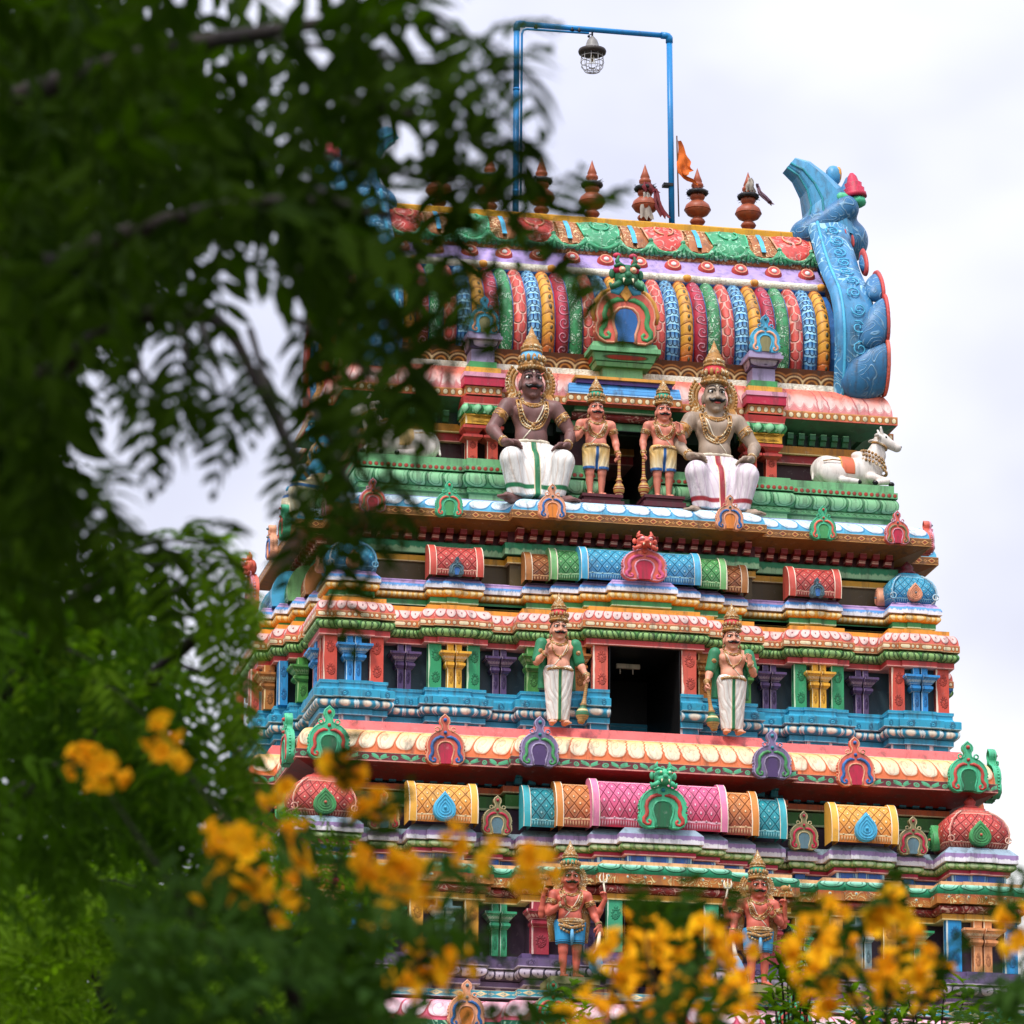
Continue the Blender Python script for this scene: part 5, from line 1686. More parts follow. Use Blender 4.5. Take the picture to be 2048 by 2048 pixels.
def standing(kind):
    root = thing('guardian_statue', 'x', 'statue')
    s = grid_for(2.1); head(s); torso(s); legs(s)
    L, Rr = -1, 1
    arms = []
    if kind == 'canopy':
        A = ((-.33, 0, 1.53), (-.42, -.02, 1.23), (-.27, -.26, 1.38)); B = ((.33, 0, 1.53), (.42, .03, 1.22), (.44, -.1, .92))
        arm(s, *A); arm(s, *B); hand(s, A[2], (.1, -.12, 1), (.9, -.2, .1), .5, 1.05, 1); hand(s, B[2], (.1, -.15, -1), (-1, -.2, -.1), 1.5, 1.05, -1)
        arms = [A, B]; skin = 'skin_pink'
    elif kind == 'door':
        A = ((-.33, 0, 1.53), (-.43, -.02, 1.2), (-.3, -.27, 1.32)); B = ((.33, 0, 1.53), (.43, .02, 1.2), (.53, -.12, .95))
        arm(s, *A); arm(s, *B); hand(s, A[2], (.1, -.1, 1), (.9, -.3, .1), .45, 1.05, 1); hand(s, B[2], (.15, -.2, -1), (-1, -.2, -.2), 1.5, 1.1, -1)
        arms = [A, B]; skin = 'skin_peach'
    else:
        A = ((-.33, -.02, 1.53), (-.42, -.06, 1.2), (-.2, -.29, 1.32)); B = ((.33, -.02, 1.53), (.45, .0, 1.2), (.53, -.14, .98))
        C = ((-.33, .06, 1.5), (-.52, .08, 1.18), (-.52, -.05, 1.5)); D = ((.33, .06, 1.5), (.54, .08, 1.2), (.66, -.06, 1.48))
        for q in (A, B, C, D): arm(s, *q, sc=.94)
        hand(s, A[2], (.15, -.1, 1), (.9, -.3, .1), .4, 1.0, 1); hand(s, B[2], (.1, -.1, -1), (-.4, .9, 0), .5, 1.1, -1)
        hand(s, C[2], (.1, -.2, 1), (.9, -.3, .1), 1.2, .95, 1); hand(s, D[2], (-.1, -.2, 1), (-.9, -.3, .1), 1.2, .95, -1)
        arms = [A, B]; skin = 'skin_red'
    s.mesh('body', M['st_' + skin], root)
    dress_head(root, s, 0, {'canopy': 'teal', 'door': 'red', 'porch': 'teal'}[kind], skin, kind == 'porch')
    dress_chest(root, s, 0, arms, kind != 'door')
    d = grid_for(1.3)
    if kind == 'canopy':
        for x in (-1, 1): d.cap((x * .13, 0, 1.0), (x * .14, -.01, .5), .16, .125, .025)
        d.ell((0, 0, 1.05), (.255, .175, .2), .06); d.ell((0, -.03, .92), (.12, .15, .16), .04)
        d.clip(2, 1.12, False); d.clip(2, .585, True); cm = 'dhoti_yellow'
    elif kind == 'door':
        for x in (-1, 1): d.cap((x * .13, 0, 1.0), (x * .115, 0, .05), .165, .095, .025)
        d.ell((0, 0, 1.05), (.255, .175, .2), .06); d.cap((0, -.05, 1.0), (0, -.06, .1), .11, .07, .04)
        d.clip(2, 1.14, False); d.clip(2, .09, True); cm = 'dhoti_long'
    else:
        for x in (-1, 1): d.cap((x * .135, 0, 1.0), (x * .14, -.01, .5), .165, .125, .03)
        d.ell((0, 0, 1.0), (.262, .18, .16), .06); d.clip(2, 1.08, False); d.clip(2, .63, True); cm = 'shorts_blue'
    d.mesh('waist_cloth', M['st_' + cm], root)
    b = MB()
    b.tube(on(d, [(q, 1.07 - .5 * q * q) for q in (-.25, -.2, -.15, -.1, -.05, 0, .05, .1, .15, .2, .25)], .006), .03, 6)
    if kind == 'porch':
        for zz, rr in ((1.03, .028), (.98, .02), (.92, .028)): b.tube(on(d, [(q, zz + .8 * q * q * (zz < 1)) for q in [-.24 + .04 * i for i in range(13)]], .01), rr, 6)
        beads(b, on(d, [(q, .93 - .1 * math.cos(q * 6)) for q in [-.2 + .05 * i for i in range(9)]], .015), .03)
        b.tube([(q, -.19, 1.0 - .1 + .1 * abs(q) * 3) for q in (-.18, -.09, 0, .09, .18)], .035, 6)
    b.build('belt', M['st_gold'], root)
    if kind == 'porch':
        t = MB(); t.tube([(0, -.19, .88), (0, -.2, .75), (0, -.17, .6)], [.03, .04, .02], 8); t.build('sash_end', M['st_lightblue'], root)
        t = MB()
        for x in (-1, 1): t.tube([(x * .3, .1, 1.5), (x * .33, .12, 1.1), (x * .3, .13, .7)], [.1, .09, .07], 8, 0, True, .5)
        t.build('back_mantle', M['st_gold'], root)
        t = MB(); t.tube([D[2], (D[2][0] - .02, -.12, 1.62), (D[2][0] - .05, -.13, 1.78)], .018, 6)
        x0 = D[2][0] - .05
        t.tube([(x0, -.13, 1.76), (x0, -.13, 1.96)], [.018, .004], 6)
        for x in (-1, 1): t.tube([(x0, -.13, 1.78), (x0 + x * .06, -.13, 1.79), (x0 + x * .075, -.13, 1.86), (x0 + x * .06, -.13, 1.93)], [.018, .02, .018, .005], 6)
        t.build('trident', M['st_cream'], root)
        t = MB(); x1 = C[2][0] + .02; t.tube([C[2], (x1, -.12, 1.75)], .016, 6); t.ball((x1, -.12, 1.83), .06, 8, 6, 0, (1.5, .6, 1)); t.ball((x1 - .09, -.12, 1.84), .045, 6, 5, 0, (.7, .7, 1.5))
        t.build('drum', M['st_gold'], root)
        c = MB(); c.tube([(.53, -.16, .86), (.5, -.18, .62), (.48, -.19, .5)], [.03, .04, .05], 8); c.build('club_handle', M['st_cream'], root)
        c = MB(); c.tube([(.48, -.19, .52), (.47, -.19, .42), (.45, -.2, .28), (.44, -.2, .18), (.435, -.2, .1)], [.05, .1, .14, .12, .05], 12); c.build('club_head', M['st_lightblue'], root)
    elif kind == 'door':
        t = grid_for(1.75)
        for sh, el, wr in arms: t.cap(Vector(sh) + Vector((0, .01, .02)), Vector(sh).lerp(Vector(el), .85), .125, .105, .03)
        for x in (-1, 1): t.cap((x * .27, .12, 1.5), (x * .3, .15, .72), .075, .075, .04)
        t.ell((0, .16, 1.1), (.3, .05, .45), .05)
        t.clip(2, .72, True)
        t.mesh('green_mantle', M['st_green'], root)
        c = MB(); club(c, (.55, -.17, 1.0), (.4, -.2, .02), 1.0, 1.05); c.build('club', M['st_club_green'], root)
    else:
        c = MB(); club(c, (.46, -.17, .95), (.45, -.16, .0), 1.0, .95); c.build('club', M['st_club_stripes'], root)
    return root


def seated():
    root = thing('seated_guardian_statue', 'x', 'statue'); z = -.24
    s = SDF((-.95, -.85, -.02), (.95, .4, 1.85), H)
    head(s, z); torso(s, z, 1.05)
    arms = []
    for x in (-1, 1):
        A = ((x * .34, 0, 1.29), (x * .55, -.06, .98), (x * .43, -.33, .755))
        arm(s, *A, sc=1.12); hand(s, A[2], (-x * .85, -.3, -.12), (0, -.25, -1), .35, 1.25, x); arms.append(A)
        s.cap((x * .25, -.24, .26), (x * .25, -.3, .07), .075, .062, .03); s.cap((x * .25, -.3, .055), (x * .43, -.5, .045), .07, .06, .03)
        for i in range(5):
            q = (i - 2) * .028
            a = Vector((x * .43, -.5, .038)) + Vector((x * .7, .6, 0)) * q * 1.25
            s.cap(a, a + Vector((x * .08, -.095, -.004)), .026 if i != 0 else .032, .02, .008)
    s.mesh('body', M['st_skin_brown'], root)
    dress_head(root, s, z, 'lightblue', 'skin_brown', True); dress_chest(root, s, z, arms, True)
    d = SDF((-.75, -.75, -.02), (.75, .4, 1.0), H)
    for x in (-1, 1):
        d.cap((x * .14, .0, .7), (x * .36, -.42, .53), .175, .13, .04); d.cap((x * .36, -.42, .53), (x * .26, -.36, .08), .15, .115, .04)
    d.ell((0, 0, .76), (.25, .18, .16), .06); d.ell((0, -.16, .45), (.16, .1, .3), .07); d.cap((0, -.26, .6), (0, -.37, .06), .08, .13, .09); d.ell((0, -.34, .34), (.3, .1, .26), .08)
    d.clip(2, .88, False); d.clip(2, .1, True); d.clip(1, .12, False)
    d.mesh('waist_cloth', M['st_dhoti_green'], root)
    b = MB(); b.tube(on(d, [(q, .84 - .3 * q * q) for q in [-.22 + .04 * i for i in range(12)]], .004), .022, 6); b.build('belt', M['st_cream'], root)
    return root


def bull():
    root = thing('bull_statue', 'x', 'statue')
    s = SDF((-1.05, -.55, -.02), (1.1, .45, 1.4), .0145)
    s.ell((-.28, 0, .33), (.58, .3, .31), .05); s.ell((-.6, 0, .33), (.34, .31, .33), .06); s.ell((.28, 0, .4), (.32, .27, .38), .08)
    s.ell((.1, 0, .7), (.16, .11, .1), .07); s.cap((.33, 0, .5), (.54, -.02, .92), .24, .155, .06); s.cap((.45, -.03, .4), (.6, -.05, .72), .13, .08, .08)
    s.ell((.6, -.04, 1.06), (.17, .13, .15), .04); s.cap((.62, -.05, 1.05), (.9, -.08, .91), .125, .09, .04); s.ell((.93, -.08, .9), (.085, .085, .075), .03)
    for q in (-1, 1):
        s.cap((.52, -.04 + q * .11, 1.1), (.4, -.06 + q * .27, 1.09), .045, .02, .02); s.ell((.42, -.06 + q * .23, 1.085), (.05, .08, .03), .02)
        s.cap((.58, -.04 + q * .08, 1.18), (.55, -.04 + q * .12, 1.3), .04, .022, .02)
        s.ell((-.52, q * .24, .24), (.3, .12, .23), .04); s.cap((-.35, q * .33, .08), (-.02, q * .34, .06), .075, .06, .03)
        s.cap((.3, q * .24, .2), (.62, q * .3, .12), .1, .07, .05)
    s.cap((.62, -.3, .12), (.4, -.36, .06), .07, .055, .03); s.cap((.6, .3, .1), (.78, .3, .06), .06, .05, .03)
    s.cap((-.9, 0, .42), (-.93, -.12, .12), .035, .025, .02)
    s.mesh('body', M['st_hide_white'], root)
    d = SDF((-.45, -.5, .1), (.05, .5, .9), .0145)
    d.ell((-.28, 0, .33), (.6, .32, .335), .05); d.clip(0, -.36, True); d.clip(0, -.05, False); d.clip(2, .24, True)
    d.mesh('saddle_cloth', M['st_saddle_orange'], root)
    g = MB()
    for r0, c, n in ((.27, (.4, -.01, .68), 22), (.3, (.4, -.02, .58), 24), (.32, (.4, -.03, .47), 24)):
        ax = Vector((.5, -.02, 1.0)).normalized(); a = Vector((0, 1, 0)); b_ = ax.cross(a)
        for i in range(n):
            q = TAU * i / n
            g.ball(Vector(c) + a * math.cos(q) * r0 * .95 + b_ * math.sin(q) * r0, .034, 6, 5)
    ring(g, (.55, -.03, .93), (.45, 0, 1), .165, .025)
    g.tube([(-.36, -.3, .5), (-.55, -.34, .5), (-.75, -.3, .47)], .015, 5)
    g.build('bead_collar', M['st_gold'], root)
    h = MB()
    for p in ((-.0, -.35, .055), (.36, -.37, .055), (.82, .3, .05), (.72, -.3, .06)): h.ball(p, .065, 8, 6, 0, (1.1, .9, .8))
    for p in ((.66, -.165, 1.09),): h.ball(p, .028, 8, 6, 0, (1, .5, 1))
    h.ball((1.0, -.12, .92), .018, 6, 5); h.build('hooves_and_eyes', M['st_black'], root)
    return root


def mirrored(root):
    """mirror copy of a figure: own mesh data, turned across its middle"""
    c = root.copy(); COL.objects.link(c)
    for ch in root.children:
        o = ch.copy(); o.data = ch.data.copy(); o.data.transform(Matrix.Diagonal((-1, 1, 1, 1))); o.data.flip_normals(); o.parent = c; COL.objects.link(o)
    return c


def recolour(root, **k):
    for ch in root.children:
        base = ch.name.split('.')[0]
        if base in k:
            ch.data = ch.data.copy(); i = k[base] if isinstance(k[base], tuple) else (0, k[base])
            ch.data.materials[i[0]] = M['st_' + i[1]]


def setat(r, loc, sc, label, group, rz=0):
    r.location = loc; r.scale = (sc, sc, sc * (1.13 if 'seated' in label else 1.03)); r.rotation_euler = (0, 0, rz); tag(r, label, 'statue', group)


q1 = seated(); q2 = mirrored(q1)
recolour(q2, body='skin_tan', waist_cloth='dhoti_crimson', crown=(1, 'red'))
setat(q1, (-2.02, -5.12, 28.62), 1.5, 'huge brown-skinned seated statue with blue and gold crown and green-striped white cloth', 'seated giant statues under the vault')
setat(q2, (1.8, -5.12, 28.58), 1.5, 'huge tan-skinned seated statue with red crown and crimson-striped white cloth', 'seated giant statues under the vault')
q3 = copy_tree(q1)
recolour(q3, body='skin_blue', waist_cloth='dhoti_yellow', crown=(1, 'teal'))
setat(q3, (-5.9, -2.5, 28.62), 1.25, 'blue-skinned seated statue on the side face, partly behind the dark leaves', 'statues on the side face', -PI / 2)
c1 = standing('canopy'); c2 = mirrored(c1)
setat(c1, (-.72, -5.32, 28.93), .98, 'small pink standing statue holding its striped club in its left hand, beside the brown giant', 'standing statues in the upper doorway')
setat(c2, (.68, -5.32, 28.98), .98, 'small pink standing statue holding its striped club in its right hand, beside the tan giant', 'standing statues in the upper doorway')
for x, z, nm in ((-.66, 28.93, 'statue with the brown giant'), (.62, 28.98, 'statue with the tan giant')):
    p = MB(); p.box(x - .44, x + .44, -5.72, -5.0, z - .24, z - .14); p.box(x - .38, x + .38, -5.66, -5.0, z - .14, z - .06); p.box(x - .42, x + .42, -5.7, -5.0, z - .06, z - .002)
    tag(p.build('statue_plinth', M['st_maroon']), 'maroon stepped slab under the small pink ' + nm, 'plinth', 'maroon statue slabs')
d1 = standing('door'); d2 = mirrored(d1)
setat(d1, (-1.84, -6.98, 23.79), 1.02, 'standing statue in green mantle with leaning club, left of the dark middle doorway', 'standing statues beside the middle doorway')
setat(d2, (1.66, -6.98, 23.79), 1.02, 'standing statue in green mantle right of the dark middle doorway', 'standing statues beside the middle doorway')
e1 = standing('porch'); e2 = mirrored(e1)
setat(e1, (-1.92, -8.45, 18.52), 1.02, 'four-armed red statue in blue shorts with blue-headed club, left of the lowest doorway', 'four-armed statues beside the lowest doorway')
setat(e2, (1.77, -8.45, 18.52), 1.02, 'four-armed red statue in blue shorts right of the lowest doorway, legs behind leaves', 'four-armed statues beside the lowest doorway')
for x, nm in ((-1.9, 'left'), (1.8, 'right')):
    p = MB(); p.box(x - .48, x + .48, -8.85, -7.9, 18.36, 18.5); p.box(x - .42, x + .42, -8.8, -7.9, 18.28, 18.36)
    tag(p.build('statue_plinth', M['plain_olive']), 'olive slab under the four-armed statue ' + nm + ' of the lowest doorway', 'plinth', 'olive statue slabs')
b1 = bull(); b2 = mirrored(b1)
recolour(b2, saddle_cloth='saddle_green')
setat(b1, (4.85, -4.75, 29.64), .98, 'white couching bull with orange saddle cloth facing right on the green ledge', 'bulls on the green ledge')
setat(b2, (-4.75, -4.75, 29.64), .98, 'white couching bull with green saddle cloth facing left, half hidden by leaves', 'bulls on the green ledge')
# ------------------------------------------------------------------ finials, lamp frame, lamp, flag
KP = [(.26, 0), (.25, .03), (.12, .1), (.085, .13), (.14, .16), (.17, .21), (.14, .26), (.085, .29), (.12, .32), (.22, .37), (.275, .45), (.28, .5), (.25, .58), (.17, .65), (.1, .68), (.14, .71), (.165, .76),
      (.155, .81), (.12, .85), (.16, .87), (.17, .9), (.12, .93), (.09, .96), (.13, 1.0), (.13, 1.05), (.09, 1.1), (.105, 1.12), (.06, 1.24), (.0, 1.43)]
cloth_m = {'white': paint('rag_white', '#b8aea0', None, .8), 'red': paint('rag_red', '#8a3038', None, .8), 'mauve': paint('rag_mauve', '#8a6a78', None, .8), 'black': M['plain_black']}


def rag(fin, col, x, z, w, h, lean):
    m = MB(); rows = []
    for i in range(9):
        t = i / 8
        rows.append([(x + lean * t * t + (j / 6 - .5) * w * (.5 + .7 * t) + .02 * math.sin(j * 2.1 + i), -.2 - .03 * math.sin(j * 1.9) - .08 * t * (1 - t), z - h * t - .05 * math.sin(j * 2.6) * t) for j in range(7)])
    m.grid(rows); m.grid([[(a, b + .012, c) for a, b, c in r] for r in rows], flip=True)
    m.build('rag', cloth_m[col], fin)


FL = ['terracotta finial under the leaf tips at the far left of the ridge', 'terracotta finial between the leaves and the blue pipe frame', 'terracotta finial just right of the left blue post, leaf crossing it',
      'clean terracotta finial in the middle, below the hanging lamp', 'terracotta finial hung with grey and red rags', 'terracotta finial right of the right blue post, near the flag', 'terracotta finial with mauve rag at the right end beside the blue horn']
for k, x in enumerate((-3.32, -2.22, -1.1, 0.0, 1.16, 2.31, 3.43)):
    f = thing('finial', FL[k], 'finial', (x, YR, 36.03), 0, 'terracotta finials along the ridge')
    m = MB(); m.lathe(KP, (0, 0, 0), 20)
    m.tube([(.279 * math.cos(a), .279 * math.sin(a), .475) for a in [TAU * i / 24 for i in range(25)]], .012, 5, cap=False)
    m.build('pot_spire', M['terracotta'], f)
    m = MB(); rnd = random.Random(k)
    ring(m, (0, 0, .86), (0, 0, 1), .19, .05, 20, 7)
    for i in range(70):
        a = rnd.random() * TAU; r0 = .17; z = .86 + rnd.uniform(-.07, .07)
        m.tube([(r0 * math.cos(a), r0 * math.sin(a), z), ((r0 + rnd.uniform(.05, .09)) * math.cos(a + .2), (r0 + .08) * math.sin(a + .2), z + rnd.uniform(-.05, .05))], [.008, .003], 4)
    m.build('dry_garland', M['plain_black'], f)
    if k == 4: rag(f, 'white', -.02, .72, .26, .58, .0); rag(f, 'red', .18, .82, .2, .62, .2); rag(f, 'red', 0, .95, .3, .2, .1)
    if k == 6: rag(f, 'white', 0, 1.22, .2, .3, 0); rag(f, 'mauve', .15, 1.1, .12, .42, .3)
    if k == 2: rag(f, 'black', -.18, .9, .1, .35, -.05)
pipe_m = paint('pipe_blue', '#1484c4', None, .35, wear=.6)
fr_ = thing('lamp_frame', 'tall blue pipe arch standing on the ridge', 'pipe frame', (0, YR, 36.0))
XA, XB, ZT = -1.66, 1.7, 4.42
m = MB(); m.tube([(XA, 0, -.3), (XA, 0, 2.9)], .068, 10); m.tube([(XA, 0, 2.9), (XA, 0, ZT)], .064, 10); m.build('post', pipe_m, fr_)
m = MB(); m.tube([(XB + .05, 0, -.3), (XB, 0, ZT)], .064, 10); m.build('post', pipe_m, fr_)
m = MB(); m.tube([(XA, 0, ZT), (XB, 0, ZT)], .06, 10); m.build('crossbar', pipe_m, fr_)
m = MB()
for x, sx in ((XA, 1), (XB, -1)):
    m.tube([(x, 0, ZT - .16), (x, 0, ZT - .05), (x + sx * .03, 0, ZT - .01), (x + sx * .07, 0, ZT), (x + sx * .18, 0, ZT)], .078, 10)
for z in (.6, 2.9): m.tube([(XA, 0, z), (XA, 0, z + .05)], .074, 10)
m.build('elbow', pipe_m, fr_)
m = MB(); m.tube([(XA + .1, -.03, .4), (XA + .11, -.03, ZT - .24), (XA + .14, -.03, ZT - .15), (XA + .22, -.03, ZT - .12), (-.08, -.03, ZT - .1)], .026, 8); m.build('conduit', pipe_m, fr_)
m = MB()
for x in (-1.25, -.45, -.3): m.tube([(x, -.02, ZT - .1), (x, -.02, ZT + .0)], .045, 6)
m.box(XB - .15, XB + .06, -.1, .1, .98, 1.04); m.build('clamp', M['plain_black'], fr_)
lp = thing('hanging_lamp', 'grey cage lamp with dark rim hanging from the blue pipe arch', 'lamp', (0, YR, 36.0 + ZT - .07))
metal = paint('lamp_grey', '#8a8680', None, .45); wire = paint('lamp_wire', '#b4b0aa', None, .4)
m = MB(); m.tube([(0, 0, .07), (0, 0, -.1)], .022, 6); m.ball((-.09, -.05, -.11), .03, 6, 5); m.tube([(-.09, -.05, -.09), (-.03, -.02, -.04)], .012, 5); m.build('hook', M['plain_black'], lp)
m = MB(); m.lathe([(.285, -.43), (.16, -.36), (.14, -.27), (.11, -.18), (.055, -.11), (.03, -.08)], (0, 0, 0), 24); m.build('shade', metal, lp)
m = MB(); m.lathe([(.23, -.5), (.29, -.48), (.305, -.43), (.29, -.39), (.2, -.38)], (0, 0, 0), 24); m.build('rim', paint('lamp_rim', '#3a302a', None, .5), lp)
m = MB()
for z, r in ((-.55, .235), (-.68, .25), (-.78, .23), (-.88, .16)): ring(m, (0, 0, z), (0, 0, 1), r, .008, 20, 5)
for i in range(10):
    a = TAU * i / 10
    m.tube([(.235 * math.cos(a), .235 * math.sin(a), -.48), (.25 * math.cos(a), .25 * math.sin(a), -.66), (.23 * math.cos(a), .23 * math.sin(a), -.78), (.16 * math.cos(a), .16 * math.sin(a), -.88), (.02 * math.cos(a), .02 * math.sin(a), -.92)], .007, 5)
m.build('wire_cage', wire, lp)
gl = bpy.data.materials.new('bulb_glass'); gl.use_nodes = True; b = gl.node_tree.nodes['Principled BSDF']; b.inputs['Transmission Weight'].default_value = 1; b.inputs['Roughness'].default_value = .02
m = MB(); m.lathe([(0, -.84), (.06, -.82), (.085, -.76), (.075, -.68), (.05, -.6), (.045, -.5)], (0, 0, 0), 16); m.build('bulb', gl, lp)
m = MB(); m.tube([(0, 0, -.5), (0, 0, -.68)], .015, 6); m.build('filament_stem', paint('brass', '#b89a5a', None, .3), lp)
fg = thing('flag', 'torn orange flag on a thin stick beside the right blue post', 'flag', (1.86, YR - .08, 36.0))
m = MB(); m.tube([(.02, 0, .3), (-.02, 0, 2.12)], .016, 6); m.build('stick', paint('stick_brown', '#5a4030', None, .7), fg)
om = paint('flag_orange', '#e8701c', None, .8)
m = MB(); N = 18
prof = [(0, 2.05, .14), (.05, 1.9, .2), (.1, 1.75, .24)]
rows = []
for i in range(N + 1):
    t = i / N; z = 2.05 - t * .78
    wd = .06 + .36 * min(1, t * 1.4) * (.85 + .15 * math.sin(t * 21)) - (.16 if .62 < t < .8 else 0)
    rows.append([(j / 6 * wd + .03 * math.sin(t * 6), .06 * math.sin(j * 1.1 + t * 5) - .02 * j, z - .05 * j * (1 - .4 * t) * t - .02 * j) for j in range(7)])
m.grid(rows); m.grid([[(a, b + .012, c) for a, b, c in r] for r in rows], flip=True)
m.build('cloth', om, fg)
tl = thing('tube_light', 'short white tube light fixed under the ceiling of the middle doorway', 'light fitting', (-.12, -5.6, 25.45))
wm = paint('fitting_white', '#cfc8b4', None, .5)
m = MB(); m.box(-.24, .24, -.04, .04, -.09, 0); m.build('casing', wm, tl)
m = MB()
for x in (-.16, .1): m.tube([(x, 0, -.09), (x, 0, -.2)], .012, 6)
m.build('bracket', wm, tl)
# ------------------------------------------------------------------ trees and flowering shrubs in front of the tower
def leaf_mat(name, c1, c2, trans=.35, rough=.5):
    m = bpy.data.materials.new(name); m.use_nodes = True
    nt = m.node_tree; X.nt = nt; b = nt.nodes['Principled BSDF']; out = nt.nodes['Material Output']
    tc = nt.nodes.new('ShaderNodeTexCoord')
    n = noise(tc.outputs['Object'], 2.2, 3, .6); n2 = noise(tc.outputs['Object'], 14, 2)
    col = mixc(st(.3, .7, n * .6 + n2 * .4), c1, c2)
    nt.links.new(col, b.inputs['Base Color']); b.inputs['Roughness'].default_value = .8; b.inputs['Specular IOR Level'].default_value = .03
    t = nt.nodes.new('ShaderNodeBsdfTranslucent'); nt.links.new(mixc(1.0, col, (1.5, 1.7, .5), 'MULTIPLY'), t.inputs[0])
    mx_ = nt.nodes.new('ShaderNodeMixShader'); mx_.inputs[0].default_value = trans
    nt.links.new(b.outputs[0], mx_.inputs[1]); nt.links.new(t.outputs[0], mx_.inputs[2]); nt.links.new(mx_.outputs[0], out.inputs[0])
    return m


def leaflet(L, w, bend, droop):
    """narrow pointed leaflet along +x, folded along its rib; list of verts and faces"""
    v, f = [], []
    ts = (0, .18, .45, .75, 1); ws = (.12, .75, 1, .6, 0)
    for t, k in zip(ts, ws):
        x, y, z = L * t, bend * L * t * t, -droop * L * t * t
        v += [(x, y - w * k / 2, z + w * .14 * k), (x, y, z), (x, y + w * k / 2, z + w * .14 * k)]
    for i in range(len(ts) - 1):
        a = i * 3
        f += [(a, a + 1, a + 4, a + 3), (a + 1, a + 2, a + 5, a + 4)]
    return np.array(v), np.array(f)


def compound(rnd, L=.3, pairs=7, ll=.085, lw=.02, droop=.35):
    """pinnate leaf along +x drooping in -z"""
    V, Fc = [], []; n = 0
    def put_(v, f, M4):
        nonlocal n
        V.append(v @ M4[:3, :3].T + M4[:3, 3]); Fc.append(f + n); n += len(v)
    for i in range(pairs + 1):
        t = (i + .6) / (pairs + .6); x = L * t; z = -droop * L * t * t
        k = math.sin(PI * (.25 + .65 * t)) * rnd.uniform(.85, 1.1)
        for sd in ((1, -1) if i < pairs else (0,)):
            v, f = leaflet(ll * k, lw * (.8 + .3 * k), rnd.uniform(-.05, .15) * sd, rnd.uniform(.1, .45))
            a = sd * rnd.uniform(.75, 1.05)
            Mx = Matrix.Translation((x, 0, z)) @ Matrix.Rotation(a, 4, 'Z') @ Matrix.Rotation(droop * t * 1.2 + rnd.uniform(-.1, .35), 4, 'Y') @ Matrix.Rotation(rnd.uniform(-.4, .4), 4, 'X')
            put_(v, f, np.array(Mx))
    # stalk: a thin three-sided strip
    m = 6; sv = []
    for i in range(m):
        t = i / (m - 1); sv += [(L * t, -.0025, -droop * L * t * t), (L * t, .0025, -droop * L * t * t), (L * t, 0, -droop * L * t * t - .004)]
    sf = []
    for i in range(m - 1):
        for j in range(3): sf.append((i * 3 + j, i * 3 + (j + 1) % 3, i * 3 + 3 + (j + 1) % 3, i * 3 + 3 + j))
    put_(np.array(sv), np.array(sf), np.eye(4))
    return np.concatenate(V), np.concatenate(Fc)


class Cloud:
    def __init__(s, temps): s.t, s.V, s.F, s.n = temps, [], [], 0

    big = None

    def add(s, M4, k=None, big=False):
        tt = s.big if big and s.big else s.t
        v, f = tt[k if k is not None else random.randrange(len(tt))]
        A = np.array(M4)
        s.V.append(v @ A[:3, :3].T + A[:3, 3]); s.F.append(f + s.n); s.n += len(v)

    def build(s, name, mat, parent):
        V = np.concatenate(s.V).astype(np.float32); Q = np.concatenate(s.F).astype(np.int32)
        me = bpy.data.meshes.new(name)
        me.vertices.add(len(V)); me.vertices.foreach_set('co', V.ravel())
        me.loops.add(Q.size); me.loops.foreach_set('vertex_index', Q.ravel())
        me.polygons.add(len(Q)); me.polygons.foreach_set('loop_start', np.arange(0, Q.size, 4, dtype=np.int32))
        me.update(calc_edges=True); me.materials.append(mat)
        return link(bpy.data.objects.new(name, me), parent)


def orient(p, d, roll_=0.0, sc=1.0):
    """matrix whose +x runs along d, +z as upright as it can be"""
    d = Vector(d).normalized(); z = Vector((0, 0, 1)); y = z.cross(d)
    if y.length < 1e-3: y = Vector((1, 0, 0))
    y.normalize(); z = d.cross(y)
    m = Matrix((d, y, z)).transposed().to_4x4() @ Matrix.Rotation(roll_, 4, 'X') @ Matrix.Scale(sc, 4)
    m.translation = p
    return m


def inside(p, poly):
    c = False; n = len(poly)
    for i in range(n):
        a, b = poly[i - 1], poly[i]
        if (a[1] > p[1]) != (b[1] > p[1]) and p[0] < (b[0] - a[0]) * (p[1] - a[1]) / (b[1] - a[1]) + a[0]: c = not c
    return c


def vdir(ang, depth=0.0):
    """direction in the view's left-right and up-down sense; ang 0 right, -90 down"""
    a = R(ang); return (RGT * math.cos(a) + Vector((0, 0, 1)) * math.sin(a) + _fh * depth).normalized()


rnd = random.Random(11)
T_LONG = [compound(rnd, .28, 5, .115, .03, .3) for _ in range(6)]
T_BIG = [compound(rnd, .36, 6, .14, .034, .35) for _ in range(6)]
T_FINE = [compound(rnd, .32, 7, .1, .025, .35) for _ in range(6)]
bark = paint('bark', '#1c1611', lambda u, v: ([(st(.4, .7, noise(X.obj, 9, 4, .6, 0, (1, 1, .3))), '#33291f')], noise(X.obj, 14, 4, .6, 0, (1, 1, .25))), .9, 1.0, 0)


def fill(cl, poly, n, d0, d1, ang, spread, sc=(.85, 1.15), twigs=None, rn=rnd):
    xs, ys = [p[0] for p in poly], [p[1] for p in poly]
    k = 0
    while k < n:
        p = (rn.uniform(min(xs), max(xs)), rn.uniform(min(ys), max(ys)))
        if not inside(p, poly): continue
        k += 1
        d = rn.uniform(d0, d1); a = ang + rn.gauss(0, spread)
        s_ = rn.uniform(*sc); dr = vdir(a, rn.uniform(-.5, .5))
        base = at(p[0], p[1], d) - dr * .13 * s_
        cl.add(orient(base, dr, rn.uniform(-.9, .9), s_))
        if twigs is not None and rn.random() < .3: twigs.append((base, base - dr * rn.uniform(.1, .3) + Vector((0, 0, .05))))


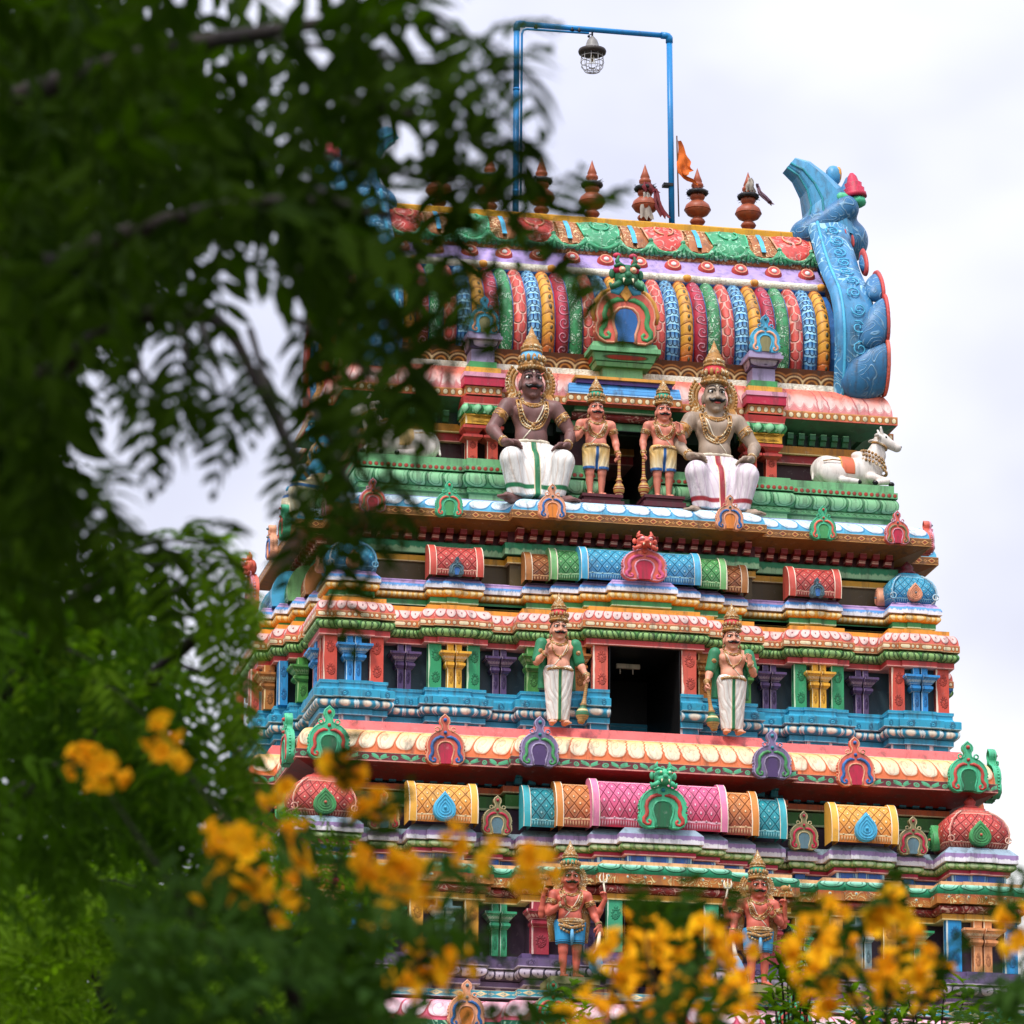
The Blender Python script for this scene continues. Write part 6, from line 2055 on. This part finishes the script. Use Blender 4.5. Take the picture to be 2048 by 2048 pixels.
def spray(cl, pts, d0, d1, n, twig, leaf_ang=45, sc=1.0, rn=rnd, hang=0.0):
    """a twig through photograph points with leaves alternating along it"""
    P3_ = [at(x, y, d0 + (d1 - d0) * i / (len(pts) - 1)) for i, (x, y) in enumerate(pts)]
    twig.tube(P3_, [.009 - .007 * i / (len(P3_) - 1) for i in range(len(P3_))], 5)
    L = len(P3_) - 1
    for i in range(n):
        t = (i + .5) / n * L; k = min(L - 1, int(t)); f = t - k
        p = P3_[k].lerp(P3_[k + 1], f); dr = (P3_[k + 1] - P3_[k]).normalized()
        sd = 1 if i % 2 else -1
        up = UPV * sd
        a = R(leaf_ang + rn.uniform(-12, 12))
        v = dr * math.cos(a) + up * math.sin(a) + Vector((0, 0, -hang)) + FWD * rn.uniform(-.3, .3)
        cl.add(orient(p, v, rn.uniform(-.5, .5), sc * rn.uniform(.8, 1.1)), None, True)
    cl.add(orient(P3_[-1] - dr * .02, dr + Vector((0, 0, -.1)), 0, sc), None, True)


def limb(m, pts, r0, r1, seg=8):
    """smooth bent branch through points"""
    q = []
    n = len(pts)
    for i in range(n - 1):
        p0, p1, p2, p3 = pts[max(i - 1, 0)], pts[i], pts[i + 1], pts[min(i + 2, n - 1)]
        for j in range(5):
            t = j / 5
            q.append(.5 * ((2 * p1) + (p2 - p0) * t + (2 * p0 - 5 * p1 + 4 * p2 - p3) * t * t + (3 * p1 - p0 - 3 * p2 + p3) * t ** 3))
    q.append(pts[-1]); N = len(q)
    m.tube(q, [r0 + (r1 - r0) * (i / (N - 1)) for i in range(N)], seg, up=(1, 0, 0))


def ground_under(p): return Vector((p.x, p.y, 0))


# near tree whose boughs hang in from the upper left
B0 = at(-900, 1100, 11.0)
t1 = thing('tree', 'dark near tree whose blurred boughs hang across the upper left of the view', 'tree', (B0.x, B0.y, 0), 0, 'leafy trees at the left')
L0 = Vector((B0.x, B0.y, 0))


def rel(o, p): return p - o


def make_tree(root, org, cl, mat, tw, trunk_pts, r0, r1, limbs):
    m = MB(); limb(m, [p - org for p in trunk_pts], r0, r1, 12)
    tr = m.build('trunk', bark, root)
    for pts, a, b in limbs:
        m = MB(); limb(m, [p - org for p in pts], a, b, 8); m.build('limb', bark, tr)
    for i, v in enumerate(cl.V): cl.V[i] = v - np.array(org)
    c = cl.build('crown', mat, root)
    tw.v = [tuple(Vector(p) - org) for p in tw.v]
    if tw.v: tw.build('twigs', bark, root)
    return c


leaf_dark = leaf_mat('leaf_dark', (.004, .012, .0005), (.026, .052, .0015), .38)
leaf_mid = leaf_mat('leaf_mid', (.006, .02, .0015), (.055, .12, .006), .4)
leaf_bright = leaf_mat('leaf_bright', (.012, .04, .002), (.13, .23, .01), .42)
leaf_shrub = leaf_mat('leaf_shrub', (.012, .036, .006), (.04, .085, .012), .3)
cl, tw = Cloud(T_LONG), MB(); cl.big = T_BIG
fill(cl, [(-80, -60), (340, -60), (450, 60), (480, 250), (450, 480), (350, 610), (210, 610), (140, 720), (150, 1000), (70, 1180), (-80, 1240)], 190, 8.6, 12, -50, 38)
fill(cl, [(-60, -60), (300, -60), (380, 300), (300, 560), (120, 640), (110, 1050), (-60, 1150)], 190, 11.5, 15, -60, 60, (1.0, 1.3))
fill(cl, [(540, 330), (640, 300), (700, 430), (800, 490), (780, 560), (700, 620), (620, 640), (540, 590)], 13, 8.4, 10.5, -38, 30)
fill(cl, [(430, -40), (700, -40), (770, 60), (750, 170), (680, 280), (560, 300), (470, 160)], 20, 8.6, 11.5, -35, 32)
fill(cl, [(420, 280), (600, 280), (580, 520), (430, 600)], 17, 9, 11.5, -40, 36)
for pts, n in (([(640, 20), (780, 30), (900, 60), (1000, 90)], 9), ([(720, 110), (830, 130), (920, 170), (990, 210)], 8), ([(680, 200), (800, 220), (920, 260), (1010, 310)], 8),
               ([(600, 300), (760, 340), (880, 360), (960, 370)], 8), ([(620, 400), (780, 430), (940, 460), (1110, 500)], 11), ([(660, 480), (800, 500), (930, 490), (1080, 480)], 9), ([(620, 560), (720, 600), (780, 650), (810, 700)], 6),
               ([(560, 620), (640, 670), (700, 720), (740, 750)], 5), ([(600, 540), (720, 550), (830, 560), (900, 540)], 7), ([(560, 80), (680, 100), (800, 110)], 7), ([(720, -30), (800, 0), (880, 30), (940, 70)], 7),
               ([(640, 380), (720, 420), (800, 450)], 5)):
    spray(cl, pts, 9.4, 8.8, max(3, int(n * .55)), tw, 44, .74, rnd, .25)
for pts, n in (([(400, 640), (430, 730), (460, 790)], 4), ([(500, 660), (530, 760), (580, 880), (630, 970)], 6), ([(600, 760), (640, 850), (690, 940), (730, 1030)], 6), ([(580, 990), (630, 1020), (680, 1060)], 3), ([(680, 840), (740, 890), (790, 950)], 3),
               ([(80, 960), (150, 1000), (230, 1030)], 6), ([(100, 1040), (240, 1070), (420, 1090)], 9), ([(230, 640), (270, 700), (290, 760)], 4), ([(350, 620), (370, 690), (370, 750)], 4)):
    spray(cl, pts, 10.2, 9.2, max(3, int(n * .75)), tw, 40, .6, rnd, .3)
make_tree(t1, L0, cl, leaf_dark, tw, [L0, L0 + Vector((.1, .1, 1.6)), L0 + Vector((.25, .1, 3.2)), at(-300, 500, 11)], .2, .1,
          [([L0 + Vector((.25, .1, 3.2)), at(-200, 700, 10.5), at(120, 520, 10), at(420, 420, 9.6), at(660, 400, 9.4)], .04, .008), ([at(-300, 500, 11), at(-60, 250, 10.5), at(250, 120, 10), at(560, 60, 9.6), at(760, 30, 9.3)], .035, .008),
           ([at(-200, 700, 10.5), at(60, 760, 10.2), at(250, 640, 10), at(430, 640, 9.9), at(520, 780, 9.8), at(600, 960, 9.6)], .03, .006)])

# second tree, a little farther, lower left
B1 = at(-260, 1800, 15.5); O1 = Vector((B1.x, B1.y, 0))
t2 = thing('tree', 'dark green tree at the left edge with feathery sprays reaching towards the tower', 'tree', O1, 0, 'leafy trees at the left')
cl, tw, c2_ = Cloud(T_FINE), MB(), Cloud(T_FINE)
fill(cl, [(-60, 1040), (140, 1080), (260, 1110), (320, 1170), (350, 1270), (370, 1400), (400, 1500), (420, 1620), (340, 1720), (-60, 1780)], 250, 14, 17, -35, 45)
fill(cl, [(-60, 1240), (260, 1240), (350, 1420), (360, 1650), (-60, 1700)], 150, 16.5, 19, -40, 50)
for pts, n in (([(300, 1130), (380, 1120), (430, 1130), (480, 1150)], 8), ([(330, 1220), (420, 1240), (460, 1280), (480, 1340)], 9), ([(360, 1330), (450, 1360), (470, 1410), (500, 1480)], 9), ([(400, 1450), (460, 1490), (500, 1540)], 7),
               ([(380, 1560), (450, 1590), (510, 1620)], 7), ([(240, 1100), (340, 1080), (430, 1085)], 7), ([(330, 1180), (420, 1180), (490, 1210)], 6), ([(20, 1260), (120, 1290), (200, 1330)], 6), ([(120, 1330), (230, 1380), (300, 1440)], 6)):
    spray(c2_, pts, 15, 14.2, int(n * .9), tw, 42, .85, rnd, .25)
for i, v in enumerate(c2_.V): c2_.V[i] = v - np.array(O1)
c2_.build('sunlit_sprays', leaf_bright, t2)  # sunlit fringe put into the colour: brighter leaf material than the crown
make_tree(t2, O1, cl, leaf_mid, tw, [O1, O1 + Vector((.05, 0, 2)), at(-200, 1750, 15.5), at(-20, 1400, 15.6)], .17, .06,
          [([at(-200, 1750, 15.5), at(150, 1520, 15.3), at(330, 1330, 15), at(440, 1240, 14.8)], .05, .01), ([at(-20, 1400, 15.6), at(110, 1250, 15.5), at(250, 1130, 15.2), at(380, 1110, 15)], .05, .01)])

# bright young tree at the lower left, nearly sharp
B2 = at(250, 2200, 23); O2 = Vector((B2.x, B2.y, 0))
t3 = thing('tree', 'bright green leafy tree in the lower left corner', 'tree', O2, 0, 'leafy trees at the left')
cl, tw = Cloud(T_FINE), MB()
fill(cl, [(-40, 1740), (120, 1720), (260, 1740), (420, 1790), (560, 1860), (700, 1960), (720, 2100), (-40, 2100)], 420, 21, 26, -25, 45, (.9, 1.25))
fill(cl, [(-40, 1660), (300, 1680), (520, 1780), (720, 1900), (760, 2110), (-40, 2110)], 330, 26, 30, -25, 60, (1.3, 1.7))
fill(cl, [(500, 1640), (620, 1600), (700, 1660), (720, 1800), (640, 1900), (520, 1860)], 90, 24, 28, -20, 60, (.6, .9))
for pts, n in (([(40, 1800), (140, 1760), (230, 1760), (320, 1790)], 9), ([(-20, 1750), (60, 1730), (150, 1740)], 7), ([(100, 1880), (220, 1840), (330, 1860), (410, 1900)], 9), ([(330, 1990), (450, 1950), (560, 1960)], 8), ([(560, 1900), (640, 1850), (730, 1850)], 7)):
    spray(cl, pts, 22, 21, n, tw, 42, 1.1, rnd, .3)
make_tree(t3, O2, cl, leaf_bright, tw, [O2, O2 + Vector((0, .1, 2.5)), at(240, 2050, 23)], .12, .05, [([at(240, 2050, 23), at(330, 1950, 23), at(420, 1850, 22.6)], .04, .008), ([at(240, 2050, 23), at(160, 1900, 22.8), at(80, 1800, 22.4)], .04, .008)])

# ---- flowering shrubs
T_SHR = [compound(rnd, .26, 4, .1, .034, .3) for _ in range(5)]
yel = bpy.data.materials.new('petal_yellow'); yel.use_nodes = True
nt = yel.node_tree; X.nt = nt; b = nt.nodes['Principled BSDF']; tc = nt.nodes.new('ShaderNodeTexCoord')
c_ = mixc(st(.35, .65, noise(tc.outputs['Object'], 16, 2)), '#eca000', '#fcc400'); nt.links.new(c_, b.inputs['Base Color']); b.inputs['Roughness'].default_value = .8; b.inputs['Specular IOR Level'].default_value = .05
t_ = nt.nodes.new('ShaderNodeBsdfTranslucent'); nt.links.new(c_, t_.inputs[0]); m_ = nt.nodes.new('ShaderNodeMixShader'); m_.inputs[0].default_value = .35
nt.links.new(b.outputs[0], m_.inputs[1]); nt.links.new(t_.outputs[0], m_.inputs[2]); nt.links.new(m_.outputs[0], nt.nodes['Material Output'].inputs[0])


def trumpet():
    """five-lobed trumpet flower opening along +x"""
    v, f = [], []; N = 20
    for x, r in ((0, .004), (.018, .007), (.034, .014), (.042, .02)):
        v += [(x, r * math.cos(TAU * k / N), r * math.sin(TAU * k / N)) for k in range(N)]
    for q in (.028, .034):
        v += [(.046 + (.004 if q > .03 else 0), (q * (.82 + .22 * abs(math.cos(2.5 * TAU * k / N)))) * math.cos(TAU * k / N), (q * (.82 + .22 * abs(math.cos(2.5 * TAU * k / N)))) * math.sin(TAU * k / N)) for k in range(N)]
    for i in range(5):
        for k in range(N): f.append((i * N + k, i * N + (k + 1) % N, (i + 1) * N + (k + 1) % N, (i + 1) * N + k))
    return np.array(v), np.array(f)


TR = [trumpet()]


def flowers(root, org, px, py, d, rad, n, rn):
    c = Cloud(TR); p = at(px, py, d)
    for i in range(n):
        v = Vector((rn.gauss(0, 1), rn.gauss(0, 1), rn.gauss(0, 1) + .3)).normalized()
        c.add(orient(p + v * rad * rn.uniform(.2, .75) - org, v + Vector((0, 0, -.15)), rn.uniform(0, 6), rn.uniform(.46, .68)), 0)
    c.build('flower_cluster', yel, root)


def shrub(label, d, base_px, polys, clusters, stems):
    b0 = at(base_px, 2300, d); o = Vector((b0.x, b0.y, 0))
    r = thing('flowering_shrub', label, 'shrub', o, 0, 'yellow flowering shrubs in front')
    cl, tw = Cloud(T_SHR), MB()
    for poly, n, a in polys: fill(cl, poly, n, d - .9, d + .9, a, 50, (.5, .75))
    for pts in stems: spray(cl, pts, d, d, 4, tw, 45, .5, rnd, .1)
    for i, v in enumerate(cl.V): cl.V[i] = v - np.array(o)
    cl.build('leaves', leaf_shrub, r)
    tw.v = [tuple(Vector(p) - o) for p in tw.v]; tw.build('twigs', bark, r)
    for pts in stems[:5]:
        m = MB(); e = at(*pts[0], d)
        limb(m, [Vector((0, 0, 0)), (e - o) * .5 + Vector((0, 0, .4)), e - o], .03, .01); m.build('stem', bark, r)
    for px, py, rad, n in clusters: flowers(r, o, px, py, d + rnd.uniform(-.4, .4), rad * .72, max(4, int(n * .7)), rnd)
    return r


shrub('yellow flowering shrub, its blossom spread from the lower left to below the left four-armed statue', 9.6, 620,
      [([(260, 1800), (420, 1720), (540, 1760), (620, 1840), (720, 1900), (740, 2110), (240, 2110)], 110, 20), ([(560, 1820), (700, 1770), (880, 1820), (940, 1900), (900, 1960), (760, 1980), (620, 1940)], 26, 0), ([(640, 1960), (800, 1990), (840, 2110), (560, 2110)], 40, 30),
       ([(1020, 1930), (1120, 1920), (1140, 2100), (1000, 2100)], 9, 50), ([(560, 1660), (640, 1660), (680, 1740), (580, 1760)], 4, 30), ([(900, 1710), (990, 1730), (990, 1790), (900, 1760)], 3, -20)],
      [(170, 1530, .05, 16), (215, 1540, .04, 12), (325, 1465, .035, 9), (340, 1510, .025, 5), (680, 1545, .045, 13), (560, 1590, .025, 4), (755, 1632, .05, 16), (610, 1680, .045, 12), (480, 1715, .06, 24), (455, 1690, .05, 14), (420, 1765, .045, 12), (500, 1760, .04, 10), (560, 1810, .045, 12), (600, 1780, .03, 7), (495, 1810, .025, 5),
       (715, 1740, .05, 14), (760, 1745, .045, 12), (800, 1755, .055, 18), (850, 1770, .04, 10), (890, 1700, .045, 12), (830, 1930, .05, 16), (915, 1950, .05, 16), (800, 1985, .035, 8), (1070, 1745, .055, 18), (760, 1830, .025, 5), (980, 1720, .03, 6)],
      [[(620, 2080), (560, 1900), (480, 1740)], [(640, 2080), (700, 1880), (760, 1660)], [(700, 2080), (860, 1900), (1060, 1760)], [(560, 2080), (360, 1800), (200, 1560)], [(600, 2080), (500, 1700), (330, 1490)], [(640, 1900), (680, 1700), (690, 1560)], [(800, 2060), (880, 1960), (930, 1930)]])
shrub('yellow flowering shrub with a dense mass of blossom below the lowest doorway', 10.6, 1340,
      [([(1200, 1980), (1330, 1930), (1460, 1960), (1480, 2110), (1160, 2110)], 20, 60), ([(1280, 1800), (1400, 1800), (1420, 1880), (1280, 1880)], 4, 70)],
      [(1195 + x, y, rr, int(rr * 220)) for x, y, rr in ((60, 1850, .045), (110, 1880, .05), (40, 1910, .05), (160, 1900, .055), (220, 1870, .05), (250, 1930, .055), (20, 1970, .05), (90, 1960, .06), (150, 1980, .06), (210, 1990, .05), (270, 1990, .055), (-20, 2010, .05), (60, 2030, .055), (130, 2040, .06), (200, 2045, .05), (0, 1890, .03), (-70, 2040, .05), (280, 1900, .04), (290, 2040, .04))],
      [[(1330, 2080), (1300, 1950), (1290, 1850)], [(1360, 2080), (1400, 1930), (1440, 1840)], [(1300, 2080), (1240, 2000), (1200, 1960)]])
shrub('yellow flowering shrub at the lower right, in front of the crimson and green pilasters', 10.2, 1740,
      [([(1610, 1870), (1700, 1850), (1800, 1880), (1830, 1950), (1780, 1990), (1660, 1970)], 6, 60), ([(1990, 1960), (2100, 1930), (2110, 2040), (1980, 2030)], 16, 170), ([(2010, 1750), (2080, 1730), (2090, 1790), (2030, 1800)], 3, 200), ([(1650, 1800), (1740, 1780), (1760, 1830)], 2, 80)],
      [(1635, 1870, .05, 14), (1660, 1830, .03, 7), (1780, 1830, .055, 18), (1800, 1880, .05, 14), (1690, 1900, .04, 10), (1620, 1950, .05, 14), (1690, 1960, .05, 15), (1780, 1950, .05, 14), (1820, 1980, .05, 15), (1870, 1950, .045, 12), (1740, 1990, .04, 10), (1840, 1930, .045, 12), (2045, 1850, .045, 13), (1730, 1870, .03, 6), (1600, 1900, .03, 7), (1650, 1990, .04, 10), (2040, 1890, .03, 7)],
      [[(1740, 2080), (1700, 1980), (1650, 1870)], [(1760, 2080), (1790, 1950), (1790, 1830)], [(1800, 2080), (1850, 2000), (1870, 1950)], [(2120, 2020), (2080, 1940), (2040, 1860)]])

# sharp broad-leaved plants just in front of the tower, lower right


def broad(rn):
    V, Fc, n = [], [], 0
    for i in range(7):
        v, f = leaflet(rn.uniform(.16, .24), rn.uniform(.06, .085), rn.uniform(-.1, .1), rn.uniform(.2, .6))
        Mx = Matrix.Rotation(i * 2.4, 4, 'Z') @ Matrix.Rotation(-rn.uniform(.1, .9), 4, 'Y')
        A = np.array(Matrix.Translation((0, 0, i * .03)) @ Mx)
        V.append(v @ A[:3, :3].T + A[:3, 3]); Fc.append(f + n); n += len(v)
    return np.concatenate(V), np.concatenate(Fc)


T_BR = [broad(rnd) for _ in range(6)]
for lab, d, tips in (('small sharp green sapling standing up in front of the right four-armed statue', 44, [(1560, 1930), (1590, 1905), (1610, 1940), (1575, 1965), (1625, 1975), (1545, 1985), (1585, 1990), (1560, 2025), (1610, 2030), (1640, 2010), (1530, 2040), (1600, 2060), (1500, 2070), (1650, 2060)]),
                     ('row of sharp green leaf tips along the bottom edge at the right', 47, [(1700 + 26 * i + (i * 37 % 23), 2010 + (i * 53 % 41) - (25 if i in (2, 3, 4, 7, 8) else 0)) for i in range(14)] + [(1690 + 30 * i, 2060 + (i * 29 % 20)) for i in range(13)]),
                     ('small leafy shoots at the foot of the left four-armed statue', 43, [(1140, 2005), (1165, 2030), (1120, 2040), (1180, 2060), (1100, 2060)])):
    mx_ = sum(p[0] for p in tips) / len(tips); b0 = at(mx_, 2400, d); o = Vector((b0.x, b0.y, 0))
    r = thing('leafy_plant', lab, 'plant', o, 0, 'sharp leafy plants near the tower')
    cl, st_ = Cloud(T_BR), MB()
    for px, py in tips:
        p = at(px, py, d + rnd.uniform(-.6, .6)) - o
        for k in range(2): cl.add(Matrix.Translation(p + Vector((0, 0, -.16 * k))) @ Matrix.Rotation(rnd.uniform(0, 6), 4, 'Z') @ Matrix.Rotation(rnd.uniform(-.4, .4), 4, 'X'))
        limb(st_, [Vector((0, 0, max(1, p.z - 2.5))), p * .5 + Vector((0, 0, p.z * .5 - .6)), p], .02, .006, 5)
    limb(st_, [Vector((0, 0, 0)), Vector((.05, 0, 4)), Vector((0, 0, max(1, p.z - 2.4)))], .08, .03)
    cl.build('leaves', leaf_bright, r); st_.build('stem', bark, r)
# ------------------------------------------------------------------ ground, sky, sun, camera
gm = bpy.data.materials.new('ground_soil'); gm.use_nodes = True
nt = gm.node_tree; X.nt = nt; b = nt.nodes['Principled BSDF']
tc = nt.nodes.new('ShaderNodeTexCoord')
nt.links.new(mixc(st(.4, .6, noise(tc.outputs['Object'], .12, 6)), '#4a4032', '#39422a'), b.inputs['Base Color']); b.inputs['Roughness'].default_value = .95
g = MB(); g.grid([[(-4000 + 800 * i, -4000 + 800 * j, 0) for i in range(11)] for j in range(11)], smooth=False)
tag(g.build('ground', gm), kind='structure')

w = bpy.data.worlds.new('World'); SC.world = w; w.use_nodes = True
nt = w.node_tree; nt.nodes.clear(); X.nt = nt
SUN_EL, SUN_AZ = R(58), R(215)        # azimuth from +y, clockwise: behind the camera, to its left
sky = nt.nodes.new('ShaderNodeTexSky'); sky.sky_type = 'NISHITA'; sky.sun_disc = False
sky.sun_elevation = SUN_EL; sky.sun_rotation = SUN_AZ; sky.air_density = 1.2; sky.dust_density = 2.5
b1 = nt.nodes.new('ShaderNodeBackground'); nt.links.new(sky.outputs[0], b1.inputs[0]); b1.inputs[1].default_value = .08
tc = nt.nodes.new('ShaderNodeTexCoord')
sun_dir = Vector((math.sin(SUN_AZ) * math.cos(SUN_EL), math.cos(SUN_AZ) * math.cos(SUN_EL), math.sin(SUN_EL)))
dp = nt.nodes.new('ShaderNodeVectorMath'); dp.operation = 'DOT_PRODUCT'; nt.links.new(tc.outputs['Generated'], dp.inputs[0]); dp.inputs[1].default_value = sun_dir
# cloud deck: thin lavender veil, thick and bright patches; brighter towards the sun
n = noise(tc.outputs['Generated'], 2.3, 5, .5, .3, (1, 1, 1.9))
n2 = noise(tc.outputs['Generated'], 7.0, 4, .5, .2, (1, 1, 1.6))
sp = nt.nodes.new('ShaderNodeSeparateXYZ'); nt.links.new(tc.outputs['Generated'], sp.inputs[0])
el = mx(X(sp.outputs[2]), 0.)
thick = st(.42, .66, n + (n2 - .5) * .3 + (.27 - mn(el, .6)) * 1.5)      # cloud thickens towards the horizon
b2 = nt.nodes.new('ShaderNodeBackground')
nt.links.new(mixc(thick, (.76, .78, .97), (1.0, 1.0, 1.0)), b2.inputs[0])
# an overcast sky is brightest overhead
s = (thick * .3 + .9) * (el * 1.75 + .5) * (st(-.02, .13, el) * .75 + .25) * (mx(X(dp.outputs['Value']), 0.) * .2 + 1.0)
nt.links.new(s.v, b2.inputs[1])
mxs = nt.nodes.new('ShaderNodeMixShader'); mxs.inputs[0].default_value = .9
nt.links.new(b1.outputs[0], mxs.inputs[1]); nt.links.new(b2.outputs[0], mxs.inputs[2])
out = nt.nodes.new('ShaderNodeOutputWorld'); nt.links.new(mxs.outputs[0], out.inputs[0])
sl = bpy.data.lights.new('sun', 'SUN'); sl.energy = 2.6; sl.angle = R(14); sl.color = (1, .96, .9)
so = bpy.data.objects.new('sun', sl); link(so)
so.rotation_euler = (-sun_dir).to_track_quat('-Z', 'Y').to_euler()
so.location = (0, 0, 80)

cam = bpy.data.cameras.new('camera'); co = bpy.data.objects.new('camera', cam); link(co)
cam.sensor_width = 36; cam.lens = 36 * F_PX / 2048; cam.clip_end = 9000; cam.clip_start = .5
mw = Matrix((RGT, UPV, -FWD)).transposed().to_4x4(); mw.translation = CAM
co.matrix_world = mw
cam.dof.use_dof = True; cam.dof.aperture_fstop = 8.5; cam.dof.focus_distance = (Vector((0, -6.5, 27)) - CAM).dot(FWD)
SC.camera = co
SC.render.engine = 'CYCLES'
SC.view_settings.view_transform = 'Standard'; SC.view_settings.look = 'None'; SC.view_settings.exposure = 0.24; SC.view_settings.gamma = 1
SC.cycles.use_denoising = True
SC.cycles.max_bounces = 6; SC.cycles.transparent_max_bounces = 8
